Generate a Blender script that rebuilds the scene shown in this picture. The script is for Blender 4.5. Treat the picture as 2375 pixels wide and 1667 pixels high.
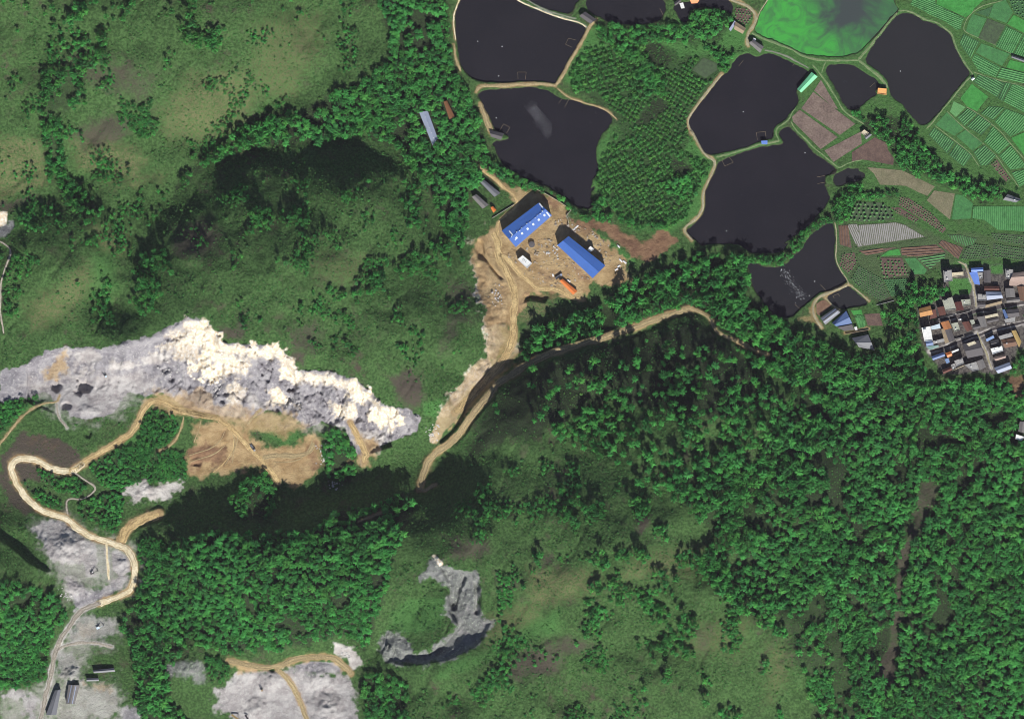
import bpy, bmesh, math, random
import numpy as np
from mathutils import Vector, Matrix

# ------------------------------------------------------------------ clear
for o in list(bpy.data.objects):
    bpy.data.objects.remove(o, do_unlink=True)
scene = bpy.context.scene
C = scene.collection
random.seed(7)
rng = np.random.default_rng(11)

# ------------------------------------------------------------------ camera, sky, sun, exposure
MPP = 0.5                                  # metres of ground per photograph pixel
W_PX, H_PX = 2375.0, 1667.0
CAM_Z = 20000.0
cam = bpy.data.cameras.new('camera')
cam_ob = bpy.data.objects.new('camera', cam)
C.objects.link(cam_ob)
cam_ob.location = (0, 0, CAM_Z)
cam_ob.rotation_euler = (0, 0, 0)
cam.sensor_fit = 'HORIZONTAL'
cam.sensor_width = 36.0
cam.lens = 36.0 * CAM_Z / (W_PX * MPP)
cam.clip_start = 10.0
cam.clip_end = 40000.0
scene.camera = cam_ob

SUN_EL, SUN_AZ = math.radians(38.0), math.radians(166.0)     # compass azimuth: SSE
wd = bpy.data.worlds.new('World')
scene.world = wd
wd.use_nodes = True
nt = wd.node_tree
for n in list(nt.nodes):
    nt.nodes.remove(n)
sky = nt.nodes.new('ShaderNodeTexSky')
sky.sky_type = 'NISHITA'
sky.sun_disc = False
sky.sun_elevation = SUN_EL
sky.sun_rotation = SUN_AZ
sky.altitude = 1500.0
bg = nt.nodes.new('ShaderNodeBackground')
bg.inputs['Strength'].default_value = 0.06
wo = nt.nodes.new('ShaderNodeOutputWorld')
nt.links.new(sky.outputs[0], bg.inputs[0])
nt.links.new(bg.outputs[0], wo.inputs[0])

sun = bpy.data.lights.new('sun', 'SUN')
sun.energy = 5.0
sun.angle = math.radians(0.5)
sun.color = (1.0, 0.965, 0.90)
sun_ob = bpy.data.objects.new('sun', sun)
C.objects.link(sun_ob)
sun_dir = Vector((math.sin(SUN_AZ) * math.cos(SUN_EL), math.cos(SUN_AZ) * math.cos(SUN_EL), math.sin(SUN_EL)))
sun_ob.rotation_euler = sun_dir.to_track_quat('Z', 'Y').to_euler()
sun_ob.location = sun_dir * 800

vs = scene.view_settings
vs.view_transform = 'Standard'
vs.look = 'None'
vs.exposure = 0.22
vs.gamma = 1.0
vs.use_curve_mapping = False
scene.render.engine = 'CYCLES'
scene.cycles.pixel_filter_type = 'BLACKMAN_HARRIS'
scene.cycles.filter_width = 1.0

# ------------------------------------------------------------------ map zones -> world metres
ZONES = dict(
    Z1=(0, 0, 3.827), Z2=(600, 0, 3.827), Z3=(1000, 0, 5.038), Z4=(1300, 0, 5.038), Z5=(1650, 0, 5.038),
    Z6=(1975, 0, 5.74), Z7=(1975, 250, 5.74), Z8=(1550, 250, 5.038),
    Y1=(1050, 380, 7.653), Y2=(1080, 480, 5.74), Y3=(1230, 430, 5.74), Y4=(1650, 500, 5.038), Y5=(2075, 560, 7.653),
    Y6=(2075, 700, 7.653), Y7=(1850, 650, 7.653), Y8=(2275, 840, 8.06),
    X1=(0, 720, 4.592), X2=(0, 1020, 4.592), X3=(0, 1317, 4.592), X4=(400, 720, 4.592), X5=(400, 1000, 4.592),
    X6=(450, 1317, 4.592), X7=(800, 1220, 4.592), X8=(800, 830, 4.592),
    W1=(0, 400, 3.827), W2=(550, 400, 3.827), W3=(1150, 700, 3.827), W4=(1700, 800, 3.4015), W5=(1250, 1100, 3.827),
    W6=(1775, 1200, 3.452), W7=(1900, 440, 4.834), W8=(2175, 0, 5.755), F=(0, 0, 0.9667))


def P(*args):
    """P('Z3', 'x y x y ...', 'F', '...') -> Nx2 array of world metres (x east, y north)."""
    out = []
    for z, s in zip(args[0::2], args[1::2]):
        ox, oy, k = ZONES[z]
        v = np.array([float(t) for t in s.split()]).reshape(-1, 2)
        px = ox + v[:, 0] / k
        py = oy + v[:, 1] / k
        out.append(np.stack([(px - W_PX / 2) * MPP, (H_PX / 2 - py) * MPP], 1))
    return np.concatenate(out, 0)


# ------------------------------------------------------------------ noise
def vnoise(x, y, s, seed):
    r = np.random.default_rng(seed)
    N = 256
    lat = r.random((N, N))
    u = x / s + 1000.3
    v = y / s + 1000.7
    i = np.floor(u).astype(int)
    j = np.floor(v).astype(int)
    fu = u - i
    fv = v - j
    fu = fu * fu * fu * (fu * (fu * 6 - 15) + 10)
    fv = fv * fv * fv * (fv * (fv * 6 - 15) + 10)
    i0, i1, j0, j1 = i % N, (i + 1) % N, j % N, (j + 1) % N
    a = lat[i0, j0] * (1 - fu) + lat[i1, j0] * fu
    b = lat[i0, j1] * (1 - fu) + lat[i1, j1] * fu
    return (a * (1 - fv) + b * fv) * 2 - 1


def fbm(x, y, s, seed, octv=4, gain=0.5):
    t = np.zeros_like(x)
    a, tot = 1.0, 0.0
    for k in range(octv):
        c, sn = math.cos(0.7 * k), math.sin(0.7 * k)
        t += a * vnoise(x * c - y * sn, x * sn + y * c, s, seed + 17 * k)
        tot += a
        a *= gain
        s *= 0.5
    return t / tot


def smooth(a, b, x):
    t = np.clip((x - a) / (b - a), 0, 1)
    return t * t * (3 - 2 * t)


# ------------------------------------------------------------------ terrain grid (fine in the picture, coarse far out)
def axis(half, step):
    core = np.arange(-half, half + step * 0.5, step)
    ext, d, s = [], 0.0, step
    while d < 2600:
        s *= 1.25
        d += s
        ext.append(d)
    ext = np.array(ext)
    return np.concatenate([core[0] - ext[::-1], core, core[-1] + ext])


GX = axis(606, 1.27)
GY = axis(429, 1.27)
NX, NY = len(GX), len(GY)
XX, YY = np.meshgrid(GX, GY, indexing='ij')


def box_slice(pts, m):
    i0, i1 = np.searchsorted(GX, [pts[:, 0].min() - m, pts[:, 0].max() + m])
    j0, j1 = np.searchsorted(GY, [pts[:, 1].min() - m, pts[:, 1].max() + m])
    return slice(max(i0 - 1, 0), min(i1 + 1, NX)), slice(max(j0 - 1, 0), min(j1 + 1, NY))


def seg_dist(x, y, a, b):
    d = b - a
    L = max(d @ d, 1e-9)
    t = np.clip(((x - a[0]) * d[0] + (y - a[1]) * d[1]) / L, 0, 1)
    return np.hypot(x - a[0] - t * d[0], y - a[1] - t * d[1])


def inside(x, y, pts):
    c = np.zeros(x.shape, bool)
    n = len(pts)
    for k in range(n):
        x1, y1 = pts[k]
        x2, y2 = pts[(k + 1) % n]
        if y1 == y2:
            continue
        c ^= ((y1 > y) != (y2 > y)) & (x < (x2 - x1) * (y - y1) / (y2 - y1) + x1)
    return c


def sdf(x, y, pts, closed=True):
    d = np.full(x.shape, 1e9)
    n = len(pts)
    for k in range(n if closed else n - 1):
        d = np.minimum(d, seg_dist(x, y, pts[k], pts[(k + 1) % n]))
    if closed:
        d = np.where(inside(x, y, pts), -d, d)
    return d


def chaikin(p, closed=False, it=2):
    for _ in range(it):
        q = np.roll(p, -1, 0) if closed else p[1:]
        b = p if closed else p[:-1]
        m = np.stack([0.75 * b + 0.25 * q, 0.25 * b + 0.75 * q], 1).reshape(-1, 2)
        p = m if closed else np.concatenate([p[:1], m, p[-1:]], 0)
    return p


# heights, metres, at points of the whole-picture zone F
CTRL = """
1300 100 0 1300 300 0 1500 250 0 1800 300 0 2200 100 0 2200 400 0 1700 640 0 2000 600 0 2296 0 0 1000 0 2 1050 250 2 2296 500 1 2296 750 2 2150 800 3
1100 100 0 1600 450 0 1900 100 0 1500 0 0 2050 500 0 2150 650 1 1850 720 1 1950 760 2 1130 300 1 1330 470 1
1150 500 4 1300 600 4 1450 550 3 1230 540 4 1400 640 5 1120 610 9 1170 650 5
900 150 9 900 300 9 800 230 14 1000 420 7 870 60 12 960 230 4 1060 430 4
0 0 46 200 0 50 400 0 52 600 0 44 750 0 26 700 120 25 600 200 23 300 200 39 300 350 24 450 250 29 450 380 14 600 280 11 100 300 32 0 300 32 0 150 42 200 420 18
380 470 15 250 480 21 530 330 11 750 280 10 850 350 13 420 420 14
600 390 36 700 420 41 820 410 33 950 450 17 520 440 30 500 480 34 500 560 42 700 600 49 850 620 45 1000 600 25 1040 650 20 800 720 44 950 720 35 1050 760 24 600 680 50 480 680 49 420 705 50 700 760 47 850 830 40 950 880 28 400 560 34 1050 560 14
300 580 24 250 700 19 330 700 30 150 600 36 60 650 24 50 480 22 150 740 20 0 740 18 0 600 20 100 540 28
230 775 26 130 785 20 520 765 46 650 795 44 800 845 38 900 905 24 300 750 38 60 810 14 0 840 12
150 870 8 250 880 7 380 885 7 450 920 6 600 950 6 700 965 6 520 1000 4 600 1060 3 700 1070 3 820 1010 7 350 1000 4 250 1050 2 100 1080 2 50 1020 6 0 950 10 200 1000 5 450 870 14 550 890 18 650 900 16 750 930 12 850 960 12 300 850 12 180 830 12
430 1110 -6 600 1110 -9 750 1095 -8 860 1050 -5 920 1030 0 960 1080 8 380 1150 -4
400 1205 24 550 1180 24 700 1170 24 800 1135 20 880 1110 14 600 1320 42 450 1350 28 800 1350 40 600 1450 24 400 1480 12 700 1460 18 340 1300 10 870 1250 36 920 1200 32
200 1200 0 280 1260 0 200 1380 -2 200 1550 -4 100 1600 -4 150 1460 -2 300 1130 1 50 1080 2 130 1150 0
0 1250 32 0 1330 34 50 1330 28 0 1500 20 90 1390 12 60 1480 10 0 1130 6 60 1130 2 300 1600 0 330 1450 4
1000 1020 8 1120 830 9 1200 790 9 1350 755 9 1560 690 9 1700 770 7 1850 850 7 970 960 14 1030 880 16 1090 780 16 1110 700 14
1100 900 22 1150 950 38 1300 850 36 1240 880 36 1430 840 36 1560 800 32 1400 900 36 1300 1000 48 1500 850 30 1600 900 32 1500 1000 46 1400 1100 58 1250 1100 54 1100 1050 40 1050 1150 50 1010 1100 17 1200 1250 66 1400 1250 66 1600 1150 50 1600 1300 58 1750 1000 30 1900 950 14 1800 1150 34 2000 1100 18 2000 1300 24 1800 1400 42 1500 1450 58 1300 1450 60 1150 1450 54 1000 1230 42 960 1180 26 1400 1600 48 1200 1600 44 1000 1550 34 1000 1612 30 1700 1600 36 2000 1600 18 2200 1000 8 2200 1300 14 2296 1600 12 2100 900 6 1600 760 18 1450 785 26 1330 800 27 1220 850 24 1520 745 24
930 1370 36 1080 1330 52 1090 1400 50 870 1470 24 1000 1490 44 900 1330 38
560 1530 3 700 1550 2 780 1520 6 810 1450 12 700 1612 0 500 1520 6 830 1560 12
"""


def tps(ctrl, x, y, lam=30.0):
    n = len(ctrl)
    px, py, pz = ctrl[:, 0] / 100, ctrl[:, 1] / 100, ctrl[:, 2]

    def U(r2):
        return np.where(r2 > 1e-12, 0.5 * r2 * np.log(r2 + 1e-12), 0)
    K = U((px[:, None] - px) ** 2 + (py[:, None] - py) ** 2) + np.eye(n) * lam * 1e-3
    Q = np.stack([np.ones(n), px, py], 1)
    A = np.block([[K, Q], [Q.T, np.zeros((3, 3))]])
    w = np.linalg.solve(A, np.concatenate([pz, np.zeros(3)]))
    out = w[n] + w[n + 1] * x / 100 + w[n + 2] * y / 100
    for k in range(n):
        out += w[k] * U((x / 100 - px[k]) ** 2 + (y / 100 - py[k]) ** 2)
    return out


cv = np.array([float(t) for t in CTRL.split()]).reshape(-1, 3)
cv[:, 2] = np.where(cv[:, 2] > 10, 10 + (cv[:, 2] - 10) * 1.4, cv[:, 2])
cw = P('F', ' '.join(f'{a[0]} {a[1]}' for a in cv))
cx, cy = np.linspace(-660, 660, 265), np.linspace(-480, 480, 193)       # coarse spline, then bilinear
CXX, CYY = np.meshgrid(cx, cy, indexing='ij')
CH = tps(np.concatenate([cw, cv[:, 2:]], 1), CXX, CYY)


def bilin(gx, gy, F_, x, y):
    x = np.clip(x, gx[0], gx[-1])
    y = np.clip(y, gy[0], gy[-1])
    i = np.clip(np.searchsorted(gx, x) - 1, 0, len(gx) - 2)
    j = np.clip(np.searchsorted(gy, y) - 1, 0, len(gy) - 2)
    u = (x - gx[i]) / (gx[i + 1] - gx[i])
    v = (y - gy[j]) / (gy[j + 1] - gy[j])
    return (F_[i, j] * (1 - u) + F_[i + 1, j] * u) * (1 - v) + (F_[i, j + 1] * (1 - u) + F_[i + 1, j + 1] * u) * v


Z = bilin(cx, cy, CH, XX, YY)
hillness = smooth(4, 18, Z)
hb = smooth(8, 24, Z)
Z += hillness * fbm(XX, YY, 20, 5, 4) * 1.6 + hb * (fbm(XX * 1.0 + YY * 0.3, YY, 85, 3, 3) * 15.0 + fbm(XX - YY * 0.4, YY, 170, 13, 2) * 12.0)
# shallow rills that run down the slopes
rl = 1 - np.abs(fbm(XX * 0.9 - YY * 0.35, YY * 0.45, 34, 35, 3))
Z -= hb * 1.5 * smooth(0.70, 1.0, rl)
Z += fbm(XX, YY, 5, 9, 2) * 0.22
# ------------------------------------------------------------------ land cover layers on the terrain
LAYERS = ['dry', 'brown', 'floor', 'lush', 'grey', 'cream', 'tan', 'red', 'dust', 'wet', 'paved']
COV = {k: np.zeros((NX, NY), np.float32) for k in LAYERS}
EDGE = fbm(XX, YY, 9, 77, 3) + 0.55 * fbm(XX, YY, 3.4, 78, 2)


def cover(layer, pts, soft=3.0, amount=1.0, wob=4.0, rag=1.0):
    if layer in ('tan', 'dust', 'red', 'grey') and soft >= 2:
        soft, wob = soft * 1.3 + 0.5, wob * 1.5 + 1.5
    if layer == 'cream' and soft >= 2:
        soft, wob = soft * 1.7 + 1.0, wob * 2.0 + 3.0
    sx, sy = box_slice(pts, soft + wob + 3)
    d = sdf(XX[sx, sy], YY[sx, sy], pts) + EDGE[sx, sy] * wob * rag
    m = (1 - smooth(-soft, soft, d)) * amount
    COV[layer][sx, sy] = np.maximum(COV[layer][sx, sy], m)


def cover_line(layer, pts, w, soft=3.0, amount=1.0, wob=3.0):
    sx, sy = box_slice(pts, w + soft + wob + 2)
    d = sdf(XX[sx, sy], YY[sx, sy], pts, False) - w + EDGE[sx, sy] * wob
    m = (1 - smooth(-soft, soft, d)) * amount
    COV[layer][sx, sy] = np.maximum(COV[layer][sx, sy], m)


def step_poly(pts, dz, w, off=0.0):
    """lower (dz<0) or raise the ground inside a polygon with an edge w metres wide"""
    sx, sy = box_slice(pts, w + 2)
    d = sdf(XX[sx, sy], YY[sx, sy], pts)
    Z[sx, sy] += dz * (1 - smooth(-w, off, d))


def trench(pts, w, depth):
    sx, sy = box_slice(pts, w + 4)
    d = sdf(XX[sx, sy], YY[sx, sy], pts, False)
    Z[sx, sy] -= depth * (1 - smooth(w * 0.35, w, d))


COVERS = [
    ('grey', 'F', '0 832 60 815 110 785 170 775 225 780 270 770 330 755 390 730 420 710 450 712 480 740 500 765 540 770 600 772 640 790 670 830 720 832 760 838 800 850 840 885 870 910 910 915 945 935 935 965 890 985 850 1000 810 1040 790 1000 770 960 720 945 690 960 650 930 600 920 560 940 480 930 430 935 400 900 360 880 330 890 290 880 270 900 250 930 200 942 160 935 130 905 100 875 60 890 0 905', 1.5, 1, 3),
    ('cream', 'X4', '140 75 300 120 420 160 500 260 580 360 480 520 640 600 500 650 450 760 340 760 180 650 170 560 330 430 250 300 170 160', 2, 1, 4),
    ('cream', 'X4', '680 360 900 370 1060 370 1230 420 1150 500 1000 470 800 420', 2, .9, 4),
    ('cream', 'X4', '1170 570 1330 650 1280 730 1150 740 1140 620', 2, .9, 2),
    ('cream', 'X4', '1030 880 1150 820 1200 920 1330 1010 1060 980', 2, .9, 2),
    ('cream', 'X4', '1850 750 2000 770 2130 870 2080 1000 1900 960 1850 900', 2, 1, 3),
    ('cream', 'X4', '1700 980 1950 960 1920 1150 1750 1180', 2, .7, 3),
    ('cream', 'X4', '560 780 680 770 780 850 760 950 640 1010 560 960', 2, .6, 3),
    ('cream', 'X8', '250 520 430 510 600 570 580 680 420 780 250 650', 2, .9, 3),
    ('cream', 'X1', '1600 420 1750 300 1870 260 2050 90 2150 120 2200 500 2100 620 1950 560 1880 470 1700 470', 3, .55, 5),
    ('dust', 'X1', '1080 600 1500 545 1700 460 1850 420 1800 540 1500 610 1250 640', 2.5, .95, 2),
    ('dust', 'X1', '740 420 1000 400 1110 490 1080 560 800 600', 3, .6, 3),
    ('tan', 'X1', '450 680 560 560 690 440 720 600 600 740 430 740', 3, .7, 3),
    ('dust', 'X1', '480 770 1270 700 1290 1000 1200 1100 850 1160 650 1120 520 950', 4, .42, 4),
    ('tan', 'X4', '0 900 330 800 480 990 900 1040 830 1200 600 1250 400 1150 0 1100', 3, .55, 3),
    ('dust', 'X4', '640 900 800 880 1000 980 1150 1080 1000 1080 800 1020', 3, .6, 3),
    ('tan', 'X5', '230 180 350 0 680 0 900 230 1300 250 1400 80 1540 60 1560 350 1530 450 1310 600 1150 540 1000 420 830 350 560 500 430 450 330 480 180 470 150 300', 3, .85, 3),
    ('red', 'X5', '140 220 300 150 560 170 640 330 420 330 320 330 190 420', 5, .8, 5),
    ('red', 'X5', '1410 150 1550 100 1560 300 1600 400 1480 440 1440 330', 4, .6, 4),
    ('tan', 'X5', '1900 0 2150 60 2200 180 2080 350 1890 330 2000 200', 3, .8, 3),
    ('dust', 'X4', '1650 1190 1900 1220 2200 1280 2296 1300 2200 1500 2050 1560 1900 1350', 3, .7, 3),
    ('brown', 'X2', '0 340 90 400 400 760 250 800 200 760 0 520', 4, .9, 4),
    ('brown', 'X1', '230 1290 600 1340 850 1500 900 1607 600 1780 420 1800 0 1850 0 1560 100 1450', 4, .95, 5),
    ('red', 'X1', '300 1300 560 1350 600 1450 300 1450', 6, .35, 5),
    ('grey', 'X2', '340 940 550 840 700 850 880 1030 1010 1120 1030 1300 1020 1460 930 1470 880 1320 700 1310 560 1270', 2, .8, 2),
    ('dust', 'X2', '340 945 480 870 700 860 620 980 560 1080 520 1150', 3, .5, 2),
    ('dust', 'X2', '1320 570 1440 470 1560 450 1620 480 1900 430 1900 500 1850 570 1750 660 1600 620 1380 630', 3.5, .95, 4),
    ('grey', 'X2', '1190 1180 1250 1170 1380 1260 1390 1400 1280 1450 1200 1390', 1.5, 1, 1),
    ('grey', 'X3', '700 90 800 110 950 240 1100 200 1300 60 1390 80 1250 250 1000 400 800 450 760 330', 2.5, .9, 2),
    ('grey', 'X3', '720 680 830 510 1000 480 1200 560 1250 700 1100 790 800 790', 4, .55, 3),
    ('tan', 'X3', '800 600 1000 580 1050 760 840 770', 6, .3, 4),
    ('dust', 'X3', '850 1230 1220 1200 1290 1500 1300 1650 600 1650 560 1490 680 1400 700 1250', 7, .62, 6),
    ('tan', 'X3', '920 1230 1200 1220 1180 1310 1000 1290', 4, .55, 3),
    ('grey', 'X3', '0 1310 300 1300 420 1400 380 1650 300 1650 200 1400 0 1380', 3, .8, 4),
    ('grey', 'X3', '1290 1480 1520 1500 1500 1650 1290 1650', 3, .8, 3),
    ('grey', 'X3', '590 900 780 880 840 1050 850 1200 700 1220 600 1100', 3, .55, 3),
    ('grey', 'X3', '1750 1000 2190 1000 2180 1200 2060 1220 1830 1110', 3, .55, 3),
    ('grey', 'X6', '480 1110 750 1070 1000 1070 1500 1130 1640 1140 1700 1300 1780 1700 500 1700 240 1470 260 1290 400 1160', 3, .8, 4),
    ('dust', 'X6', '480 1100 750 1060 1000 1060 1080 1100 1500 1120 1650 1130 1720 1300 1800 1700 480 1700 220 1470 240 1280 400 1150', 5, .5, 6),
    ('tan', 'X6', '360 950 550 1000 750 1060 1000 960 1450 930 1600 980 1680 1100 1600 1110 1450 980 1080 1000 880 1100 480 1110', 3, .8, 2),
    ('dust', 'X6', '1500 800 1640 810 1720 900 1780 1000 1690 1080 1600 960 1500 900', 2, .9, 2),
    ('grey', 'X6', '1080 1030 1250 985 1500 1000 1600 1100 1400 1110 1120 1100', 1.5, .9, 1),
    ('grey', 'X7', '930 300 1050 400 1200 430 1380 480 1440 620 1440 900 1490 980 1570 1010 1480 1200 1300 1330 1100 1420 800 1470 600 1480 450 1440 330 1240 480 1120 700 1170 730 1340 900 1330 1080 1180 1180 1040 1060 950 1090 650 900 540 760 610', 2, .62, 3),
    ('cream', 'X7', '920 300 960 290 1060 400 1010 420', 1, .8, 1),
    ('tan', 'Y1', '720 260 900 340 1100 440 1420 480 1500 460 2000 760 2100 830 2000 1000 2296 1100 2296 1607 300 1607 400 1330 600 1180 760 1090 820 1000 1100 700 1010 560', 2, .8, 2),
    ('tan', 'Y2', '100 480 260 310 500 250 1330 120 1480 230 1700 300 1950 500 2150 700 2100 850 2200 950 1950 1080 1700 1020 1560 1230 1300 1180 1050 1100 800 1180 780 1300 700 1450 650 1607 300 1607 250 1400 150 1000 90 700', 2, .85, 3),
    ('dust', 'Y1', '440 1320 620 1190 780 1150 820 1400 700 1607 560 1607 500 1400', 3, .6, 3),
    ('dust', 'Y2', '880 470 1100 400 1200 560 1050 750 900 700 840 860 700 800 640 640 760 560', 5, .45, 5),
    ('dust', 'Y2', '1150 100 1380 60 1400 150 1200 280 1050 350', 5, .55, 5),
    ('dust', 'Y2', '1600 430 1900 480 1960 560 1800 620 1650 580', 4, .5, 5),
    ('dust', 'Y2', '1200 650 1500 820 1650 960 1500 930 1250 800', 4, .5, 5),
    ('red', 'Y1', '1400 480 1560 520 1900 680 1850 800 1700 760 1500 560', 4, .8, 3),
    ('grey', 'Y2', '100 700 330 900 540 1000 580 1300 560 1607 330 1607 250 1400 160 1150', 2, .75, 4),
    ('cream', 'Y2', '370 1060 520 1080 560 1300 480 1480 330 1607 380 1420 420 1250', 2, .75, 5),
    ('red', 'Y3', '450 420 700 470 850 500 1000 480 1150 520 1300 660 1500 740 1650 660 1800 570 1960 740 1800 860 1650 980 1550 1020 1430 960 1200 780 900 590 700 560', 2, .95, 2),
    ('tan', 'Y3', '900 540 1150 640 1400 770 1700 680 1880 780 1650 960 1550 1000 1200 760', 4, .75, 4),
    ('red', 'Y3', '450 420 700 470 850 560 700 700 560 560', 5, .6, 4),
    ('red', 'Y2', '780 1160 1060 1120 1250 1180 1150 1280 1080 1240 860 1250', 3, .5, 3),
    ('dry', 'Y2', '800 1230 1000 1210 1150 1310 1120 1400 700 1560 690 1470', 4, .9, 4),
    ('cream', 'X8', '1500 0 1570 -20 1560 120 1400 300 1220 440 1080 520 1000 600 980 640 1000 600 1080 460 1200 320 1350 110', 2.5, .8, 2),
    ('tan', 'X8', '1500 0 1650 20 1620 120 1500 240 1330 400 1250 520 1200 660 1060 780 980 930 890 910 920 780 1000 600 1080 460 1200 320 1350 110 1420 30', 1.5, .6, 2),
    ('dust', 'X8', '1500 0 1650 20 1620 120 1500 240 1330 400 1250 520 1200 660 1060 780 980 930 890 910 920 780 1000 600 1080 460 1200 320 1350 110 1420 30', 1.5, .35, 2),
    ('tan', 'X8', '1590 310 1560 400 1500 500 1300 700 1240 830 1030 960 1080 880 1250 700 1400 480', 1.5, .9, 2),
    ('cream', 'X8', '900 800 990 770 1000 830 960 920 890 900', 1, .8, 2),
    ('cream', 'W1', '-20 340 75 350 60 460 -20 500', 1.5, .9, 1),
    ('grey', 'W1', '-20 500 60 460 120 430 110 560 -20 600', 2, .7, 2),
    ('brown', 'W1', '1550 480 1800 400 1950 500 1950 700 1780 790 1550 720', 14, .75, 8),
    ('brown', 'W1', '-20 260 100 260 350 170 380 200 200 330 -20 380', 4, .7, 3),
    ('brown', 'X8', '500 220 700 130 850 250 830 500 700 560 550 420', 9, .9, 5),
    ('brown', 'X4', '480 160 760 200 800 280 600 340', 6, .8, 5),
    ('brown', 'X4', '1280 420 1450 450 1400 600 1250 500', 6, .8, 5),
    ('brown', 'Z1', '520 520 700 450 900 600 1150 480 1250 620 1400 650 1350 950 1000 850 650 700', 16, .55, 10),
    ('brown', 'Z1', '600 1200 950 1020 1150 1080 1100 1250 800 1330', 12, .7, 8),
    ('brown', 'W2', '0 1250 100 1250 90 1480 0 1500', 8, .8, 6),
    ('brown', 'W2', '1850 950 2050 930 2100 1100 1900 1600 1780 1600 1850 1250', 10, .6, 8),
    ('brown', 'W2', '500 1350 750 1300 700 1607 480 1607', 10, .6, 8),
    ('brown', 'W5', '0 680 130 680 150 800 0 850', 8, .7, 6),
    ('brown', 'W5', '850 370 1000 350 930 540 870 540', 4, .8, 4),
    ('brown', 'W5', '0 1450 400 1430 550 1520 300 1607 0 1607', 12, .7, 8),
    ('brown', 'W5', '1350 1350 1550 1330 1500 1550 1400 1580', 10, .5, 8),
    ('brown', 'X7', '1100 120 1500 100 1600 250 1400 350 1120 330', 10, .7, 8),
    ('brown', 'X7', '1600 540 1880 560 1850 690 1650 700', 8, .6, 6),
    ('brown', 'X7', '1800 1350 2200 1230 2296 1400 2296 1607 1700 1607', 12, .8, 8),
    ('brown', 'W4', '1500 1060 1640 1100 1600 1240 1400 1599 1330 1590 1440 1250', 4, .7, 5),
    ('brown', 'W6', '1130 60 1240 40 1150 350 1100 600 1080 1000 1030 1340 860 1250 1000 1000 1030 600 1080 300', 5, .8, 6),
    ('red', 'Y8', '530 290 806 180 806 640 620 650 560 520', 2, .7, 2),
    ('tan', 'Y8', '620 600 806 570 806 640 640 640', 1.5, .9, 1),
    ('brown', 'W7', '200 380 1000 360 1450 560 1560 800 1250 900 1000 1000 800 1230 560 1250 300 980 180 700', 5, .75, 4),
    ('brown', 'W7', '1450 480 1900 480 2330 500 2330 800 1600 800', 5, .6, 4),
    ('paved', 'Y5', '830 440 1250 440 1560 420 2330 420 2330 1150 1500 1240 760 1420 440 1380 400 1180 700 1060 870 700 820 520', 3, .9, 3),
    ('paved', 'Y6', '420 260 760 300 2330 60 2330 820 2180 830 2080 1080 2050 1250 1800 1300 1500 1240 860 1290 700 1080 600 880 480 700', 3, .9, 3),
    ('lush', 'Y5', '960 660 1330 650 1380 800 1330 950 980 960', 2, .9, 1),
    ('lush', 'Y5', '1700 430 1930 420 1920 580 1700 570', 2, .9, 1),
    ('tan', 'Y7', '230 470 330 360 540 210 640 200 400 380 320 440 340 640 420 860 330 760 120 700 40 680 220 640', 2, .6, 2),
    ('tan', 'F', '1085 720 1140 720 1150 770 1128 806 1085 822 1092 780 1095 750', 2, .65, 2),
    ('dust', 'F', '1085 720 1125 720 1128 780 1120 806 1085 822 1092 780 1095 750', 2, .5, 3),
    ('cream', 'F', '1090 735 1108 740 1112 775 1090 815 1085 810 1098 770', 2, .7, 3),
    ('dry', 'Z1', '-30 1240 350 1250 400 1500 600 1607 -30 1620', 14, 1, 8),
    ('dry', 'Z1', '620 1230 900 1150 1300 1400 1200 1650 700 1520', 16, .9, 8),
    ('dry', 'Z1', '1700 650 2200 600 2296 800 2200 1100 1900 1280 1500 1250 1400 1000', 22, .75, 10),
    ('dry', 'Z2', '-60 200 300 80 600 150 600 420 300 900 -60 900', 22, .6, 10),
    ('dry', 'W1', '-30 0 550 0 350 160 -30 270', 10, .9, 8),
    ('dry', 'W1', '850 0 1500 0 1450 80 1000 160', 14, .6, 8),
    ('dry', 'W1', '780 420 1150 560 1100 700 850 690', 14, .9, 8),
    ('dry', 'W1', '200 1180 500 1000 800 780 850 950 650 1300 300 1400', 16, .75, 8),
    ('dry', 'W2', '650 700 1100 720 1200 850 1000 1000 700 980', 20, .55, 10),
    ('dry', 'W5', '850 700 1500 600 1400 900 650 930', 18, .7, 8),
    ('dry', 'W5', '-100 800 550 850 550 1020 100 1150 -100 1250', 14, .8, 8),
    ('dry', 'W5', '1400 1300 1900 1250 1800 1607 1200 1607', 18, .6, 8),
    ('dry', 'W6', '0 1000 150 1000 200 1300 0 1500', 14, .6, 8),
    ('dry', 'X7', '1500 950 1950 800 2100 950 1500 1300 1450 1150', 14, .7, 8),
    ('lush', 'W1', '130 330 300 240 450 230 300 480 150 480', 8, .8, 6),
    ('lush', 'W1', '450 0 830 0 800 130 700 230 560 150', 14, .6, 8),
    ('lush', 'W1', '800 700 1000 720 1050 1000 1000 1180 800 1100 820 900', 14, .55, 8),
    ('lush', 'X2', '900 250 1300 80 1700 40 1970 150 2000 400 1900 430 1500 460 1300 540 1100 500 1000 360', 5, .9, 4),
    ('lush', 'X1', '1560 1050 1750 1000 1930 1180 1900 1400 1780 1560 1450 1500 1280 1607 1300 1400 1480 1250', 5, .8, 4),
    ('lush', 'X1', '0 1000 200 880 450 850 480 950 300 1030 150 1180 0 1330', 6, .7, 5),
    ('lush', 'X4', '900 1130 1050 1060 1350 1220 1380 1400 1200 1480 900 1300', 6, .6, 5),
    ('lush', 'X7', '650 780 1050 700 1090 950 1050 1100 750 1150 450 1100 500 950', 6, .6, 5),
    ('lush', 'X7', '1500 1300 2296 850 2296 1100 1500 1450 1000 1600 1000 1500', 10, .6, 6),
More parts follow.
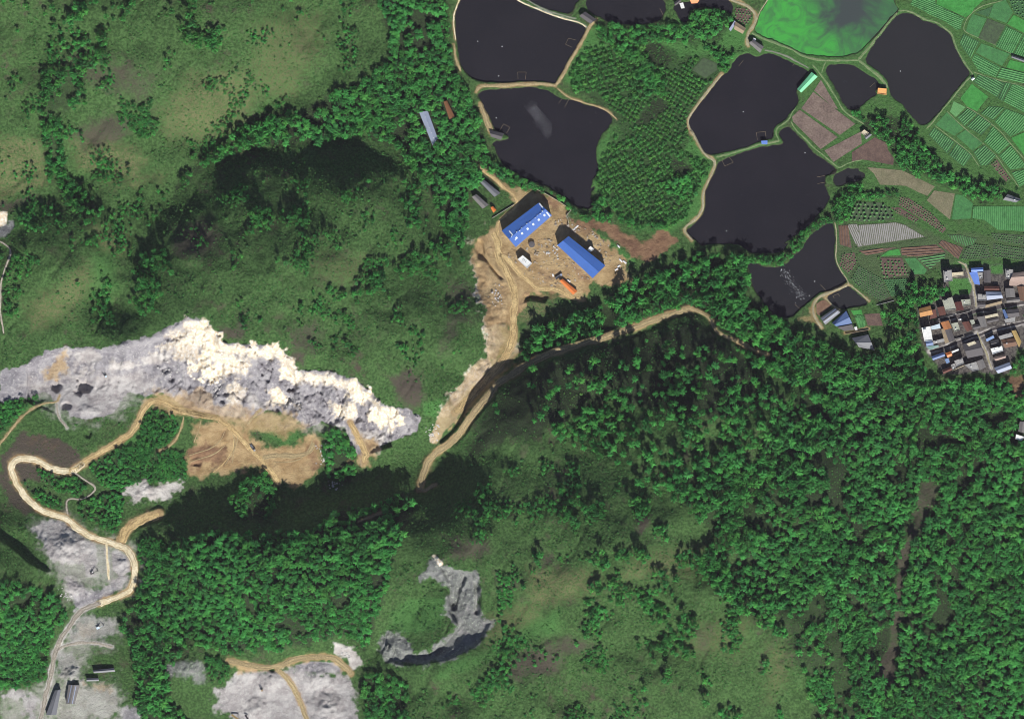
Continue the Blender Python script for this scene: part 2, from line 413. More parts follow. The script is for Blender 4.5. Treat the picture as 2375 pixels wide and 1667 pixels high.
    ('lush', 'X8', '830 480 1000 430 1060 480 980 640 920 640 830 600', 4, .8, 3),
    ('lush', 'F', '1260 180 1330 215 1385 265 1340 330 1330 420 1420 520 1500 530 1580 470 1600 360 1560 280 1640 180 1680 80 1640 20 1540 30 1480 60 1320 60', 5, .85, 4),
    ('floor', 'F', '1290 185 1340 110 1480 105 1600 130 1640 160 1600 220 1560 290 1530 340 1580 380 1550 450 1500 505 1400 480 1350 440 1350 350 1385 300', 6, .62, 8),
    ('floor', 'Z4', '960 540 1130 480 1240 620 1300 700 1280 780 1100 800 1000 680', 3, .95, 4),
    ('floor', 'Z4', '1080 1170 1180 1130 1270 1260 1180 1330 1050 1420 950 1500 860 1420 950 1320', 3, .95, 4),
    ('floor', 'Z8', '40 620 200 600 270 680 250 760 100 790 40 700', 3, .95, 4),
    ('lush', 'F', '1650 40 2296 -20 2296 620 2060 600 1950 690 1880 640 1870 520 1850 440 1950 380 1780 290 1800 180 1640 120', 6, .42, 3),
    ('lush', 'Z2', '1430 940 1700 900 1760 1000 1700 1230 1590 1200', 3, .9, 2),
    ('dust', 'X1', '200 780 480 680 800 600 1300 600 1500 560 1700 700 1650 900 1500 950 1250 1150 800 1200 450 1000', 14, .55, 9),
    ('dust', 'X4', '0 950 480 1000 900 1030 1300 1150 1700 1230 1600 1290 1300 1250 900 1150 600 1150', 12, .55, 8),
    ('dust', 'X2', '350 900 700 830 1000 1000 1450 1100 1480 1500 1300 1650 1000 1600 750 1750 600 1500 500 1200', 14, .55, 9),
    ('dust', 'X3', '450 1250 900 850 1250 600 1300 700 1000 850 850 1200 1250 1200 1300 1650 350 1650', 16, .55, 9),
    ('cream', 'Y2', '90 480 260 310 300 420 200 640 330 900 540 1000 570 1300 520 1500 330 1607 250 1400 200 1100 110 800', 4, .5, 6),
    ('dust', 'Y2', '330 900 540 1000 600 1300 560 1607 330 1607 250 1400 160 1150 110 800', 4, .55, 6),
    ('cream', 'X8', '1100 420 1300 200 1500 0 1600 0 1560 120 1400 290 1250 450 1100 560 1010 640 980 760 920 800 960 680', 3, .55, 4),
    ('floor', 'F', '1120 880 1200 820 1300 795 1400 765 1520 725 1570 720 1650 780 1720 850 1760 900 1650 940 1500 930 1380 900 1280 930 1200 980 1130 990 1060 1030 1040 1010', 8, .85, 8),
    ('tan', 'F', '325 895 345 875 400 880 450 900 500 925 560 930 600 915 650 925 690 955 640 985 560 960 480 940 400 935', 6, .7, 5),
    ('tan', 'F', '430 950 500 940 560 970 600 1010 640 1000 700 975 722 985 720 1030 690 1070 640 1080 600 1030 540 1055 470 1060 440 1010', 5, .9, 4),
    ('dust', 'X5', '330 380 480 340 560 480 430 440', 4, .5, 3),
    ('cream', 'X1', '380 720 700 440 740 600 1050 600 1500 540 1700 480 1560 590 1200 650 700 720 450 770', 6, .35, 6),
    ('red', 'Y2', '880 860 1100 780 1280 900 1100 990 930 960', 6, .5, 6),
    ('red', 'Y2', '1420 780 1600 890 1680 1000 1500 920', 4, .6, 4),
    ('red', 'Y2', '1300 180 1460 240 1620 320 1500 380 1380 300', 5, .6, 5),
    ('red', 'Y2', '680 1150 760 1200 720 1450 660 1400', 4, .4, 4),
    ('tan', 'F', '1128 806 1150 780 1175 785 1150 820 1090 885 1035 950 1005 965 1040 905 1090 850', 3, .6, 4),
    ('dust', 'F', '1125 790 1155 770 1165 785 1120 830 1080 870 1075 850', 3, .5, 4),
    ('dust', 'X3', '-20 1280 420 1230 560 1150 700 1220 880 1180 1260 1180 1320 1680 -20 1680', 10, .5, 9),
    ('dust', 'X3', '560 900 640 780 900 500 1250 560 1260 720 1000 860 860 1050 860 1230 620 1200', 8, .45, 8),
    ('lush', 'Y3', '820 590 1000 690 1430 1010 1350 1060 1050 800', 2, .9, 1),
]

# quarry benches, cliffs, pits and ditches
ROCKY = COV['grey']
step_poly(P('X7', '1000 420 1200 430 1380 480 1440 620 1440 900 1490 980 1570 1010 1480 1200 1300 1330 1100 1420 800 1470 600 1480 450 1440 500 1250 730 1340 900 1330 1080 1180 1180 1040 1080 900 1100 650'), -7, 5.0)
trench(P('X8', '1560 200 1500 270 1350 410 1270 530 1225 660 1080 830 1040 880'), 4.6, 6.0)
rim = P('F', '60 818 110 790 170 780 225 786 270 777 330 762 390 738 420 716 450 716 478 744 500 772 540 778 600 780 640 798 668 838 720 842 760 846 800 858 840 892 868 920')
body = np.concatenate([rim, P('F', '880 1000 700 1060 300 1000 60 900')])
sx, sy = box_slice(body, 4)
dr = sdf(XX[sx, sy], YY[sx, sy], rim, False)
Z[sx, sy] -= np.where(inside(XX[sx, sy], YY[sx, sy], body), 11 * smooth(0, 7, dr) * (1 - smooth(18, 75, dr)), 0)
mc = P('X5', '860 680')[0]
Z += 15 * np.exp(-(((XX - mc[0]) / 26) ** 2 + ((YY - mc[1]) / 22) ** 2))        # overgrown mound in the ravine
trench(P('X7', '1265 540 1200 700 1160 860'), 4.5, 6)
trench(P('X7', '1100 640 1120 720 1140 820'), 4, 5)
trench(P('X7', '1405 600 1420 720 1412 900'), 4.5, 7)
trench(P('X7', '700 1395 900 1370 1060 1280 1200 1150 1260 1060'), 9, 3)
trench(P('W3', '560 470 800 410 1000 360 1250 260 1450 190'), 7, 2.5)
for zn, s, r, d in (('X1', '595 805', 7, 7), ('X1', '890 815', 10, 10), ('X1', '715 1020', 6, 6), ('X1', '1770 630', 5, 5), ('X1', '1830 740', 4, 5),
                    ('X4', '530 960', 5, 6), ('X4', '575 890', 4, 5), ('X4', '395 720', 6, 6), ('X4', '1260 800', 8, 8), ('X4', '1370 680', 6, 6),
                    ('X5', '230 310', 7, 3), ('X1', '930 1310', 6, 3)):
    c = P(zn, s)[0]
    m = np.hypot(XX - c[0], (YY - c[1])) + EDGE * r * 0.5
    Z -= d * (1 - smooth(r * 0.45, r * 1.05, m))
for zn, s, r, d in (('X2', '730 1130', 22, 9), ('X2', '1290 1320', 12, 5), ('X2', '1600 540', 20, 6), ('X6', '830 1160', 18, 7), ('X6', '1350 1180', 22, 9),
                    ('X6', '1400 1500', 24, 8), ('X6', '650 1500', 16, 6), ('X3', '2000 1090', 20, 7), ('X3', '760 1150', 12, 6), ('X4', '1350 1050', 20, 7),
                    ('X1', '1850 760', 20, 6), ('X1', '930 1050', 14, 4), ('X3', '830 230', 14, 5)):
    c = P(zn, s)[0]
    m = np.hypot(XX - c[0], (YY - c[1])) + EDGE * 5
    Z += d * (1 - np.clip(m / r, 0, 1)) ** 1.2
step_poly(P('X2', '-80 940 0 1000 200 1150 340 1280 560 1390 480 1520 300 1700 -80 1900'), 11, 5)     # high ground above the crusher yard
step_poly(P('Y2', '130 430 200 420 250 480 270 640 330 740 480 920 540 990 440 960 330 830 270 740 160 700 110 560'), -6, 3.0)
step_poly(P('Y2', '770 1180 860 1140 1040 1130 1120 1190 1060 1290 860 1250 760 1290'), -6, 4.0)
for a in COVERS:
    cover(a[0], P(a[1], a[2]), a[3], a[4], a[5])
cover_line('cream', rim[7:] - np.array([0, 5.0]), 6.0, 5.0, 0.75, 6.0)
cover_line('cream', rim[7:12] - np.array([0, 22.0]), 14.0, 8.0, 0.7, 9.0)
# broken rock: blocks, ledges and ribs that run down the faces
rock = np.clip(COV['grey'] + COV['cream'] + 0.35 * COV['dust'], 0, 1) * (1 - 0.6 * COV['tan'])
base_h = bilin(cx, cy, CH, XX, YY)
gx_, gy_ = np.gradient(base_h, GX, GY)
steep = np.clip(np.hypot(gx_, gy_) * 2.0, 0.12, 1.0)
warp = fbm(XX, YY, 30, 43, 3) * 12
rib = 1 - np.abs(fbm(XX + warp, (YY + 0.5 * XX) * 0.28, 11, 41, 4))           # ribs and gullies down the face


def facets(x, y, s, seed, tilt):
    """broken rock: every cell of a jittered grid is one tilted block"""
    r = np.random.default_rng(seed)
    N = 256
    jx, jy, hh, tx, ty = (r.random((N, N)) for _ in range(5))
    u, v = x / s + 1000, y / s + 1000
    i0, j0 = np.floor(u).astype(int), np.floor(v).astype(int)
    best = np.full(x.shape, 1e9)
    out = np.zeros(x.shape)
    for a_ in (-1, 0, 1):
        for b_ in (-1, 0, 1):
            i, j = i0 + a_, j0 + b_
            k = (i % N, j % N)
            dx, dy = u - (i + jx[k]), v - (j + jy[k])
            dd = dx * dx + dy * dy
            val = (hh[k] - 0.5) * 2 + tilt * ((tx[k] - 0.5) * dx + (ty[k] - 0.5) * dy)
            m = dd < best
            best = np.where(m, dd, best)
            out = np.where(m, val, out)
    return out


wx, wy = XX + EDGE * 2.0, YY + EDGE[::-1, ::-1] * 2.0
rough_ = (0.45 + 0.55 * smooth(-420, -360, XX)) * (1 - 0.7 * smooth(-300, -320, YY) * (XX < -180))
Z += rock * steep * rough_ * ((rib - 0.72) * 9.0 + facets(wx, wy * 0.7, 13.0, 71, 2.2) * 2.3 + facets(wx, wy, 5.5, 72, 2.0) * 1.3 + facets(XX, YY, 3.0, 73, 1.5) * 0.5)
Z += rock * (1 - steep) * (0.5 + 0.5 * rough_) * (fbm(XX, YY, 9, 57, 3) * 0.9 + facets(wx, wy, 4.0, 74, 1.0) * 0.25)
soil = np.clip(COV['tan'] + COV['red'] + COV['dust'], 0, 1)
Z += soil * (fbm(XX, YY, 6, 61, 3) * 0.55 + fbm(XX, YY, 2.6, 63, 1) * 0.12)

# ------------------------------------------------------------------ ponds
PONDS = [
    ('dark', 'Z3', '350 0 300 80 272 200 282 330 298 470 305 560 318 680 345 770 385 850 480 905 560 945 680 965 850 965 1010 955 1200 945 1380 965 1450 985 1470 930 1560 790 1640 640 1720 500 1790 390 1810 330 1770 290 1690 265 1560 235 1420 190 1290 140 1100 60 930 -30 600 -160 400 -160'),
    ('dark', 'Z3', '530 1100 620 1045 850 1042 1010 1030 1130 1020 1250 1025 1370 1050 1450 1110 1540 1155 1640 1170 1780 1215 1960 1265 2060 1310 2125 1400', 'F', '1370 280 1340 312 1335 350 1345 380 1328 405 1322 425', 'Y3', '870 0 800 110 830 250 780 340 700 290', 'Y1', '2296 830 2100 690 1950 560 1700 420 1500 330 1290 270 1080 150 860 0', 'F', '1110 335 1100 318 1140 312 1138 303 1112 298 1100 270 1090 250 1075 225'),
    ('dark', 'Z3', '1130 -60 1130 0 1280 70 1430 130 1560 160 1640 150 1660 110 1700 40 1780 -60'),
    ('dark', 'Z4', '310 -60 290 90 400 190 480 200 540 250 620 260 740 290 850 300 1000 280 1160 250 1200 190 1235 130 1210 -60'),
    ('dark', 'Z4', '1310 60 1330 130 1420 270 1500 260 1480 180 1530 110 1700 80 1850 110 1960 140 2000 180 2020 90 1960 -20 1640 -20 1500 20'),
    ('algae', 'Z5', '665 0 590 120 550 230 490 360 620 435 780 490 920 550 1090 635 1200 655 1330 650 1480 675 1600 650 1720 620 1800 530 1980 380 2150 180 2190 120 2150 60 2130 0 2050 -260 1700 -420 900 -420 720 -200'),
    ('dark', 'Z5', '260 720 330 640 440 620 510 670 590 635 680 625 780 650 880 700 960 750 1060 790 1120 820 1140 850 1020 1010 980 1070 1010 1130 1020 1170 980 1240 920 1320 880 1390 840 1430 740 1470 715 1520 725 1612', 'Z8', '1225 280 1235 340 1180 380 1080 380 960 440 830 480 680 510 570 540 490 548 420 530 380 450 320 340 250 230 240 150 270 80 330 0', 'Z4', '1750 1060 1830 950 1900 880 1990 830 2000 740'),
    ('dark', 'Z8', '580 620 720 575 870 520 1000 480 1080 450 1200 440 1330 420 1350 400 1300 320 1295 280 1370 220 1430 225 1480 290 1600 390 1620 440 1720 540 1830 610 1940 690 1975 730 1950 770 1890 790 1830 790 1830 900 1870 1000 1900 1060 1800 1200 1640 1380 1480 1500 1330 1612', 'Y4', '930 280 850 400 770 440 680 430 520 440 430 420 330 330 150 330 -60 345', 'Z8', '380 1612 300 1540 200 1440 230 1400 330 1340 400 1240 430 1150 430 1040 440 940 500 830 560 700'),
    ('dark', 'Y4', '1400 80 1290 130 1150 230 1080 330 1050 420 950 470 880 550 820 600 700 610 560 580 540 545 410 545 440 650 480 760 470 830 540 920 620 1020 680 1130 770 1180 900 1200 960 1170 1080 1040 1180 970 1300 880 1430 880 1560 800 1590 745 1540 700 1470 600 1440 500 1440 400 1450 280 1440 130'),
    ('dark', 'Y4', '1350 950 1430 905 1590 825 1610 825 1720 905 1830 1015 1800 1045 1600 1075 1560 1105 1520 1095 1400 1020'),
    ('dark', 'Z5', '1340 770 1400 750 1640 750 1700 780 1800 850 1950 960 1990 1010 1900 1060 1940 1110 1850 1140 1750 1240 1680 1280 1580 1270 1520 1170 1430 980 1330 850'),
    ('dark', 'Z6', '620 170 780 170 860 210 960 280 1110 310 1230 390 1330 460 1350 560 1400 680 1460 800 1530 900 1600 980 1500 1080 1300 1320 1100 1580 960 1690 870 1620 780 1540 700 1400 520 1290 490 1130 460 1050 350 930 120 800'),
    ('dark', 'Z8', '1990 760 2060 705 2160 700 2260 715', 'Z7', '80 825 170 870 180 920 100 980 0 990', 'Z8', '2100 870 1980 930 1930 880 1925 800'),
]
ponds = []
for i, pd in enumerate(PONDS):
    pts = chaikin(P(*pd[1:]), True, 2)
    on = bilin(GX, GY, Z, pts[:, 0], pts[:, 1])
    lvl = float(np.percentile(on, 20)) - 0.9
    sx, sy = box_slice(pts, 12)
    d = sdf(XX[sx, sy], YY[sx, sy], pts) + EDGE[sx, sy] * 1.2
    zz = Z[sx, sy]
    bank = np.maximum(zz, lvl + 0.8)
    near = np.where(d < 9, bank * (1 - smooth(3, 9, d)) + zz * smooth(3, 9, d), zz)
    Z[sx, sy] = np.where(d < 9, (lvl - 3) + (near - lvl + 3) * smooth(-3.2, 1.0, d), zz)
    COV['wet'][sx, sy] = np.maximum(COV['wet'][sx, sy], 1 - smooth(-1.0, 1.2, d))
    ponds.append((pd[0], pts, lvl))

# ------------------------------------------------------------------ fields: (look, crop look, row direction, spacing px, polygons)
FIELDS = [
    ('leaf', None, None, 0, 'Z6', '1150 -40 1790 -40 1760 0 1630 120 1600 180 1520 235 1380 170 1130 60'),
    ('green', 'row', (820, 0, 1500, 270), 4.2, 'Z6', '830 -30 1110 -30 1120 55 1500 250 1470 300 1450 390 1400 400 1250 290 1050 200 850 90 780 60'),
    ('deep', None, None, 0, 'Z6', '1650 170 1880 90 1820 230'),
    ('green', None, None, 0, 'Z6', '1610 190 1800 250 1680 500 1520 420 1560 290'),
    ('green', None, None, 0, 'Z6', '1890 60 2050 0 2150 170 2060 310 1830 230'),
    ('deep', 'dots', (2100, 0, 2296, 260), 6, 'Z6', '2090 -20 2330 -20 2330 260 2170 180'),
    ('leaf', None, None, 0, 'Z6', '2160 200 2330 290 2330 460 2070 320'),
    ('dull', None, None, 0, 'Z6', '1810 250 2050 340 1910 600 1690 510'),
    ('green', 'row', (2060, 350, 1920, 620), 4.6, 'Z6', '2060 350 2280 460 2140 720 1920 620'),
    ('green', 'row', (2060, 350, 1920, 620), 4.6, 'Z6', '2290 470 2350 490 2350 780 2160 720'),
    ('deep', 'row', (1690, 570, 1590, 780), 5.0, 'Z6', '1490 450 1700 560 1580 780 1440 580'),
    ('green', None, None, 0, 'Z6', '1730 580 2110 720 2000 880 1650 700'),
    ('leaf', None, None, 0, 'Z6', '2110 800 2310 850 2290 960 2060 900'),
    ('green', 'row', (1640, 720, 1980, 900), 5.0, 'Z6', '1640 720 1980 900 1920 1030 1700 960 1600 800'),
    ('green', 'row', (2000, 910, 2296, 980), 5.0, 'Z6', '2000 900 2340 980 2340 1120 1930 1030'),
    ('deep', 'row', (1690, 1000, 2000, 1180), 5.0, 'Z6', '1690 1000 1880 1050 2040 1110 1940 1300 1620 1090'),
    ('deep', 'row', (2050, 1100, 1950, 1310), 5.0, 'Z6', '2050 1100 2130 1110 2010 1350 1950 1310'),
    ('green', 'row', (2140, 1150, 2296, 1230), 4.6, 'Z6', '2140 1120 2340 1170 2340 1520 2020 1350'),
    ('leaf', None, None, 0, 'Z6', '1600 1120 1820 1290 1670 1480 1540 1420 1450 1310'),
    ('pale', None, None, 0, 'Z6', '1360 1350 1520 1430 1390 1560 1310 1490'),
    ('deep', 'row', (1550, 10, 1420, 130), 5.0, 'Z7', '1550 10 1670 80 1505 245 1405 130'),
    ('deep', 'row', (1700, 90, 1540, 250), 5.0, 'Z7', '1690 90 1865 220 1730 365 1530 250'),
    ('green', None, None, 0, 'Z7', '1270 60 1490 280 1370 375 1115 230'),
    ('deep', 'row', (1200, 320, 1110, 450), 5.2, 'Z7', '1100 265 1375 460 1280 615 1025 360'),
    ('deep', 'row', (1400, 480, 1300, 630), 5.2, 'Z7', '1400 475 1605 640 1490 785 1300 630'),
    ('green', None, None, 0, 'Z7', '1515 295 1745 470 1615 575 1395 380'),
    ('deep', 'row', (1770, 490, 1640, 620), 5.2, 'Z7', '1770 495 1925 640 1820 760 1720 770 1625 590'),
    ('green', 'row', (1900, 270, 1770, 400), 5.0, 'Z7', '1880 245 2105 480 1950 615 1765 450'),
    ('green', 'row', (2120, 500, 1980, 640), 5.0, 'Z7', '2120 505 2340 790 2115 825 1965 640'),
    ('leaf', None, None, 0, 'Z7', '2125 405 2340 310 2340 690'),
    ('green', 'row', (2296, 790, 2130, 880), 5.0, 'Z7', '2340 810 2330 1000 2240 1055 2130 865'),
    ('deep', 'row', (1850, 20, 1760, 110), 5.0, 'Z7', '1720 75 1840 -20 2040 0 1880 160'),
    ('green', 'row', (2060, 30, 1930, 180), 5.0, 'Z7', '1905 185 2055 15 2340 120 2340 280 2110 385'),
    ('clay', 'dots', (1930, 680, 2130, 950), 5, 'Z7', '1850 750 1930 690 2120 950 2060 990'),
    ('green', 'row', (1720, 180, 1722, 320), 4.6, 'W7', '1730 185 2330 185 2330 470 2000 450 1850 340 1715 320'),
    ('green', None, None, 0, 'W7', '1530 55 1600 60 1725 155 1695 325 1485 335'),
    ('olive', None, None, 0, 'W7', '1290 10 1520 45 1465 335 1335 230 1205 120'),
    ('olive', None, None, 0, 'Z7', '240 795 680 835 1110 1050 1010 1175 900 1130 720 1040 380 1025 300 880 210 800'),
    ('mauve', None, None, 0, 'Z5', '1280 935 1480 1280 1420 1255 1200 1060'),
    ('mauve', None, None, 0, 'Z5', '1190 1075 1500 1315 1680 1450 1500 1580 1050 1270'),
    ('mauve', None, None, 0, 'Z5', '1030 1285 1475 1605', 'Z8', '1780 485 1460 165 1445 110'),
    ('mauve', None, None, 0, 'Z8', '1825 500 2000 410 2250 280 2260 420 1930 635'),
    ('clay', None, None, 0, 'Z7', '5 595 310 395 470 475 485 560 565 680 555 765 210 700 130 690 5 715'),
    ('plastic', 'film', (600, 380, 632, 590), 4.4, 'W7', '440 395 760 375 850 365 960 395 1185 530 800 588 500 632 440 560'),
    ('clay', 'row', (250, 400, 262, 620), 6, 'W7', '215 405 320 395 365 655 232 615'),
    ('plastic', 'film', (340, 390, 450, 640), 4.4, 'W7', '320 385 425 385 490 635 435 645 345 480'),
    ('clay', 'dots', (250, 720, 420, 830), 5, 'W7', '255 725 395 705 425 830 330 940 225 850'),
    ('dull', 'dots', (700, 1000, 480, 1100), 4.5, 'W7', '445 855 695 995 790 1195 690 1250 435 1085 365 1000'),
    ('clay', 'dots', (680, 760, 930, 770), 7, 'W7', '690 765 930 765 1000 955 725 990 690 850'),
    ('clay', 'row', (440, 690, 900, 620), 6, 'W7', '445 685 870 645 660 715 525 735'),
    ('clay', 'row', (910, 680, 1400, 650), 6, 'W7', '915 655 1310 615 1420 700 1100 750 925 735'),
    ('leaf', None, None, 0, 'W7', '690 745 780 685 895 665 915 735'),
    ('green', None, None, 0, 'W7', '955 770 1080 765 1210 900 1180 945 1070 950'),
    ('dull', 'row', (1100, 790, 1420, 740), 6, 'W7', '1095 768 1415 725 1425 745 1240 890'),
    ('clay', 'row', (1380, 570, 1560, 770), 6, 'W7', '1375 565 1615 650 1560 780 1335 610'),
    ('dull', 'dots', (1640, 650, 1580, 780), 5, 'W7', '1585 775 1640 655 1740 615 1895 625 1925 765 1700 785'),
    ('dull', 'dots', (1950, 600, 1940, 760), 5, 'W7', '1950 605 2330 665 2330 800 2100 765 1945 755'),
    ('dull', 'dots', (1920, 480, 2296, 520), 5, 'W7', '1925 485 2330 515 2330 630 1965 565'),
    ('dull', 'row', (1460, 500, 1480, 560), 5, 'W7', '1435 505 1580 505 1700 535 1775 545 1720 625 1640 635 1490 560'),
    ('clay', 'dots', (900, 80, 1400, 450), 5, 'W7', '905 80 1000 95 1250 255 1425 440 1380 490 1150 330 890 175'),
    ('clay', 'dots', (800, 200, 1100, 360), 5, 'W7', '805 200 900 200 1120 330 1080 370 865 260'),
    ('dull', 'bush', (420, 130, 690, 140), 9, 'W7', '425 140 690 145 795 210 845 335 480 360 345 330'),
    ('deep', 'dots', (720, 1010, 990, 1000), 5, 'W7', '725 1010 990 995 975 1175 805 1195'),
    ('clay', None, None, 0, 'W7', '505 1395 675 1385 715 1525 545 1525'),
    ('leaf', None, None, 0, 'W7', '355 1355 475 1345 485 1395 385 1405'),
    ('green', 'row', (390, 1420, 440, 1560), 6, 'W7', '395 1425 500 1415 515 1535 445 1555'),
    ('dull', None, None, 0, 'Z4', '1670 675 1830 745 1825 825 1690 915 1540 820'),
    ('clay', 'dots', (2040, 90, 2170, 310), 6, 'Z4', '2045 90 2215 115 2235 200 2170 300 2045 220'),
    ('red', None, None, 0, 'Y7', '330 420 420 360 480 350 600 450 390 630 340 600'),
    ('green', 'row', (1100, 640, 1120, 820), 7, 'Y7', '1030 620 1150 610 1210 800 1090 830'),
]
fields = []
for fd in FIELDS:
    pts = P(*fd[4:])
    sx, sy = box_slice(pts, 6)
    d = sdf(XX[sx, sy], YY[sx, sy], pts)
    ins = d < 0
    lvl = float(Z[sx, sy][ins].mean()) if ins.any() else 0.0
    Z[sx, sy] = (lvl - 0.15) + (Z[sx, sy] - lvl + 0.15) * smooth(0.0, 4.0, d)
    fields.append((fd, pts, lvl + 0.12))

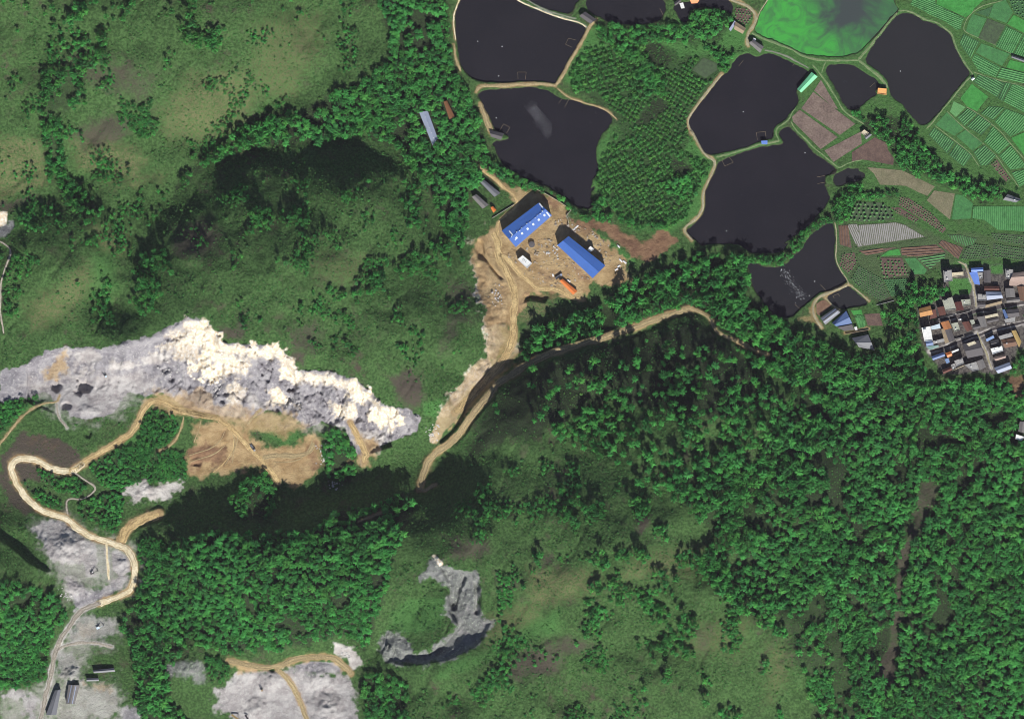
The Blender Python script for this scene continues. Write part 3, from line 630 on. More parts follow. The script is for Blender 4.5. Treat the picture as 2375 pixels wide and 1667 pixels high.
# ------------------------------------------------------------------ roads and paths: (name, look, width px, dust layer, points)
ROADS = [
    ('path', 'cream', 4, 'tan', 'Z3', '350 -60 300 80 258 200 268 330 286 470'),
    ('path', 'tan', 5, 'tan', 'Z3', '268 520 284 680 345 830'),
    ('dike_path', 'tan', 8, 'tan', 'Z3', '525 1075 560 1020 620 1000 850 1002 1010 990 1200 978 1350 990 1450 1002'),
    ('dike_path', 'tan', 8, 'tan', 'Z3', '1450 1002 1520 920 1590 760 1680 620 1760 470 1830 360 1870 290 1930 230'),
    ('path', 'cream', 3.6, 'dust', 'Z3', '1810 320 1760 278 1690 255 1560 225 1420 180 1290 130 1100 50 930 -40'),
    ('dike_path', 'greyroad', 5, 'lush', 'Z3', '1080 -20 1250 70 1400 140 1560 190 1700 215'),
    ('path', 'tan', 4, 'tan', 'Z3', '1480 1040 1600 1140 1780 1200 1960 1250 2080 1305 2170 1400'),
    ('dike_path', 'tan', 12, 'tan', 'Z3', '580 1210 630 1330 660 1440 700 1540'),
    ('dike_path', 'pale', 7, 'tan', 'Z4', '1880 870 1780 1000 1660 1150 1540 1310 1495 1420 1520 1530 1580 1600', 'Z8', '240 230 300 320 360 430 410 530 490 580 545 620 540 700 480 830 420 950 405 1050 410 1150 370 1260 280 1330 190 1400 195 1450 280 1550'),
    ('road', 'pale', 7, 'tan', 'Z5', '150 -20 330 30 440 80 510 150 520 240 470 340 430 400 410 500 430 540'),
    ('path', 'pale', 3.6, 'lush', 'Z5', '670 -20 585 110 530 220 485 350'),
    ('dike_path', 'olive', 7, 'lush', 'Z5', '470 390 620 455 780 515 930 575 1090 660 1200 700 1330 712 1480 710 1640 708 1720 700'),
    ('dike_path', 'olive', 8, 'lush', 'Z5', '1720 700 1800 600 1950 430 2100 220 2170 150'),
    ('dike_path', 'olive', 8, 'lush', 'Z5', '1720 710 1830 790 1950 880 2030 970 2055 1030'),
    ('path', 'greyroad', 5, 'lush', 'Z5', '620 590 760 610 900 665 1050 750 1140 800'),
    ('path', 'olive', 5, 'lush', 'Z5', '1180 760 1280 870 1370 1000 1460 1150 1530 1270 1620 1360 1780 1450'),
    ('path', 'olive', 4, 'lush', 'Z5', '1335 720 1305 790 1290 860'),
    ('path', 'olive', 5, 'lush', 'Z6', '620 150 740 140 850 180 960 260 1120 290 1240 370 1340 450 1360 560 1410 680 1480 800 1560 920 1620 990 1600 1020 1500 1110 1310 1340 1100 1600 1000 1720'),
    ('path', 'olive', 3.2, 'lush', 'Z6', '2010 10 1850 50 1720 90 1630 150 1540 240 1500 330 1490 420 1700 510 1920 600 2130 720 2296 790'),
    ('path', 'olive', 3.2, 'lush', 'Z6', '1620 960 1870 1045 2100 1100 2330 1160'),
    ('path', 'olive', 3.2, 'lush', 'Z7', '1530 -10 1690 80 1870 220 2010 340 2120 480 2296 680'),
    ('path', 'olive', 3.0, 'lush', 'Z7', '1110 240 1380 440 1600 620 1700 780'),
    ('path', 'olive', 3.0, 'lush', 'Z7', '1270 50 1510 280 1760 480 1930 640 2030 790 2160 960 2230 1060'),
    ('dike_path', 'olive', 7, 'lush', 'Z8', '560 580 700 540 850 490 1000 450 1090 420 1230 400 1300 385'),
    ('path', 'olive', 4, 'lush', 'Z8', '1300 385 1255 310 1260 240 1340 190 1410 140 1440 60 1490 0'),
    ('path', 'olive', 4, 'lush', 'Z8', '1430 160 1480 250 1600 360 1720 490 1850 580 1960 680 2000 710 2110 640 2267 608'),
    ('path', 'pale', 3.6, 'lush', 'Y4', '1440 80 1465 200 1460 400 1450 500 1490 610 1590 750 1605 810'),
    ('path', 'pale', 7, 'tan', 'Y4', '1600 808 1500 855 1430 885 1280 935 1200 1010 1180 1100 1220 1200 1290 1320'),
    ('path', 'pale', 3.6, 'tan', 'Y4', '1612 808 1720 885 1845 1000'),
    ('path', 'pale', 3.6, 'tan', 'Y4', '1340 960 1400 1035 1510 1110'),
    ('track', 'tan', 8, 'tan', 'W3', '1720 62 1820 90 1900 140 1930 210 1960 270 2050 310 2150 350 2270 410', 'Y4', '270 1460 400 1520 520 1580 660 1620'),
    ('track', 'tan', 14, 'tan', 'W3', '-20 750 80 680 300 535 500 450 800 360 1000 305 1150 245 1300 205 1450 140 1600 95 1720 62'),
    ('track', 'tan', 15, 'tan', 'X8', '1590 320 1500 440 1400 550 1300 680 1240 790 1130 890 1030 960 950 1020 880 1110 840 1220 820 1320 790 1400'),
    ('track', 'tan', 8, 'tan', 'X8', '790 1390 850 1420 900 1375 970 1340'),
    ('haul_road', 'ochre', 17, 'tan', 'Y2', '380 330 430 480 440 600 460 720 540 840 610 960 640 1080 640 1200 640 1350 625 1500', 'F', '1152 740 1148 775 1128 808 1092 850 1060 885 1020 925'),
    ('haul_road', 'ochre', 11, 'tan', 'Y2', '430 630 550 680 640 780 720 880 830 980 920 1060 1050 1090 1180 1090 1300 1140 1400 1200 1560 1235'),
    ('track', 'ochre', 8, 'tan', 'Y1', '450 40 600 170 750 260 850 370 950 450 1060 530 1140 620 1160 700 1100 800 950 900 830 1000 785 1100 800 1250'),
    ('haul_road', 'ochre', 13, 'tan', 'X1', '2296 1140 2100 1105 1900 1050 1780 995 1640 945 1560 1000 1500 1100 1470 1200 1400 1310 1280 1380 1150 1460 1030 1530 900 1607 800 1690 740 1715'),
    ('haul_road', 'cream', 15, 'tan', 'X2', '900 250 800 315 740 340 620 330 500 280 380 220 280 190 190 190 130 230 115 320 160 440 240 560 330 660 420 740 560 790 680 820 760 880 850 960 980 1030 1130 1080 1250 1110 1340 1150 1410 1230 1440 1340 1430 1480 1400 1600', 'X3', '1340 270 1200 320 1050 380'),
    ('haul_road', 'dusty', 11, 'dust', 'X3', '1080 365 900 430 820 500 740 620 660 740 610 830 570 930 560 1040 530 1180 480 1400 420 1640'),
    ('track', 'dusty', 8, 'dust', 'X3', '600 880 700 815 850 790 1000 792 1200 835'),
    ('haul_road', 'ochre', 20, 'tan', 'X2', '1280 1080 1350 960 1420 890 1550 830 1690 785'),
    ('track', 'cream', 7, 'dust', 'X2', '1130 1090 1145 1250 1160 1490'),
    ('track', 'tan', 5, 'tan', 'X1', '640 900 600 985 480 980 350 1040 230 1130 120 1270 30 1380 -40 1470'),
    ('track', 'dusty', 6, 'dust', 'X1', '600 985 620 1130 720 1250'),
    ('track', 'dusty', 5, 'brown', 'X2', '780 340 900 420 1040 510 960 590 850 640 720 620 700 700 720 790'),
    ('haul_road', 'ochre', 12, 'tan', 'X4', '-10 1055 200 1085 400 1120 530 1170 640 1270 760 1400 880 1530', 'X5', '900 240 980 340 1060 440 1130 540'),
    ('track', 'tan', 12, 'tan', 'X5', '960 280 1150 245 1300 265 1450 240 1500 120'),
    ('track', 'tan', 7, 'tan', 'X4', '800 1220 870 1120 940 1050'),
    ('haul_road', 'ochre', 13, 'tan', 'X4', '1890 1190 1960 1310 2030 1450 2080 1560', 'X5', '2050 250 2040 330'),
    ('track', 'tan', 12, 'tan', 'X6', '370 980 550 1020 750 1060 900 1040 1050 975 1250 945 1450 940 1550 985 1640 1075 1680 1130'),
    ('track', 'tan', 11, 'tan', 'X6', '880 1070 980 1150 1060 1260 1120 1400 1180 1540 1220 1660'),
    ('track', 'tan', 3, 'tan', 'X5', '640 340 655 200 670 100 640 20'),
    ('track', 'tan', 3, 'tan', 'X5', '560 360 630 240 690 120 700 30'),
    ('track', 'ochre', 3, 'tan', 'X5', '430 440 560 330 640 200 660 60'),
    ('track', 'tan', 3, 'red', 'X5', '170 260 300 215 420 180 520 90 560 0'),
    ('track', 'tan', 3, 'red', 'X5', '180 330 320 280 440 250 560 150'),
    ('track', 'tan', 3, 'tan', 'X5', '1500 70 1450 200 1380 290 1250 330 1080 330'),
    ('track', 'tan', 3, 'tan', 'X4', '300 1180 280 1280 230 1400'),
    ('track', 'tan', 4, 'tan', 'X4', '120 1130 100 1240 40 1380 -60 1470 -160 1490'),
    ('track', 'tan', 5, 'tan', 'X5', '1980 960 2100 910 2230 860'),
    ('path', 'dusty', 5, 'brown', 'W1', '-30 600 60 640 110 690 80 790 30 900 10 1050 5 1250 40 1430'),
    ('village_lane', 'pale', 5, 'dust', 'Y5', '1130 360 1270 420 1300 560 1380 720 1420 900 1450 1170'),
    ('street', 'asphalt', 9, 'dust', 'Y5', '770 1400 1100 1320 1500 1225 1900 1160 2330 1080'),
    ('street', 'asphalt', 8, 'dust', 'Y6', '620 880 900 800 1150 700 1400 610 1560 560 1800 470 2100 410 2330 360'),
    ('village_lane', 'pale', 5, 'dust', 'Y6', '1460 540 1540 720 1620 870 1660 1010 1720 1180'),
    ('village_lane', 'tan', 5, 'tan', 'Y7', '850 930 960 915 1120 880 1260 860'),
]
roads = []
for rd in ROADS:
    pts = chaikin(P(*rd[4:]), False, 2)
    w = rd[2] * MPP
    cover_line(rd[3], pts, w * 0.62, 1.6, 0.8, 1.5)
    if rd[3] != 'lush':
        cover_line('tan' if rd[3] == 'tan' else rd[3], pts, w * 0.9, 4.0, 0.35, 3)
    # level the ground across the road
    sx, sy = box_slice(pts, w + 5)
    x, y = XX[sx, sy], YY[sx, sy]
    best = np.full(x.shape, 1e9)
    zc = np.zeros(x.shape)
    seg = np.concatenate([[0], np.cumsum(np.hypot(*np.diff(pts, axis=0).T))])
    n = max(int(seg[-1] / 4), 2)
    s_ = np.linspace(0, seg[-1], n)
    cen = np.stack([np.interp(s_, seg, pts[:, 0]), np.interp(s_, seg, pts[:, 1])], 1)
    h = bilin(GX, GY, Z, cen[:, 0], cen[:, 1])
    k = min(9, n)
    hp = np.convolve(np.pad(h, k // 2, 'edge'), np.ones(k) / k, 'valid')[:n]
    for q in range(n - 1):
        a, b = cen[q], cen[q + 1]
        i0, i1 = np.searchsorted(GX[sx], [min(a[0], b[0]) - w - 5, max(a[0], b[0]) + w + 5])
        j0, j1 = np.searchsorted(GY[sy], [min(a[1], b[1]) - w - 5, max(a[1], b[1]) + w + 5])
        if i1 <= i0 or j1 <= j0:
            continue
        xs, ys = x[i0:i1, j0:j1], y[i0:i1, j0:j1]
        dd = b - a
        t = np.clip(((xs - a[0]) * dd[0] + (ys - a[1]) * dd[1]) / max(dd @ dd, 1e-9), 0, 1)
        ds = np.hypot(xs - a[0] - t * dd[0], ys - a[1] - t * dd[1])
        bb = best[i0:i1, j0:j1]
        zb = zc[i0:i1, j0:j1]
        u = ds < bb
        zb[u] = (hp[q] + (hp[q + 1] - hp[q]) * t)[u]
        bb[u] = ds[u]
    wgt = 1 - smooth(w * 0.55, w * 0.55 + 3.5, best)
    lowered = Z[sx, sy] * (1 - wgt) + zc * wgt
    ok = COV['wet'][sx, sy] < 0.5
    Z[sx, sy] = np.where(ok, lowered, Z[sx, sy])
    roads.append((rd, pts, w))


def H(x, y):
    return bilin(GX, GY, Z, np.asarray(x, float), np.asarray(y, float))


# ------------------------------------------------------------------ materials
def new_mat(name):
    m = bpy.data.materials.new(name)
    m.use_nodes = True
    t = m.node_tree
    b = t.nodes['Principled BSDF']
    b.inputs['Specular IOR Level'].default_value = 0.25
    b.inputs['Roughness'].default_value = 0.9
    return m, t, b


def node(t, kind, **kw):
    n = t.nodes.new(kind)
    for k, v in kw.items():
        setattr(n, k, v)
    return n


def noise(t, scale, detail=3, rough=0.55, coord=None, dist=0.0):
    n = node(t, 'ShaderNodeTexNoise')
    n.inputs['Scale'].default_value = scale
    n.inputs['Detail'].default_value = detail
    n.inputs['Roughness'].default_value = rough
    n.inputs['Distortion'].default_value = dist
    if coord is not None:
        t.links.new(coord, n.inputs['Vector'])
    return n.outputs['Fac']


def ramp(t, fac, lo, hi):
    n = node(t, 'ShaderNodeMapRange')
    n.interpolation_type = 'SMOOTHSTEP'
    n.inputs['From Min'].default_value = lo
    n.inputs['From Max'].default_value = hi
    t.links.new(fac, n.inputs['Value'])
    return n.outputs['Result']


def mix(t, fac, a, b, mode='MIX'):
    n = node(t, 'ShaderNodeMix', data_type='RGBA', blend_type=mode)
    for sock, v in ((n.inputs['Factor'], fac), (n.inputs['A'], a), (n.inputs['B'], b)):
        if isinstance(v, (int, float)):
            sock.default_value = v
        elif isinstance(v, tuple):
            sock.default_value = (*v, 1) if len(v) == 3 else v
        else:
            t.links.new(v, sock)
    return n.outputs['Result']


def mathn(t, op, a, b=0.0):
    n = node(t, 'ShaderNodeMath', operation=op)
    for i, v in enumerate((a, b)):
        if isinstance(v, (int, float)):
            n.inputs[i].default_value = v
        else:
            t.links.new(v, n.inputs[i])
    return n.outputs[0]


def bump(t, b, h, strength=0.5, dist=1.0):
    n = node(t, 'ShaderNodeBump')
    n.inputs['Strength'].default_value = strength
    n.inputs['Distance'].default_value = dist
    t.links.new(h, n.inputs['Height'])
    t.links.new(n.outputs['Normal'], b.inputs['Normal'])


def pos(t):
    return node(t, 'ShaderNodeNewGeometry').outputs['Position']


def mat_plain(name, c1, c2, scale=0.5, rough=0.85, bmp=0.0, spec=0.25, obj=False, fine=None):
    """mottled two-tone surface with finer speckle"""
    m, t, b = new_mat(name)
    co = node(t, 'ShaderNodeTexCoord').outputs['Object'] if obj else pos(t)
    f = ramp(t, noise(t, scale, 4, 0.6, co), 0.32, 0.68)
    col = mix(t, f, c1, c2)
    g = noise(t, fine or scale * 6, 2, 0.5, co)
    col = mix(t, 0.35, col, mix(t, ramp(t, g, 0.3, 0.7), (0.25, 0.25, 0.25), (0.85, 0.85, 0.85)), 'OVERLAY')
    if name.startswith(('crop', 'field')):
        pt = noise(t, 0.075, 4, 0.65, co, 0.6)
        col = mix(t, mathn(t, 'MULTIPLY', ramp(t, pt, 0.50, 0.72), 0.55), col, tuple(v * 0.55 for v in c1))
        col = mix(t, mathn(t, 'MULTIPLY', ramp(t, mathn(t, 'SUBTRACT', 1.0, pt), 0.55, 0.75), 0.5), col, tuple(min(v * 1.3, .8) for v in c2))
    if name.startswith('road'):
        ra = node(t, 'ShaderNodeAttribute', attribute_name='rut')
        col = mix(t, mathn(t, 'MULTIPLY', ra.outputs['Fac'], ramp(t, noise(t, 0.12, 2, 0.5, co), 0.35, 0.6)), col, tuple(v * 0.62 for v in c1))
    t.links.new(col, b.inputs['Base Color'])
    b.inputs['Roughness'].default_value = rough
    b.inputs['Specular IOR Level'].default_value = spec
    if bmp:
        bump(t, b, g, bmp, 0.3)
    return m


def mat_terrain():
    m, t, b = new_mat('terrain')
    p = pos(t)
    chan = {}
    for gi in range(0, len(LAYERS), 3):
        a = node(t, 'ShaderNodeAttribute', attribute_name=f'cover_{gi // 3}')
        s = node(t, 'ShaderNodeSeparateColor')
        t.links.new(a.outputs['Color'], s.inputs[0])
        for k in range(3):
            if gi + k < len(LAYERS):
                chan[LAYERS[gi + k]] = s.outputs[k]
    n_big = noise(t, 0.014, 5, 0.6, p)
    n_mid = noise(t, 0.07, 4, 0.65, p)
    n_sm = noise(t, 0.33, 3, 0.6, p)
    n_fin = noise(t, 1.1, 2, 0.6, p)
    green = mix(t, ramp(t, n_sm, 0.38, 0.64), (0.038, 0.082, 0.025), (0.072, 0.148, 0.046))
    drab = mix(t, ramp(t, n_fin, 0.3, 0.7), (0.062, 0.053, 0.040), (0.100, 0.084, 0.060))
    base = mix(t, mathn(t, 'MULTIPLY', ramp(t, n_mid, 0.48, 0.72), ramp(t, n_big, 0.42, 0.64)), green, drab)
    n_dry = mix(t, ramp(t, n_sm, 0.4, 0.62), (0.150, 0.160, 0.074), (0.086, 0.144, 0.048))
    n_dry = mix(t, ramp(t, n_fin, 0.52, 0.72), n_dry, (0.045, 0.060, 0.022))
    n_brn = mix(t, ramp(t, n_fin, 0.35, 0.7), (0.064, 0.054, 0.044), (0.094, 0.080, 0.062))
    n_brn = mix(t, ramp(t, n_sm, 0.56, 0.7), n_brn, (0.045, 0.066, 0.028))
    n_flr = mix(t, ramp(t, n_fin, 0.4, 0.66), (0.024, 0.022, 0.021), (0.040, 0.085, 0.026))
    n_lsh = mix(t, ramp(t, n_fin, 0.32, 0.66), (0.046, 0.140, 0.034), (0.085, 0.220, 0.060))
    n_gry = mix(t, ramp(t, n_mid, 0.35, 0.65), (0.195, 0.185, 0.205), (0.32, 0.308, 0.325))
    n_gry = mix(t, ramp(t, n_sm, 0.52, 0.72), n_gry, (0.43, 0.418, 0.415))
    n_gry = mix(t, ramp(t, n_fin, 0.64, 0.80), n_gry, (0.17, 0.155, 0.16))
    n_crm = mix(t, ramp(t, n_sm, 0.4, 0.65), (0.74, 0.62, 0.45), (0.86, 0.82, 0.74))
    n_crm = mix(t, ramp(t, n_fin, 0.58, 0.76), n_crm, (0.46, 0.31, 0.20))
    n_tan = mix(t, ramp(t, n_mid, 0.35, 0.65), (0.32, 0.215, 0.108), (0.46, 0.335, 0.180))
    n_tan = mix(t, ramp(t, n_fin, 0.55, 0.80), n_tan, (0.24, 0.165, 0.105))
    n_red = mix(t, ramp(t, n_mid, 0.34, 0.66), (0.165, 0.095, 0.060), (0.270, 0.165, 0.098))
    n_dst = mix(t, ramp(t, n_mid, 0.35, 0.65), (0.42, 0.385, 0.37), (0.58, 0.555, 0.53))
    n_dst = mix(t, ramp(t, n_fin, 0.58, 0.74), n_dst, (0.25, 0.22, 0.20))
    n_pav = mix(t, ramp(t, n_sm, 0.4, 0.6), (0.070, 0.062, 0.062), (0.130, 0.118, 0.108))
    n_wet = (0.035, 0.034, 0.026)
    col = base
    wob = mathn(t, 'MULTIPLY', mathn(t, 'SUBTRACT', n_fin, 0.5), 0.7)
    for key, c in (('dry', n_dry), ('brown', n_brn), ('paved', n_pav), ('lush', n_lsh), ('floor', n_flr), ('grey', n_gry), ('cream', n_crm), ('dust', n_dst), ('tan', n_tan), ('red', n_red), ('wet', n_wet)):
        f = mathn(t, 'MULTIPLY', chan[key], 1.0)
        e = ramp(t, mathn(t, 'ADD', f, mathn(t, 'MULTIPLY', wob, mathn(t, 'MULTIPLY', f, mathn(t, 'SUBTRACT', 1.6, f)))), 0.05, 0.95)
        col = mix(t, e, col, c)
    t.links.new(col, b.inputs['Base Color'])
    b.inputs['Roughness'].default_value = 0.95
    b.inputs['Specular IOR Level'].default_value = 0.1
    hh = mathn(t, 'ADD', mathn(t, 'MULTIPLY', n_fin, 0.7), n_sm)
    bump(t, b, hh, 0.8, 1.3)
    return m


def mat_water(algae=False):
    m, t, b = new_mat('pond_water_algae' if algae else 'pond_water')
    p = pos(t)
    base = mix(t, ramp(t, noise(t, 0.02, 3, 0.5, p), 0.3, 0.7), (0.0155, 0.0158, 0.0200), (0.0195, 0.0190, 0.0238))
    oin = node(t, 'ShaderNodeObjectInfo')
    base = mix(t, mathn(t, 'MULTIPLY', ramp(t, oin.outputs['Random'], 0.45, 1.0), 0.7), base, (0.0270, 0.0285, 0.0300))
    base = mix(t, ramp(t, noise(t, 0.25, 3, 0.6, p, 1.0), 0.62, 0.80), base, (0.030, 0.031, 0.036))
    if algae:
        c = P('Z5', '1600 110')[0]
        mp = node(t, 'ShaderNodeMapping')
        mp.inputs['Location'].default_value = (-c[0], -c[1], 0)
        t.links.new(p, mp.inputs['Vector'])
        # scum drifts to the banks: swirls of it, thin in the middle of the pond
        wv = node(t, 'ShaderNodeVectorMath', operation='ADD')
        nz = node(t, 'ShaderNodeTexNoise')
        nz.inputs['Scale'].default_value = 0.022
        nz.inputs['Detail'].default_value = 5
        nz.inputs['Distortion'].default_value = 1.6
        t.links.new(p, nz.inputs['Vector'])
        sc = node(t, 'ShaderNodeVectorMath', operation='SCALE')
        sc.inputs['Scale'].default_value = 70
        t.links.new(nz.outputs['Color'], sc.inputs[0])
        t.links.new(mp.outputs[0], wv.inputs[0])
        t.links.new(sc.outputs[0], wv.inputs[1])
        ln = node(t, 'ShaderNodeVectorMath', operation='LENGTH')
        sub = node(t, 'ShaderNodeVectorMath', operation='SUBTRACT')
        sub.inputs[1].default_value = (35, 35, 35)
        t.links.new(wv.outputs[0], sub.inputs[0])
        fl = node(t, 'ShaderNodeVectorMath', operation='MULTIPLY')
        fl.inputs[1].default_value = (0.85, 1.0, 0.0)
        t.links.new(sub.outputs[0], fl.inputs[0])
        t.links.new(fl.outputs[0], ln.inputs[0])
        f = ramp(t, ln.outputs['Value'], 12, 50)
        strk = ramp(t, noise(t, 0.040, 5, 0.6, p, 2.6), 0.32, 0.62)
        f2 = mathn(t, 'MULTIPLY', f, mathn(t, 'ADD', 0.48, mathn(t, 'MULTIPLY', strk, 0.52)))
        murk = mix(t, 0.0, (0.048, 0.062, 0.062), (0.048, 0.062, 0.062))
        sep = node(t, 'ShaderNodeSeparateXYZ')
        t.links.new(mp.outputs[0], sep.inputs[0])
        west = ramp(t, mathn(t, 'MULTIPLY', sep.outputs[0], -1.0), -75, 45)
        scum = mix(t, west, (0.050, 0.165, 0.062), (0.055, 0.34, 0.055))
        base = mix(t, f2, murk, scum)
    t.links.new(base, b.inputs['Base Color'])
    b.inputs['Roughness'].default_value = 0.55 if algae else 0.16
    b.inputs['IOR'].default_value = 1.33
    w = node(t, 'ShaderNodeTexWave')
    w.inputs['Scale'].default_value = 0.16
    w.inputs['Distortion'].default_value = 2.5
    w.inputs['Detail'].default_value = 2
    mp2 = node(t, 'ShaderNodeMapping')
    mp2.inputs['Rotation'].default_value = (0, 0, 1.4)
    t.links.new(p, mp2.inputs['Vector'])
    t.links.new(mp2.outputs[0], w.inputs['Vector'])
    bump(t, b, w.outputs['Fac'], 0.05, 0.3)
    return m


def mat_leaf(name, dark, mid, light, sat=0.25):
    """foliage: colour varies from plant to plant and from leaf clump to leaf clump, a little light passes through"""
    m, t, b = new_mat(name)
    oi = node(t, 'ShaderNodeObjectInfo')
    at = node(t, 'ShaderNodeAttribute', attribute_name='tint')
    f = mathn(t, 'ADD', mathn(t, 'MULTIPLY', oi.outputs['Random'], 0.55), mathn(t, 'MULTIPLY', at.outputs['Fac'], 0.45))
    big = ramp(t, noise(t, 0.022, 3, 0.5, pos(t)), 0.35, 0.65)
    c = mix(t, ramp(t, f, 0.05, 0.55), dark, mid)
    c = mix(t, ramp(t, f, 0.5, 0.95), c, light)
    c = mix(t, mathn(t, 'MULTIPLY', big, 0.45), c, mix(t, 1.0, c, (1.12, 0.94, 0.95), 'MULTIPLY'))
    hue = mathn(t, 'FRACT', mathn(t, 'MULTIPLY', oi.outputs['Random'], 17.31))
    c = mix(t, mathn(t, 'MULTIPLY', ramp(t, hue, 0.55, 1.0), 0.8), c, mix(t, 1.0, c, (1.35, 1.0, 0.9), 'MULTIPLY'))
    c = mix(t, mathn(t, 'MULTIPLY', ramp(t, mathn(t, 'SUBTRACT', 1.0, hue), 0.6, 1.0), 0.8), c, mix(t, 1.0, c, (0.75, 0.72, 0.95), 'MULTIPLY'))
    t.links.new(c, b.inputs['Base Color'])
    b.inputs['Roughness'].default_value = 0.7
    b.inputs['Specular IOR Level'].default_value = 0.2
    tr = node(t, 'ShaderNodeBsdfTranslucent')
    t.links.new(c, tr.inputs['Color'])
    mx = node(t, 'ShaderNodeMixShader')
    mx.inputs[0].default_value = 0.22
    out = t.nodes['Material Output']
    t.links.new(b.outputs[0], mx.inputs[1])
    t.links.new(tr.outputs[0], mx.inputs[2])
    t.links.new(mx.outputs[0], out.inputs['Surface'])
    return m


def mat_sheet(name, c, ribs=1.0, dirt=0.25, rough=0.45):
    """ribbed metal or tile roofing with grime, ribs run down the slope (object Y)"""
    m, t, b = new_mat(name)
    tc = node(t, 'ShaderNodeTexCoord').outputs['Object']
    g = noise(t, 0.35, 4, 0.6, pos(t))
    col = mix(t, mathn(t, 'MULTIPLY', ramp(t, g, 0.4, 0.75), dirt), c, tuple(v * 0.55 + 0.03 for v in c))
    col = mix(t, mathn(t, 'MULTIPLY', ramp(t, noise(t, 1.7, 2, 0.5, pos(t)), 0.45, 0.7), dirt * 0.6), col, tuple(min(v * 1.25 + 0.02, 0.9) for v in c))
    t.links.new(col, b.inputs['Base Color'])
    b.inputs['Roughness'].default_value = rough
    w = node(t, 'ShaderNodeTexWave')
    w.bands_direction = 'X'
    w.inputs['Scale'].default_value = 0.33 * ribs
    t.links.new(tc, w.inputs['Vector'])
    bump(t, b, w.outputs['Fac'], 0.35, 0.12)
    return m


M = {
    'terrain': mat_terrain(), 'dark': mat_water(), 'algae': mat_water(True),
    'leaf': mat_plain('crop_bright_leaf', (0.038, 0.205, 0.038), (0.056, 0.270, 0.056), 0.25),
    'green': mat_plain('crop_green', (0.046, 0.155, 0.050), (0.060, 0.205, 0.064), 0.25),
    'deep': mat_plain('field_deep_green', (0.034, 0.100, 0.040), (0.048, 0.130, 0.050), 0.25),
    'dull': mat_plain('field_dull_green', (0.050, 0.075, 0.042), (0.068, 0.110, 0.052), 0.3),
    'pale': mat_plain('field_pale_green', (0.095, 0.250, 0.085), (0.120, 0.300, 0.110), 0.2),
    'olive': mat_plain('field_olive_stubble', (0.150, 0.145, 0.085), (0.195, 0.175, 0.110), 0.12),
    'mauve': mat_plain('field_ploughed_mauve', (0.150, 0.110, 0.094), (0.195, 0.148, 0.122), 0.08),
    'clay': mat_plain('field_clay_brown', (0.100, 0.066, 0.056), (0.140, 0.094, 0.076), 0.2),
    'red': mat_plain('field_red_earth', (0.150, 0.088, 0.056), (0.195, 0.118, 0.080), 0.2),
    'plastic': mat_plain('field_plastic_beds', (0.110, 0.125, 0.085), (0.150, 0.150, 0.115), 0.3),
    'croprow': mat_plain('crop_row_leaf', (0.080, 0.240, 0.080), (0.115, 0.320, 0.110), 0.4),
    'film': mat_plain('mulch_film', (0.27, 0.255, 0.26), (0.34, 0.33, 0.32), 0.4),
    'dots': mat_plain('crop_plant_leaf', (0.050, 0.160, 0.045), (0.110, 0.240, 0.080), 0.5),
    'tan': mat_plain('road_tan_earth', (0.30, 0.235, 0.125), (0.40, 0.315, 0.175), 0.12, bmp=0.4),
    'cream': mat_plain('road_cream_dust', (0.60, 0.50, 0.32), (0.74, 0.65, 0.46), 0.1, bmp=0.3),
    'ochre': mat_plain('road_ochre_earth', (0.40, 0.285, 0.135), (0.54, 0.405, 0.205), 0.1, bmp=0.4),
    'palepath': mat_plain('road_pale_earth', (0.27, 0.245, 0.155), (0.36, 0.325, 0.215), 0.15, bmp=0.3),
    'olivepath': mat_plain('path_grassy', (0.115, 0.190, 0.078), (0.190, 0.235, 0.115), 0.2, bmp=0.3),
    'greyroad': mat_plain('path_grey_concrete', (0.155, 0.170, 0.130), (0.21, 0.22, 0.17), 0.2),
    'dusty': mat_plain('road_grey_dust', (0.28, 0.25, 0.21), (0.37, 0.335, 0.28), 0.12, bmp=0.3),
    'asphalt': mat_plain('street_asphalt', (0.050, 0.044, 0.046), (0.075, 0.066, 0.066), 0.3),
}


# ------------------------------------------------------------------ mesh helpers
def mesh_of(name, verts, faces, mat, smooth_sh=False):
    me = bpy.data.meshes.new(name)
    me.from_pydata([tuple(map(float, v)) for v in verts], [], faces)
    me.materials.append(mat)
    me.update()
    if smooth_sh:
        me.polygons.foreach_set('use_smooth', [True] * len(me.polygons))
    return me


def link(name, me, parent=None, loc=None, rotz=0.0, scale=None):
    o = bpy.data.objects.new(name, me)
    C.objects.link(o)
    if parent is not None:
        o.parent = parent
    if loc is not None:
        o.location = loc
    o.rotation_euler = (0, 0, rotz)
    if scale is not None:
        o.scale = scale
    return o


def tag(o, label, cat, group=None):
    o['label'] = label
    o['category'] = cat
    if group:
        o['group'] = group
    return o


def structure(o):
    o['kind'] = 'structure'
    return o


def stuff(o, label=None, cat=None):
    o['kind'] = 'stuff'
    if label:
        o['label'] = label
        o['category'] = cat
    return o


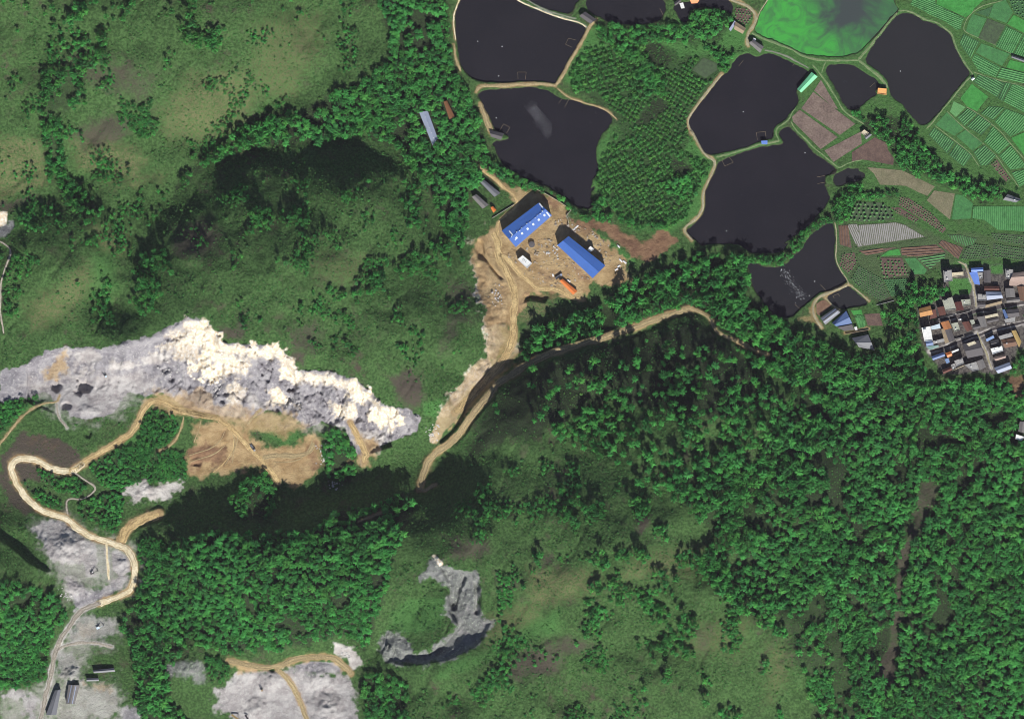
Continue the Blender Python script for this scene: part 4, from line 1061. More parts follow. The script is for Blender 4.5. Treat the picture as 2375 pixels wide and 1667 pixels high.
# ------------------------------------------------------------------ vegetation regions (used for the forest floor as well)
TREES = [  # key, layout, density, rmin, rmax, star share, clump
    ('village_wood', 1.0, 3.2, 7.2, 0.6, 'F', '1840 870 1950 830 2090 855 2240 850 2330 840 2330 1640 1960 1640 1900 1500 1880 1400 1840 1280 1800 1200 1780 1100 1780 980'),
    ('village_wood', 0.80, 2.8, 6.6, 0.6, 'F', '1780 880 1860 860 1830 980 1850 1120 1890 1260 1940 1400 1960 1520 2000 1640 1830 1640 1800 1500 1750 1400 1690 1300 1640 1250 1620 1150 1680 1050 1720 960'),
    ('track_wood', 0.95, 3.4, 7.0, 0.65, 'F', '1195 735 1330 690 1420 680 1500 650 1560 640 1680 650 1720 720 1780 760 1850 760 1900 800 1990 830 1800 870 1700 830 1640 770 1580 690 1500 700 1400 740 1300 765 1220 800 1190 830 1150 850'),
    ('track_wood', 0.8, 3.8, 7.0, 0.6, 'F', '1350 680 1400 640 1480 600 1560 565 1640 570 1740 590 1700 640 1560 650 1420 690'),
    ('track_wood', 0.95, 4.0, 7.0, 0.5, 'Y4', '-60 480 420 550 470 760 450 900 620 1030 640 1150 880 1260 1100 1440 1250 1650 700 1650 400 1510 100 1390 -60 1150'),
    ('lake_wood', 1.0, 3.0, 6.2, 0.55, 'F', '830 -30 1000 -30 1005 100 1020 160 1050 200 1075 270 1085 320 1100 360 1150 390 1100 415 1050 425 1050 500 1030 560 990 500 970 430 920 380 890 330 820 300 720 320 620 335 560 310 600 270 680 245 760 205 830 175 870 130 880 80'),
    ('lake_wood', 0.9, 3.0, 5.0, 0.5, 'Y1', '850 60 1100 200 1300 300 1500 380 1700 470 1950 600 2100 740 2296 880 2296 960 2130 860 1800 640 1480 460 1200 470 1000 380 800 200'),
    ('quarry_wood', 1.0, 3.0, 6.4, 0.6, 'F', '395 1215 480 1190 600 1195 700 1185 760 1140 830 1135 900 1105 935 1130 920 1180 880 1250 865 1330 840 1400 825 1450 760 1420 640 1455 520 1465 430 1440 390 1480 375 1560 440 1640 330 1640 300 1560 300 1480 270 1400 310 1330 330 1260'),
    ('yard_wood', 0.95, 3.2, 5.5, 0.4, 'F', '-30 1290 60 1310 125 1330 150 1380 115 1440 100 1500 -30 1530'),
    ('yard_wood', 0.8, 3.0, 5.0, 0.3, 'X3', '-60 1100 380 900 520 950 480 1200 200 1270 -60 1290'),
    ('hill_trees', 0.22, 2.8, 5.5, 0.15, 'F', '-30 -30 560 -30 560 60 450 140 380 80 300 90 250 130 200 160 150 110 60 120 -30 150'),
    ('hill_trees', 0.75, 2.6, 4.8, 0.15, 'F', '95 160 190 150 195 230 140 260 140 300 150 400 110 380 95 300'),
    ('hill_trees', 0.7, 2.4, 4.2, 0.15, 'F', '110 350 160 400 240 470 200 520 150 450 110 420'),
    ('hill_trees', 0.12, 2.2, 3.6, 0.1, 'F', '180 230 400 200 420 300 350 340 220 300'),
    ('hill_trees', 0.85, 3.2, 5.6, 0.3, 'F', '540 285 640 250 680 270 650 310 560 335 470 365 430 410 390 440 420 380 500 325'),
    ('hill_trees', 0.45, 2.4, 4.2, 0.15, 'F', '250 560 370 560 400 620 360 700 260 730 200 720 230 640'),
    ('ridge_trees', 0.55, 2.6, 5.0, 0.3, 'W2', '1100 950 1400 800 1550 730 1650 620 1900 620 2030 720 1980 830 1600 960 1300 1060 900 1100'),
    ('ridge_trees', 0.05, 2.4, 4.6, 0.3, 'F', '540 400 950 400 1040 600 1050 760 920 870 820 800 640 770 520 740 560 560'),
    ('slope_trees', 0.38, 4.2, 7.5, 0.9, 'F', '1180 890 1290 860 1380 810 1480 790 1600 770 1700 850 1780 900 1730 1050 1640 1150 1480 1120 1380 1040 1250 980'),
    ('slope_trees', 0.14, 3.6, 6.4, 0.95, 'F', '1110 900 1220 840 1360 790 1520 740 1600 770 1400 850 1250 930 1120 1000'),
    ('slope_trees', 0.16, 3.4, 6.0, 0.9, 'F', '1190 900 1300 850 1500 780 1600 770 1700 850 1780 900 1730 1050 1640 1150 1480 1120 1380 1040 1250 980'),
    ('slope_trees', 0.75, 3.6, 6.0, 0.6, 'F', '1480 1080 1640 1000 1700 1080 1640 1160 1640 1260 1720 1330 1780 1450 1650 1360 1560 1270 1600 1200'),
    ('crest_trees', 0.14, 2.6, 5.5, 0.4, 'F', '1300 1080 1480 1120 1600 1250 1700 1420 1780 1612 1450 1612 1400 1400 1250 1380 1200 1250'),
    ('crest_trees', 0.16, 1.5, 3.4, 0.2, 'F', '1000 1150 1100 1060 1250 1020 1480 1120 1600 1250 1700 1420 1800 1640 1000 1640 1100 1500 1120 1300'),
    ('ridge_trees', 0.13, 1.4, 3.2, 0.15, 'F', '420 480 560 400 950 400 1040 560 1060 760 960 880 820 800 640 770 480 700'),
    ('hill_trees', 0.13, 1.4, 3.4, 0.1, 'F', '-30 -30 820 -30 800 150 640 230 420 400 300 560 240 740 -30 740'),
    ('crest_trees', 0.6, 3.0, 5.5, 0.4, 'W5', '900 1000 1200 1000 1250 1250 1150 1400 1000 1350 900 1250'),
    ('field_wood', 1.0, 3.2, 5.5, 0.5, 'Z7', '210 110 480 140 650 130 800 190 890 300 880 480 1080 580 1160 700 1240 850 1480 910 1600 990 1890 1010 2040 1100 1930 1220 1650 1240 1500 1120 1250 1040 1050 920 750 890 610 760 510 620 490 520 340 420 270 330 190 200'),
    ('pond_hedge', 0.95, 2.8, 4.6, 0.4, 'Y4', '1330 0 1450 60 1440 85 1280 130 1100 250 1060 400 900 490 820 590 600 600 560 560 440 530 440 470 700 480 850 410 950 290 1130 130'),
    ('pond_hedge', 0.9, 2.6, 4.4, 0.3, 'Z8', '1990 1000 2120 900 2267 890 2267 1300 2000 1340 1900 1280 1940 1100'),
    ('pond_hedge', 0.8, 2.4, 4.0, 0.3, 'W7', '130 330 200 120 400 20 900 30 880 100 640 110 420 110 330 330 200 380'),
    ('pond_hedge', 0.7, 2.2, 3.6, 0.2, 'Z5', '1340 830 1420 960 1520 1160 1580 1280 1750 1310 1800 1420 1700 1440 1560 1330 1440 1140'),
    ('village_garden', 0.95, 2.8, 5.0, 0.5, 'Y5', '-60 620 300 700 700 790 950 830 970 940 700 1040 450 1130 200 1180 100 1150 0 1000'),
    ('village_garden', 0.9, 3.4, 7.2, 0.65, 'F', '1840 800 1900 790 1960 800 2010 760 2050 750 2075 830 2110 870 2180 865 2180 890 1980 880 1850 870'),
    ('village_garden', 0.7, 2.4, 4.4, 0.4, 'Y7', '1500 560 2050 500 2150 700 2150 950 1600 800 1530 800'),
    ('village_garden', 0.75, 3.0, 6.0, 0.6, 'F', '1940 810 2060 790 2080 860 2130 880 2200 860 2260 870 2270 900 2200 900 1990 850'),
    ('village_garden', 0.7, 2.6, 4.6, 0.4, 'Y6', '2080 1050 2330 950 2330 1280 2080 1250'),
    ('orchard_edge', 0.95, 2.8, 5.0, 0.35, 'Z4', '420 300 640 260 860 310 1000 290 1250 290 1450 300 1560 130 1750 90 1980 150 2040 230 1980 330 1850 450 1500 540 1250 480 1000 520 700 560 480 480'),
    ('orchard_edge', 0.8, 2.8, 4.8, 0.35, 'Z4', '840 860 1050 700 1150 850 1250 1000 1250 1100 950 1130 880 980'),
    ('orchard_edge', 0.8, 2.8, 4.8, 0.35, 'Z4', '600 520 860 530 930 600 820 700 640 620'),
    ('orchard_edge', 0.8, 2.8, 4.6, 0.35, 'Z8', '-120 880 100 820 280 800 350 1000 200 1080 0 1000'),
    ('orchard_edge', 0.9, 2.8, 4.6, 0.3, 'Y3', '560 330 800 440 850 200 950 140 1050 300 1200 480 1400 580 1650 590 1820 540 1700 500 1500 520 1200 380 1050 480 800 480 600 400'),
    ('orchard_edge', 0.8, 2.4, 4.0, 0.4, 'Z4', '1670 540 1800 520 1950 600 2080 600 1980 720 1960 850 1850 860 1840 700'),
    ('quarry_scrub', 0.9, 1.8, 3.4, 0.2, 'X2', '900 260 1300 80 1700 40 1960 150 1990 400 1900 430 1500 460 1300 540 1100 500 1000 360'),
    ('quarry_scrub', 0.8, 1.8, 3.2, 0.2, 'X1', '1580 1060 1750 1010 1920 1180 1890 1400 1760 1540 1470 1480 1500 1250'),
    ('quarry_scrub', 0.8, 2.0, 3.6, 0.2, 'X2', '900 560 1300 560 1320 650 1300 830 1260 1000 1150 980 1000 880 850 860 830 720'),
    ('quarry_scrub', 0.75, 1.8, 3.2, 0.2, 'X2', '380 280 620 350 850 370 980 470 820 600 600 540 420 400'),
    ('quarry_scrub', 0.7, 1.8, 3.2, 0.2, 'X2', '250 440 400 520 640 660 680 780 450 720 300 540'),
    ('quarry_scrub', 0.95, 2.4, 4.4, 0.3, 'X5', '1580 20 1700 -20 1950 50 2000 180 1900 330 1980 450 1880 520 1650 480 1620 250'),
    ('quarry_scrub', 0.9, 2.4, 4.4, 0.2, 'X5', '830 480 1000 440 1120 600 1080 800 1000 930 700 900 600 700'),
    ('quarry_scrub', 0.8, 2.0, 3.8, 0.3, 'X2', '1450 1080 1600 1020 1770 1100 1700 1280 1500 1400 1460 1250'),
    ('quarry_scrub', 0.7, 1.8, 3.0, 0.2, 'X1', '1290 650 1370 640 1400 780 1480 870 1400 860 1290 800'),
    ('quarry_scrub', 0.8, 1.8, 3.2, 0.2, 'X1', '0 1000 200 890 430 850 470 940 280 1030 120 1200 0 1300'),
    ('quarry_scrub', 0.7, 2.2, 4.0, 0.3, 'X6', '100 950 330 930 390 1100 350 1200 200 1230 130 1180'),
    ('quarry_scrub', 0.9, 3.0, 5.5, 0.4, 'X6', '1780 1150 2000 1100 2296 1250 2296 1650 1830 1650 1780 1400'),
    ('quarry_scrub', 0.5, 2.4, 4.4, 0.4, 'F', '1030 1530 1240 1440 1330 1350 1380 1370 1250 1480 1080 1560 980 1590'),
]
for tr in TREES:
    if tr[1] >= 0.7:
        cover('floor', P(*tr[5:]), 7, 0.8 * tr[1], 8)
# a bare brown valley through the big wood
CLEAR = np.zeros((NX, NY), np.float32)
for zn, s in (('W4', '1500 1060 1640 1100 1600 1240 1400 1599 1330 1590 1440 1250'), ('W6', '1140 60 1230 40 1150 350 1100 600 1080 1000 1030 1340 870 1250 1000 1000 1040 600 1090 300')):
    pts = P(zn, s)
    sx, sy = box_slice(pts, 8)
    m = 1 - smooth(-2, 3, sdf(XX[sx, sy], YY[sx, sy], pts) + EDGE[sx, sy] * 4)
    CLEAR[sx, sy] = np.maximum(CLEAR[sx, sy], m)
COV['floor'] *= 1 - CLEAR
ORCHARD = P('F', '1320 130 1370 100 1480 110 1530 150 1600 130 1640 160 1600 220 1560 290 1545 330 1590 370 1560 440 1540 480 1500 515 1400 490 1350 450 1340 400 1350 350 1385 300 1395 262 1330 205 1275 180')

# ------------------------------------------------------------------ the ground: one sheet
me = bpy.data.meshes.new('ground')
nv = NX * NY
co = np.stack([XX, YY, Z], -1).reshape(-1, 3).astype(np.float32)
idx = np.arange(nv).reshape(NX, NY)
quads = np.stack([idx[:-1, :-1], idx[1:, :-1], idx[1:, 1:], idx[:-1, 1:]], -1).reshape(-1, 4)
me.vertices.add(nv)
me.vertices.foreach_set('co', co.ravel())
me.loops.add(quads.size)
me.loops.foreach_set('vertex_index', quads.ravel().astype(np.int32))
me.polygons.add(len(quads))
me.polygons.foreach_set('loop_start', (np.arange(len(quads)) * 4).astype(np.int32))
me.polygons.foreach_set('use_smooth', np.ones(len(quads), bool))
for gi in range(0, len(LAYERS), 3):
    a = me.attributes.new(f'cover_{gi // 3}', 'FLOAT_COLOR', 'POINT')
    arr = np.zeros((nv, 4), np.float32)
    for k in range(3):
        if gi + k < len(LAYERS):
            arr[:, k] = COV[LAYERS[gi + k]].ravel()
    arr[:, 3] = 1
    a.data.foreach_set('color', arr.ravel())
me.update(calc_edges=True)
me.materials.append(M['terrain'])
structure(link('ground', me))

# ------------------------------------------------------------------ ponds
for look, pts, lvl in ponds:
    n = len(pts)
    if ((pts[:, 0] * np.roll(pts[:, 1], -1)) - (np.roll(pts[:, 0], -1) * pts[:, 1])).sum() < 0:
        pts = pts[::-1]
    tn = np.roll(pts, -1, 0) - np.roll(pts, 1, 0)
    nrm = np.stack([tn[:, 1], -tn[:, 0]], 1) / np.maximum(np.hypot(tn[:, 0], tn[:, 1]), 1e-6)[:, None]
    q = pts + nrm * 1.2
    structure(link('pond', mesh_of('pond', [(x, y, lvl) for x, y in q], [list(range(n))], M[look])))


# ------------------------------------------------------------------ fields with their crop rows
def clip_rows(pts, d, spacing):
    d = d / np.hypot(*d)
    nrm = np.array([-d[1], d[0]])
    s = pts @ nrm
    t = pts @ d
    rows = []
    k = s.min() + spacing * 0.6
    n = len(pts)
    while k < s.max() - spacing * 0.3:
        xs = []
        for i in range(n):
            a, b = s[i], s[(i + 1) % n]
            if (a > k) != (b > k):
                f = (k - a) / (b - a)
                xs.append(t[i] + f * (t[(i + 1) % n] - t[i]))
        xs.sort()
        for a, b in zip(xs[0::2], xs[1::2]):
            if b - a > 1.6:
                rows.append((d * (a + 0.5) + nrm * k, d * (b - 0.5) + nrm * k))
        k += spacing
    return rows


for fd, pts, lvl in fields:
    if ((pts[:, 0] * np.roll(pts[:, 1], -1)) - (np.roll(pts[:, 0], -1) * pts[:, 1])).sum() < 0:
        pts = pts[::-1]
    n = len(pts)
    vv = [(x, y, lvl) for x, y in pts] + [(x, y, lvl - 1.2) for x, y in pts]
    ff = [list(range(n))] + [[i, i + n, (i + 1) % n + n, (i + 1) % n] for i in range(n)]
    fo = structure(link('field', mesh_of('field', vv, ff, M[fd[0]])))
    if fd[1]:
        r = fd[2]
        dp = P(fd[4], f'{r[0]} {r[1]} {r[2]} {r[3]}')
        dvec = dp[1] - dp[0]
        rows = clip_rows(pts, dvec, fd[3] * MPP)
        V, Fc = [], []
        sp = fd[3] * MPP
        if fd[1] in ('row', 'film'):
            for a, b in rows:
                L = np.hypot(*(b - a))
                m = max(int(L / 5), 1)
                dn = (b - a) / L
                nn = np.array([-dn[1], dn[0]]) * sp * (0.27 if fd[1] == 'row' else 0.30)
                base = len(V)
                for q in range(m + 1):
                    c = a + (b - a) * q / m
                    hgt = (0.55 if fd[1] == 'row' else 0.22) * random.uniform(0.8, 1.2)
                    wv = random.uniform(0.75, 1.2)
                    l, rr = c - nn * wv, c + nn * wv
                    V += [(l[0], l[1], lvl - 0.02), (l[0] * .6 + rr[0] * .4, l[1] * .6 + rr[1] * .4, lvl + hgt), (l[0] * .4 + rr[0] * .6, l[1] * .4 + rr[1] * .6, lvl + hgt), (rr[0], rr[1], lvl - 0.02)]
                for q in range(m):
                    for s in range(3):
                        i = base + q * 4 + s
                        Fc.append([i, i + 4, i + 5, i + 1])
            mm = M['croprow'] if fd[1] == 'row' else M['film']
            if fd[0] == 'clay':
                mm = M['red']
            o = link('crop_rows' if fd[1] == 'row' and fd[0] != 'clay' else 'mulch_beds', mesh_of('crop_rows', V, Fc, mm), fo)
        else:
            big = fd[1] == 'bush'
            for a, b in rows:
                L = np.hypot(*(b - a))
                m = max(int(L / (sp * 1.1)), 1)
                for q in range(m + 1):
                    if random.random() < 0.13:
                        continue
                    c = a + (b - a) * (q + random.uniform(-.15, .15)) / m
                    rad = sp * random.uniform(0.30, 0.46)
                    hh = rad * (1.5 if big else 1.2)
                    base = len(V)
                    V.append((c[0], c[1], lvl + hh))
                    ph = random.random()
                    for e in range(6):
                        r2 = rad * random.uniform(0.7, 1.15)
                        V.append((c[0] + math.cos(e * 1.047 + ph) * r2, c[1] + math.sin(e * 1.047 + ph) * r2, lvl + hh * 0.35))
                    V.append((c[0], c[1], lvl - 0.05))
                    for e in range(6):
                        Fc.append([base, base + 1 + e, base + 1 + (e + 1) % 6])
                        Fc.append([base + 7, base + 1 + (e + 1) % 6, base + 1 + e])
            o = link('crop_plants', mesh_of('crop_plants', V, Fc, M['dots']), fo)
        stuff(o)

# ------------------------------------------------------------------ roads, tracks and paths, draped on the ground
RMAT = {'pale': 'palepath', 'olive': 'olivepath'}
for rd, pts, w in roads:
    seg = np.concatenate([[0], np.cumsum(np.hypot(*np.diff(pts, axis=0).T))])
    n = max(int(seg[-1] / 2.0), 3)
    s_ = np.linspace(0, seg[-1], n)
    cen = np.stack([np.interp(s_, seg, pts[:, 0]), np.interp(s_, seg, pts[:, 1])], 1)
    tn = np.gradient(cen, axis=0)
    nn = np.stack([-tn[:, 1], tn[:, 0]], 1) / np.maximum(np.hypot(tn[:, 0], tn[:, 1]), 1e-6)[:, None]
    K = 9 if w > 4 else 5
    wl = w * 0.53 * (1 + 0.42 * vnoise(s_, s_ * 0 + w, 9, 5) + 0.18 * vnoise(s_, s_ * 0, 3.1, 6))
    wr = w * 0.53 * (1 + 0.42 * vnoise(s_, s_ * 0 + w, 8, 15) + 0.18 * vnoise(s_, s_ * 0, 3.1, 16))
    taper = np.clip(np.minimum(s_, seg[-1] - s_) / 3.0 + 0.45, 0, 1)
    V = []
    for k in range(K):
        f = k / (K - 1)
        off = (-wl * (1 - f) + wr * f) * taper
        p = cen + nn * off[:, None]
        V.append(np.stack([p[:, 0], p[:, 1], H(p[:, 0], p[:, 1]) + (0.14 if 0 < k < K - 1 else -0.30)], 1))
    V = np.stack(V, 1).reshape(-1, 3)
    Fc = [[i * K + k, (i + 1) * K + k, (i + 1) * K + k + 1, i * K + k + 1] for i in range(n - 1) for k in range(K - 1)]
    rme = mesh_of(rd[0], V, Fc, M[RMAT.get(rd[1], rd[1])], True)
    rut = np.tile(np.array([1.0 if (k in (2, 6) if K == 9 else False) else 0.0 for k in range(K)], np.float32), n)
    rme.attributes.new('rut', 'FLOAT', 'POINT').data.foreach_set('value', rut)
    structure(link(rd[0], rme))

# ------------------------------------------------------------------ buildings: footprints first, so that no tree grows through them
# (zone, four roof corners, eaves height m, roof kind, roof look, wall look, name, label, category, extras)
BUILD = [
    ('Y2', '1220 510 1370 390 1860 780 1690 950', 10.5, 'gable', 'blue', 'steel', 'factory_shed', 'plain blue metal roofed factory shed, the one without skylights', 'shed', ''),
    ('Y1', '870 1190 1530 690 1760 920 1120 1480', 11.5, 'gable', 'blue', 'steel', 'factory_shed', 'long blue metal roofed shed dotted with white skylights and vents', 'shed', 'lights'),
    ('Y2', '690 700 760 645 885 750 820 820', 7, 'flat', 'white', 'plaster', 'site_office', 'white flat roofed block on the dirt yard between the blue sheds', 'building', 'vents'),
    ('Y2', '1250 985 1290 955 1490 1120 1430 1170', 3.6, 'gable', 'orange', 'plaster', 'workers_hut', 'long narrow orange roofed hut on the edge of the dirt yard', 'hut', ''),
    ('Y2', '1615 575 1660 522 1712 562 1662 602', 6, 'flat', 'white', 'plaster', 'boiler_house', 'small white block against the side of the plain blue shed', 'building', ''),
    ('Y1', '480 320 560 290 850 520 740 590', 4, 'gable', 'greymetal', 'plaster', 'livestock_shed', 'dark grey long roofed shed by the orange dirt track above the factory', 'shed', ''),
    ('Y1', '340 590 420 540 640 730 530 800', 4.5, 'gable', 'greytile', 'plaster', 'livestock_shed', 'grey ribbed roof shed with a small orange lean-to at its end', 'shed', ''),
    ('Y1', '672 780 712 752 775 822 722 872', 3.2, 'gable', 'orange', 'plaster', 'lean_to', 'small bright orange roofed lean-to beside the grey ribbed shed', 'lean-to', ''),
    ('Z2', '1425 1000 1500 985 1590 1230 1545 1295', 4, 'gable', 'palemetal', 'plaster', 'poultry_shed', 'long pale blue grey shed in the clearing of the lake wood', 'shed', 'dots'),
    ('Z2', '1640 905 1672 895 1742 1040 1692 1060', 3.5, 'gable', 'rust', 'plaster', 'barn', 'rusty brown roofed barn next to the pale poultry shed', 'barn', ''),
    ('Z5', '1170 845 1240 900 1050 1085 1000 1045', 3.6, 'gable', 'mint', 'plaster', 'feed_store', 'bright mint green roofed store on the pond bank', 'building', ''),
    ('Z5', '1945 1030 2050 1040 2045 1112 1938 1098', 3.4, 'flat', 'apricot', 'redwall', 'pond_hut', 'apricot roofed hut at the tip of the grassy dike', 'hut', ''),
    ('Z5', '275 250 405 335 365 400 265 345', 3.5, 'gable', 'tantile', 'plaster', 'pump_house', 'tan roofed house at the bend of the pale pond road', 'house', ''),
    ('Z5', '205 345 270 245 295 265 225 370', 3.2, 'shed', 'palemetal', 'plaster', 'lean_to', 'narrow pale blue lean-to against the tan roofed pond house', 'lean-to', ''),
    ('Z5', '435 505 490 468 612 548 568 622', 4.5, 'gable', 'greytile', 'plaster', 'farmhouse', 'grey tiled farmhouse on the bank below the green algae pond', 'house', ''),
    ('Z5', '490 445 522 458 510 490 478 478', 2.6, 'flat', 'white', 'plaster', 'outhouse', 'tiny white flat roofed outhouse behind the grey tiled farmhouse', 'outhouse', ''),
    ('Z7', '120 335 168 292 232 338 170 372', 4.0, 'flat', 'cream', 'plaster', 'field_house', 'cream flat roofed house at the corner of the ploughed fields', 'house', ''),
    ('Z7', '170 385 240 340 270 362 195 425', 3.2, 'gable', 'greymetal', 'plaster', 'field_barn', 'small grey roofed barn behind the cream field house', 'barn', ''),
    ('Z3', '1730 190 1800 140 1930 230 1862 282', 4, 'gable', 'darktile', 'plaster', 'dike_house', 'dark tiled house where the two pond dikes meet', 'house', ''),
    ('Z4', '1490 -40 1650 -40 1600 40 1530 45', 4, 'gable', 'orange', 'plaster', 'pond_hut', 'orange roofed hut at the top edge of the wooded pond', 'hut', ''),
    ('Z4', '1388 42 1432 32 1452 98 1412 104', 3, 'flat', 'white', 'plaster', 'outhouse', 'small white roofed hut on the islet beside the orange roofed hut', 'hut', ''),
    ('Z4', '1320 40 1390 -10 1410 20 1345 70', 3, 'gable', 'darktile', 'plaster', 'net_store', 'small dark roofed store beside the narrow green causeway', 'store', ''),
    ('Z8', '1085 388 1158 384 1158 430 1090 426', 3.2, 'flat', 'skyblue', 'plaster', 'pond_hut', 'sky blue roofed hut on the dike between two dark ponds', 'hut', ''),
    ('Z2', '2045 1155 2180 1185 2150 1245 2062 1215', 2.6, 'gable', 'darktile', 'plaster', 'boathouse', 'dark roofed boathouse on the sandy pond spit', 'boathouse', ''),
    ('Y7', '400 670 660 490 760 570 490 790', 4, 'gable', 'greymetal', 'plaster', 'pig_shed', 'striped grey metal shed beside the red earth plot', 'shed', 'light'),
    ('Y7', '605 760 860 540 970 770 690 820', 4.2, 'gable', 'blue2', 'plaster', 'tractor_shed', 'blue and grey roofed shed next to the striped grey shed', 'shed', ''),
    ('Y7', '700 835 965 785 1005 878 830 900', 3.6, 'shed', 'darktile', 'plaster', 'farm_store', 'dark lean-to store below the blue roofed shed', 'store', ''),
    ('Y7', '1000 832 1050 822 1062 880 1018 884', 3, 'flat', 'white', 'plaster', 'outhouse', 'tiny white roofed outhouse at the end of the cream yard wall', 'outhouse', ''),
    ('Y7', '960 1025 1250 962 1360 1240 1085 1185', 5, 'gable', 'greymetal', 'plaster', 'drying_barn', 'big grey metal barn in the shade of the village wood', 'barn', ''),
    ('Z7', '2015 1228 2075 1150 2262 1222 2185 1262', 4.5, 'gable', 'greymetal', 'plaster', 'farmhouse', 'grey roofed farmhouse beside the striped green field', 'house', 'tank'),
    ('W8', '990 742 1165 800 1160 836 982 772', 2.6, 'gable', 'greymetal', 'plaster', 'seedling_house', 'long low grey seedling house among the crop rows', 'greenhouse', ''),
    ('W8', '438 1052 478 1030 496 1056 458 1082', 2.6, 'gable', 'mint2', 'plaster', 'pump_hut', 'tiny white pump hut at the corner of the large pond', 'hut', ''),
    # village
    ('Y5', '870 530 1000 520 1015 690 880 710', 9, 'flat', 'concrete', 'plaster', 'village_house', 'tall pale grey flat roofed house at the top of the village', 'house', 'tank pent'),
    ('Y5', '1022 560 1205 545 1205 612 1030 632', 6, 'flat', 'cream', 'plaster', 'village_house', 'low cream terrace roof joined to the tall pale grey house', 'house', ''),
    ('Y5', '1335 565 1470 545 1500 755 1415 742', 5.5, 'shed', 'skyblue', 'plaster', 'village_house', 'tapering sky blue metal roof beside the village lane', 'house', ''),
    ('Y5', '1365 478 1555 468 1555 528 1370 540', 6.2, 'gable', 'skyblue', 'plaster', 'village_house', 'sky blue ridge roof at the head of the village lane', 'house', ''),
    ('Y5', '1472 560 1556 555 1560 650 1502 660', 6, 'flat', 'concrete', 'plaster', 'village_house', 'small grey terrace wedged beside the tapering blue roof', 'house', 'tank'),
    ('Y5', '1580 530 1690 520 1700 720 1590 720', 5, 'gable', 'darktile', 'plaster', 'village_house', 'dark tiled long house east of the blue roofs', 'house', ''),
    ('Y5', '1970 500 2090 510 2090 658 1975 648', 8.5, 'flat', 'concrete', 'plaster', 'village_house', 'pale concrete roofed house attached to the pink roofed hall', 'house', 'tank pent'),
    ('Y5', '2112 570 2330 540 2330 698 2052 700', 9.5, 'gable', 'pinktile', 'plaster', 'village_hall', 'large pinkish roofed hall on the east edge of the village', 'hall', ''),
    ('Y5', '2052 712 2290 704 2290 790 2045 780', 5.5, 'shed', 'pinktile', 'plaster', 'hall_annex', 'low pinkish annex in front of the pink roofed hall', 'annex', ''),
    ('Y5', '1600 800 1840 800 1840 880 1610 880', 4.2, 'gable', 'redtile', 'plaster', 'village_house', 'low red brown tiled house behind the silver metal roof', 'house', ''),
    ('Y5', '1480 940 1610 945 1615 1045 1480 1045', 7, 'flat', 'concrete', 'plaster', 'village_house', 'square grey concrete roof beside the village lane', 'house', 'pent'),
    ('Y5', '1630 900 1870 905 1900 1000 1650 1030', 6.5, 'gable', 'palemetal', 'plaster', 'village_house', 'silver grey metal gable roof above the main street', 'house', ''),
    ('Y5', '1622 1130 1880 1062 1890 1102 1628 1172', 3.6, 'shed', 'tantile', 'plaster', 'gate_house', 'narrow tan gate roof along the north side of the main street', 'gatehouse', ''),
    ('Y5', '1482 1090 1600 1085 1605 1150 1490 1160', 4, 'gable', 'darktile', 'plaster', 'village_house', 'small dark tiled house between the lane and the tan gate roof', 'house', ''),
    ('Y5', '1970 840 2110 840 2130 980 1980 990', 6, 'gable', 'greytile', 'plaster', 'village_house', 'grey tiled house with a courtyard below the pinkish annex', 'house', ''),
    ('Y5', '2180 812 2330 812 2330 1040 2232 1040', 6, 'gable', 'browntile', 'plaster', 'village_house', 'brown tiled wing on the east side of the grey courtyard house', 'house', ''),
    ('Y5', '1992 1030 2222 992 2232 1058 2002 1080', 4.2, 'gable', 'greytile', 'plaster', 'village_house', 'narrow grey tiled wing along the street, below the brown wing', 'house', ''),
    ('Y5', '440 1200 620 1150 660 1290 460 1330', 7.5, 'gable', 'ochretile', 'plaster', 'village_house', 'ochre orange tiled house at the western corner of the village', 'house', ''),
    ('Y5', '668 1225 722 1212 742 1340 625 1370', 4, 'shed', 'redtile', 'plaster', 'lean_to', 'red brown lean-to beside the ochre orange tiled house', 'lean-to', ''),
    ('Y5', '762 1180 868 1160 900 1290 800 1310', 5.5, 'gable', 'redtile', 'plaster', 'village_house', 'narrow red tiled house beside the pale green grey terrace', 'house', ''),
    ('Y5', '855 1050 1010 1000 1075 1195 905 1212', 8, 'flat', 'greengrey', 'plaster', 'village_house', 'wide pale green grey concrete terrace roof', 'house', 'pent'),
    ('Y5', '1062 1090 1178 1068 1218 1208 1092 1222', 5.2, 'gable', 'darkred', 'plaster', 'village_house', 'dark red tiled house between two pale terraces', 'house', ''),
    ('Y5', '1185 1040 1330 1030 1340 1120 1212 1140', 8, 'flat', 'greengrey', 'plaster', 'village_house', 'small pale terrace roof on the corner by the village lane', 'house', 'tank'),
    ('Y6', '485 475 625 450 660 670 530 682', 9, 'flat', 'white', 'plaster', 'village_house', 'tall white roofed house on the west edge of the village', 'house', 'pent'),
    ('Y6', '650 435 785 395 802 465 660 490', 8, 'flat', 'bluewhite', 'plaster', 'village_house', 'small blue white terrace roof beside the tall white house', 'house', ''),
    ('Y6', '832 500 880 482 955 700 892 722', 5, 'gable', 'tantile', 'plaster', 'village_house', 'narrow tan tiled wing closing the white house courtyard', 'house', ''),
    ('Y6', '672 700 862 655 882 702 692 745', 4.6, 'flat', 'concrete', 'plaster', 'village_house', 'low concrete roof on the street side of the white house courtyard', 'house', 'tank'),
    ('Y6', '552 705 660 685 680 760 570 780', 4, 'gable', 'blue2', 'plaster', 'lean_to', 'small blue metal roof below the tall white house', 'lean-to', ''),
    ('Y6', '568 795 760 770 772 800 630 850', 3, 'shed', 'teal', 'plaster', 'lean_to', 'teal grey lean-to on the western end of the lower street', 'lean-to', ''),
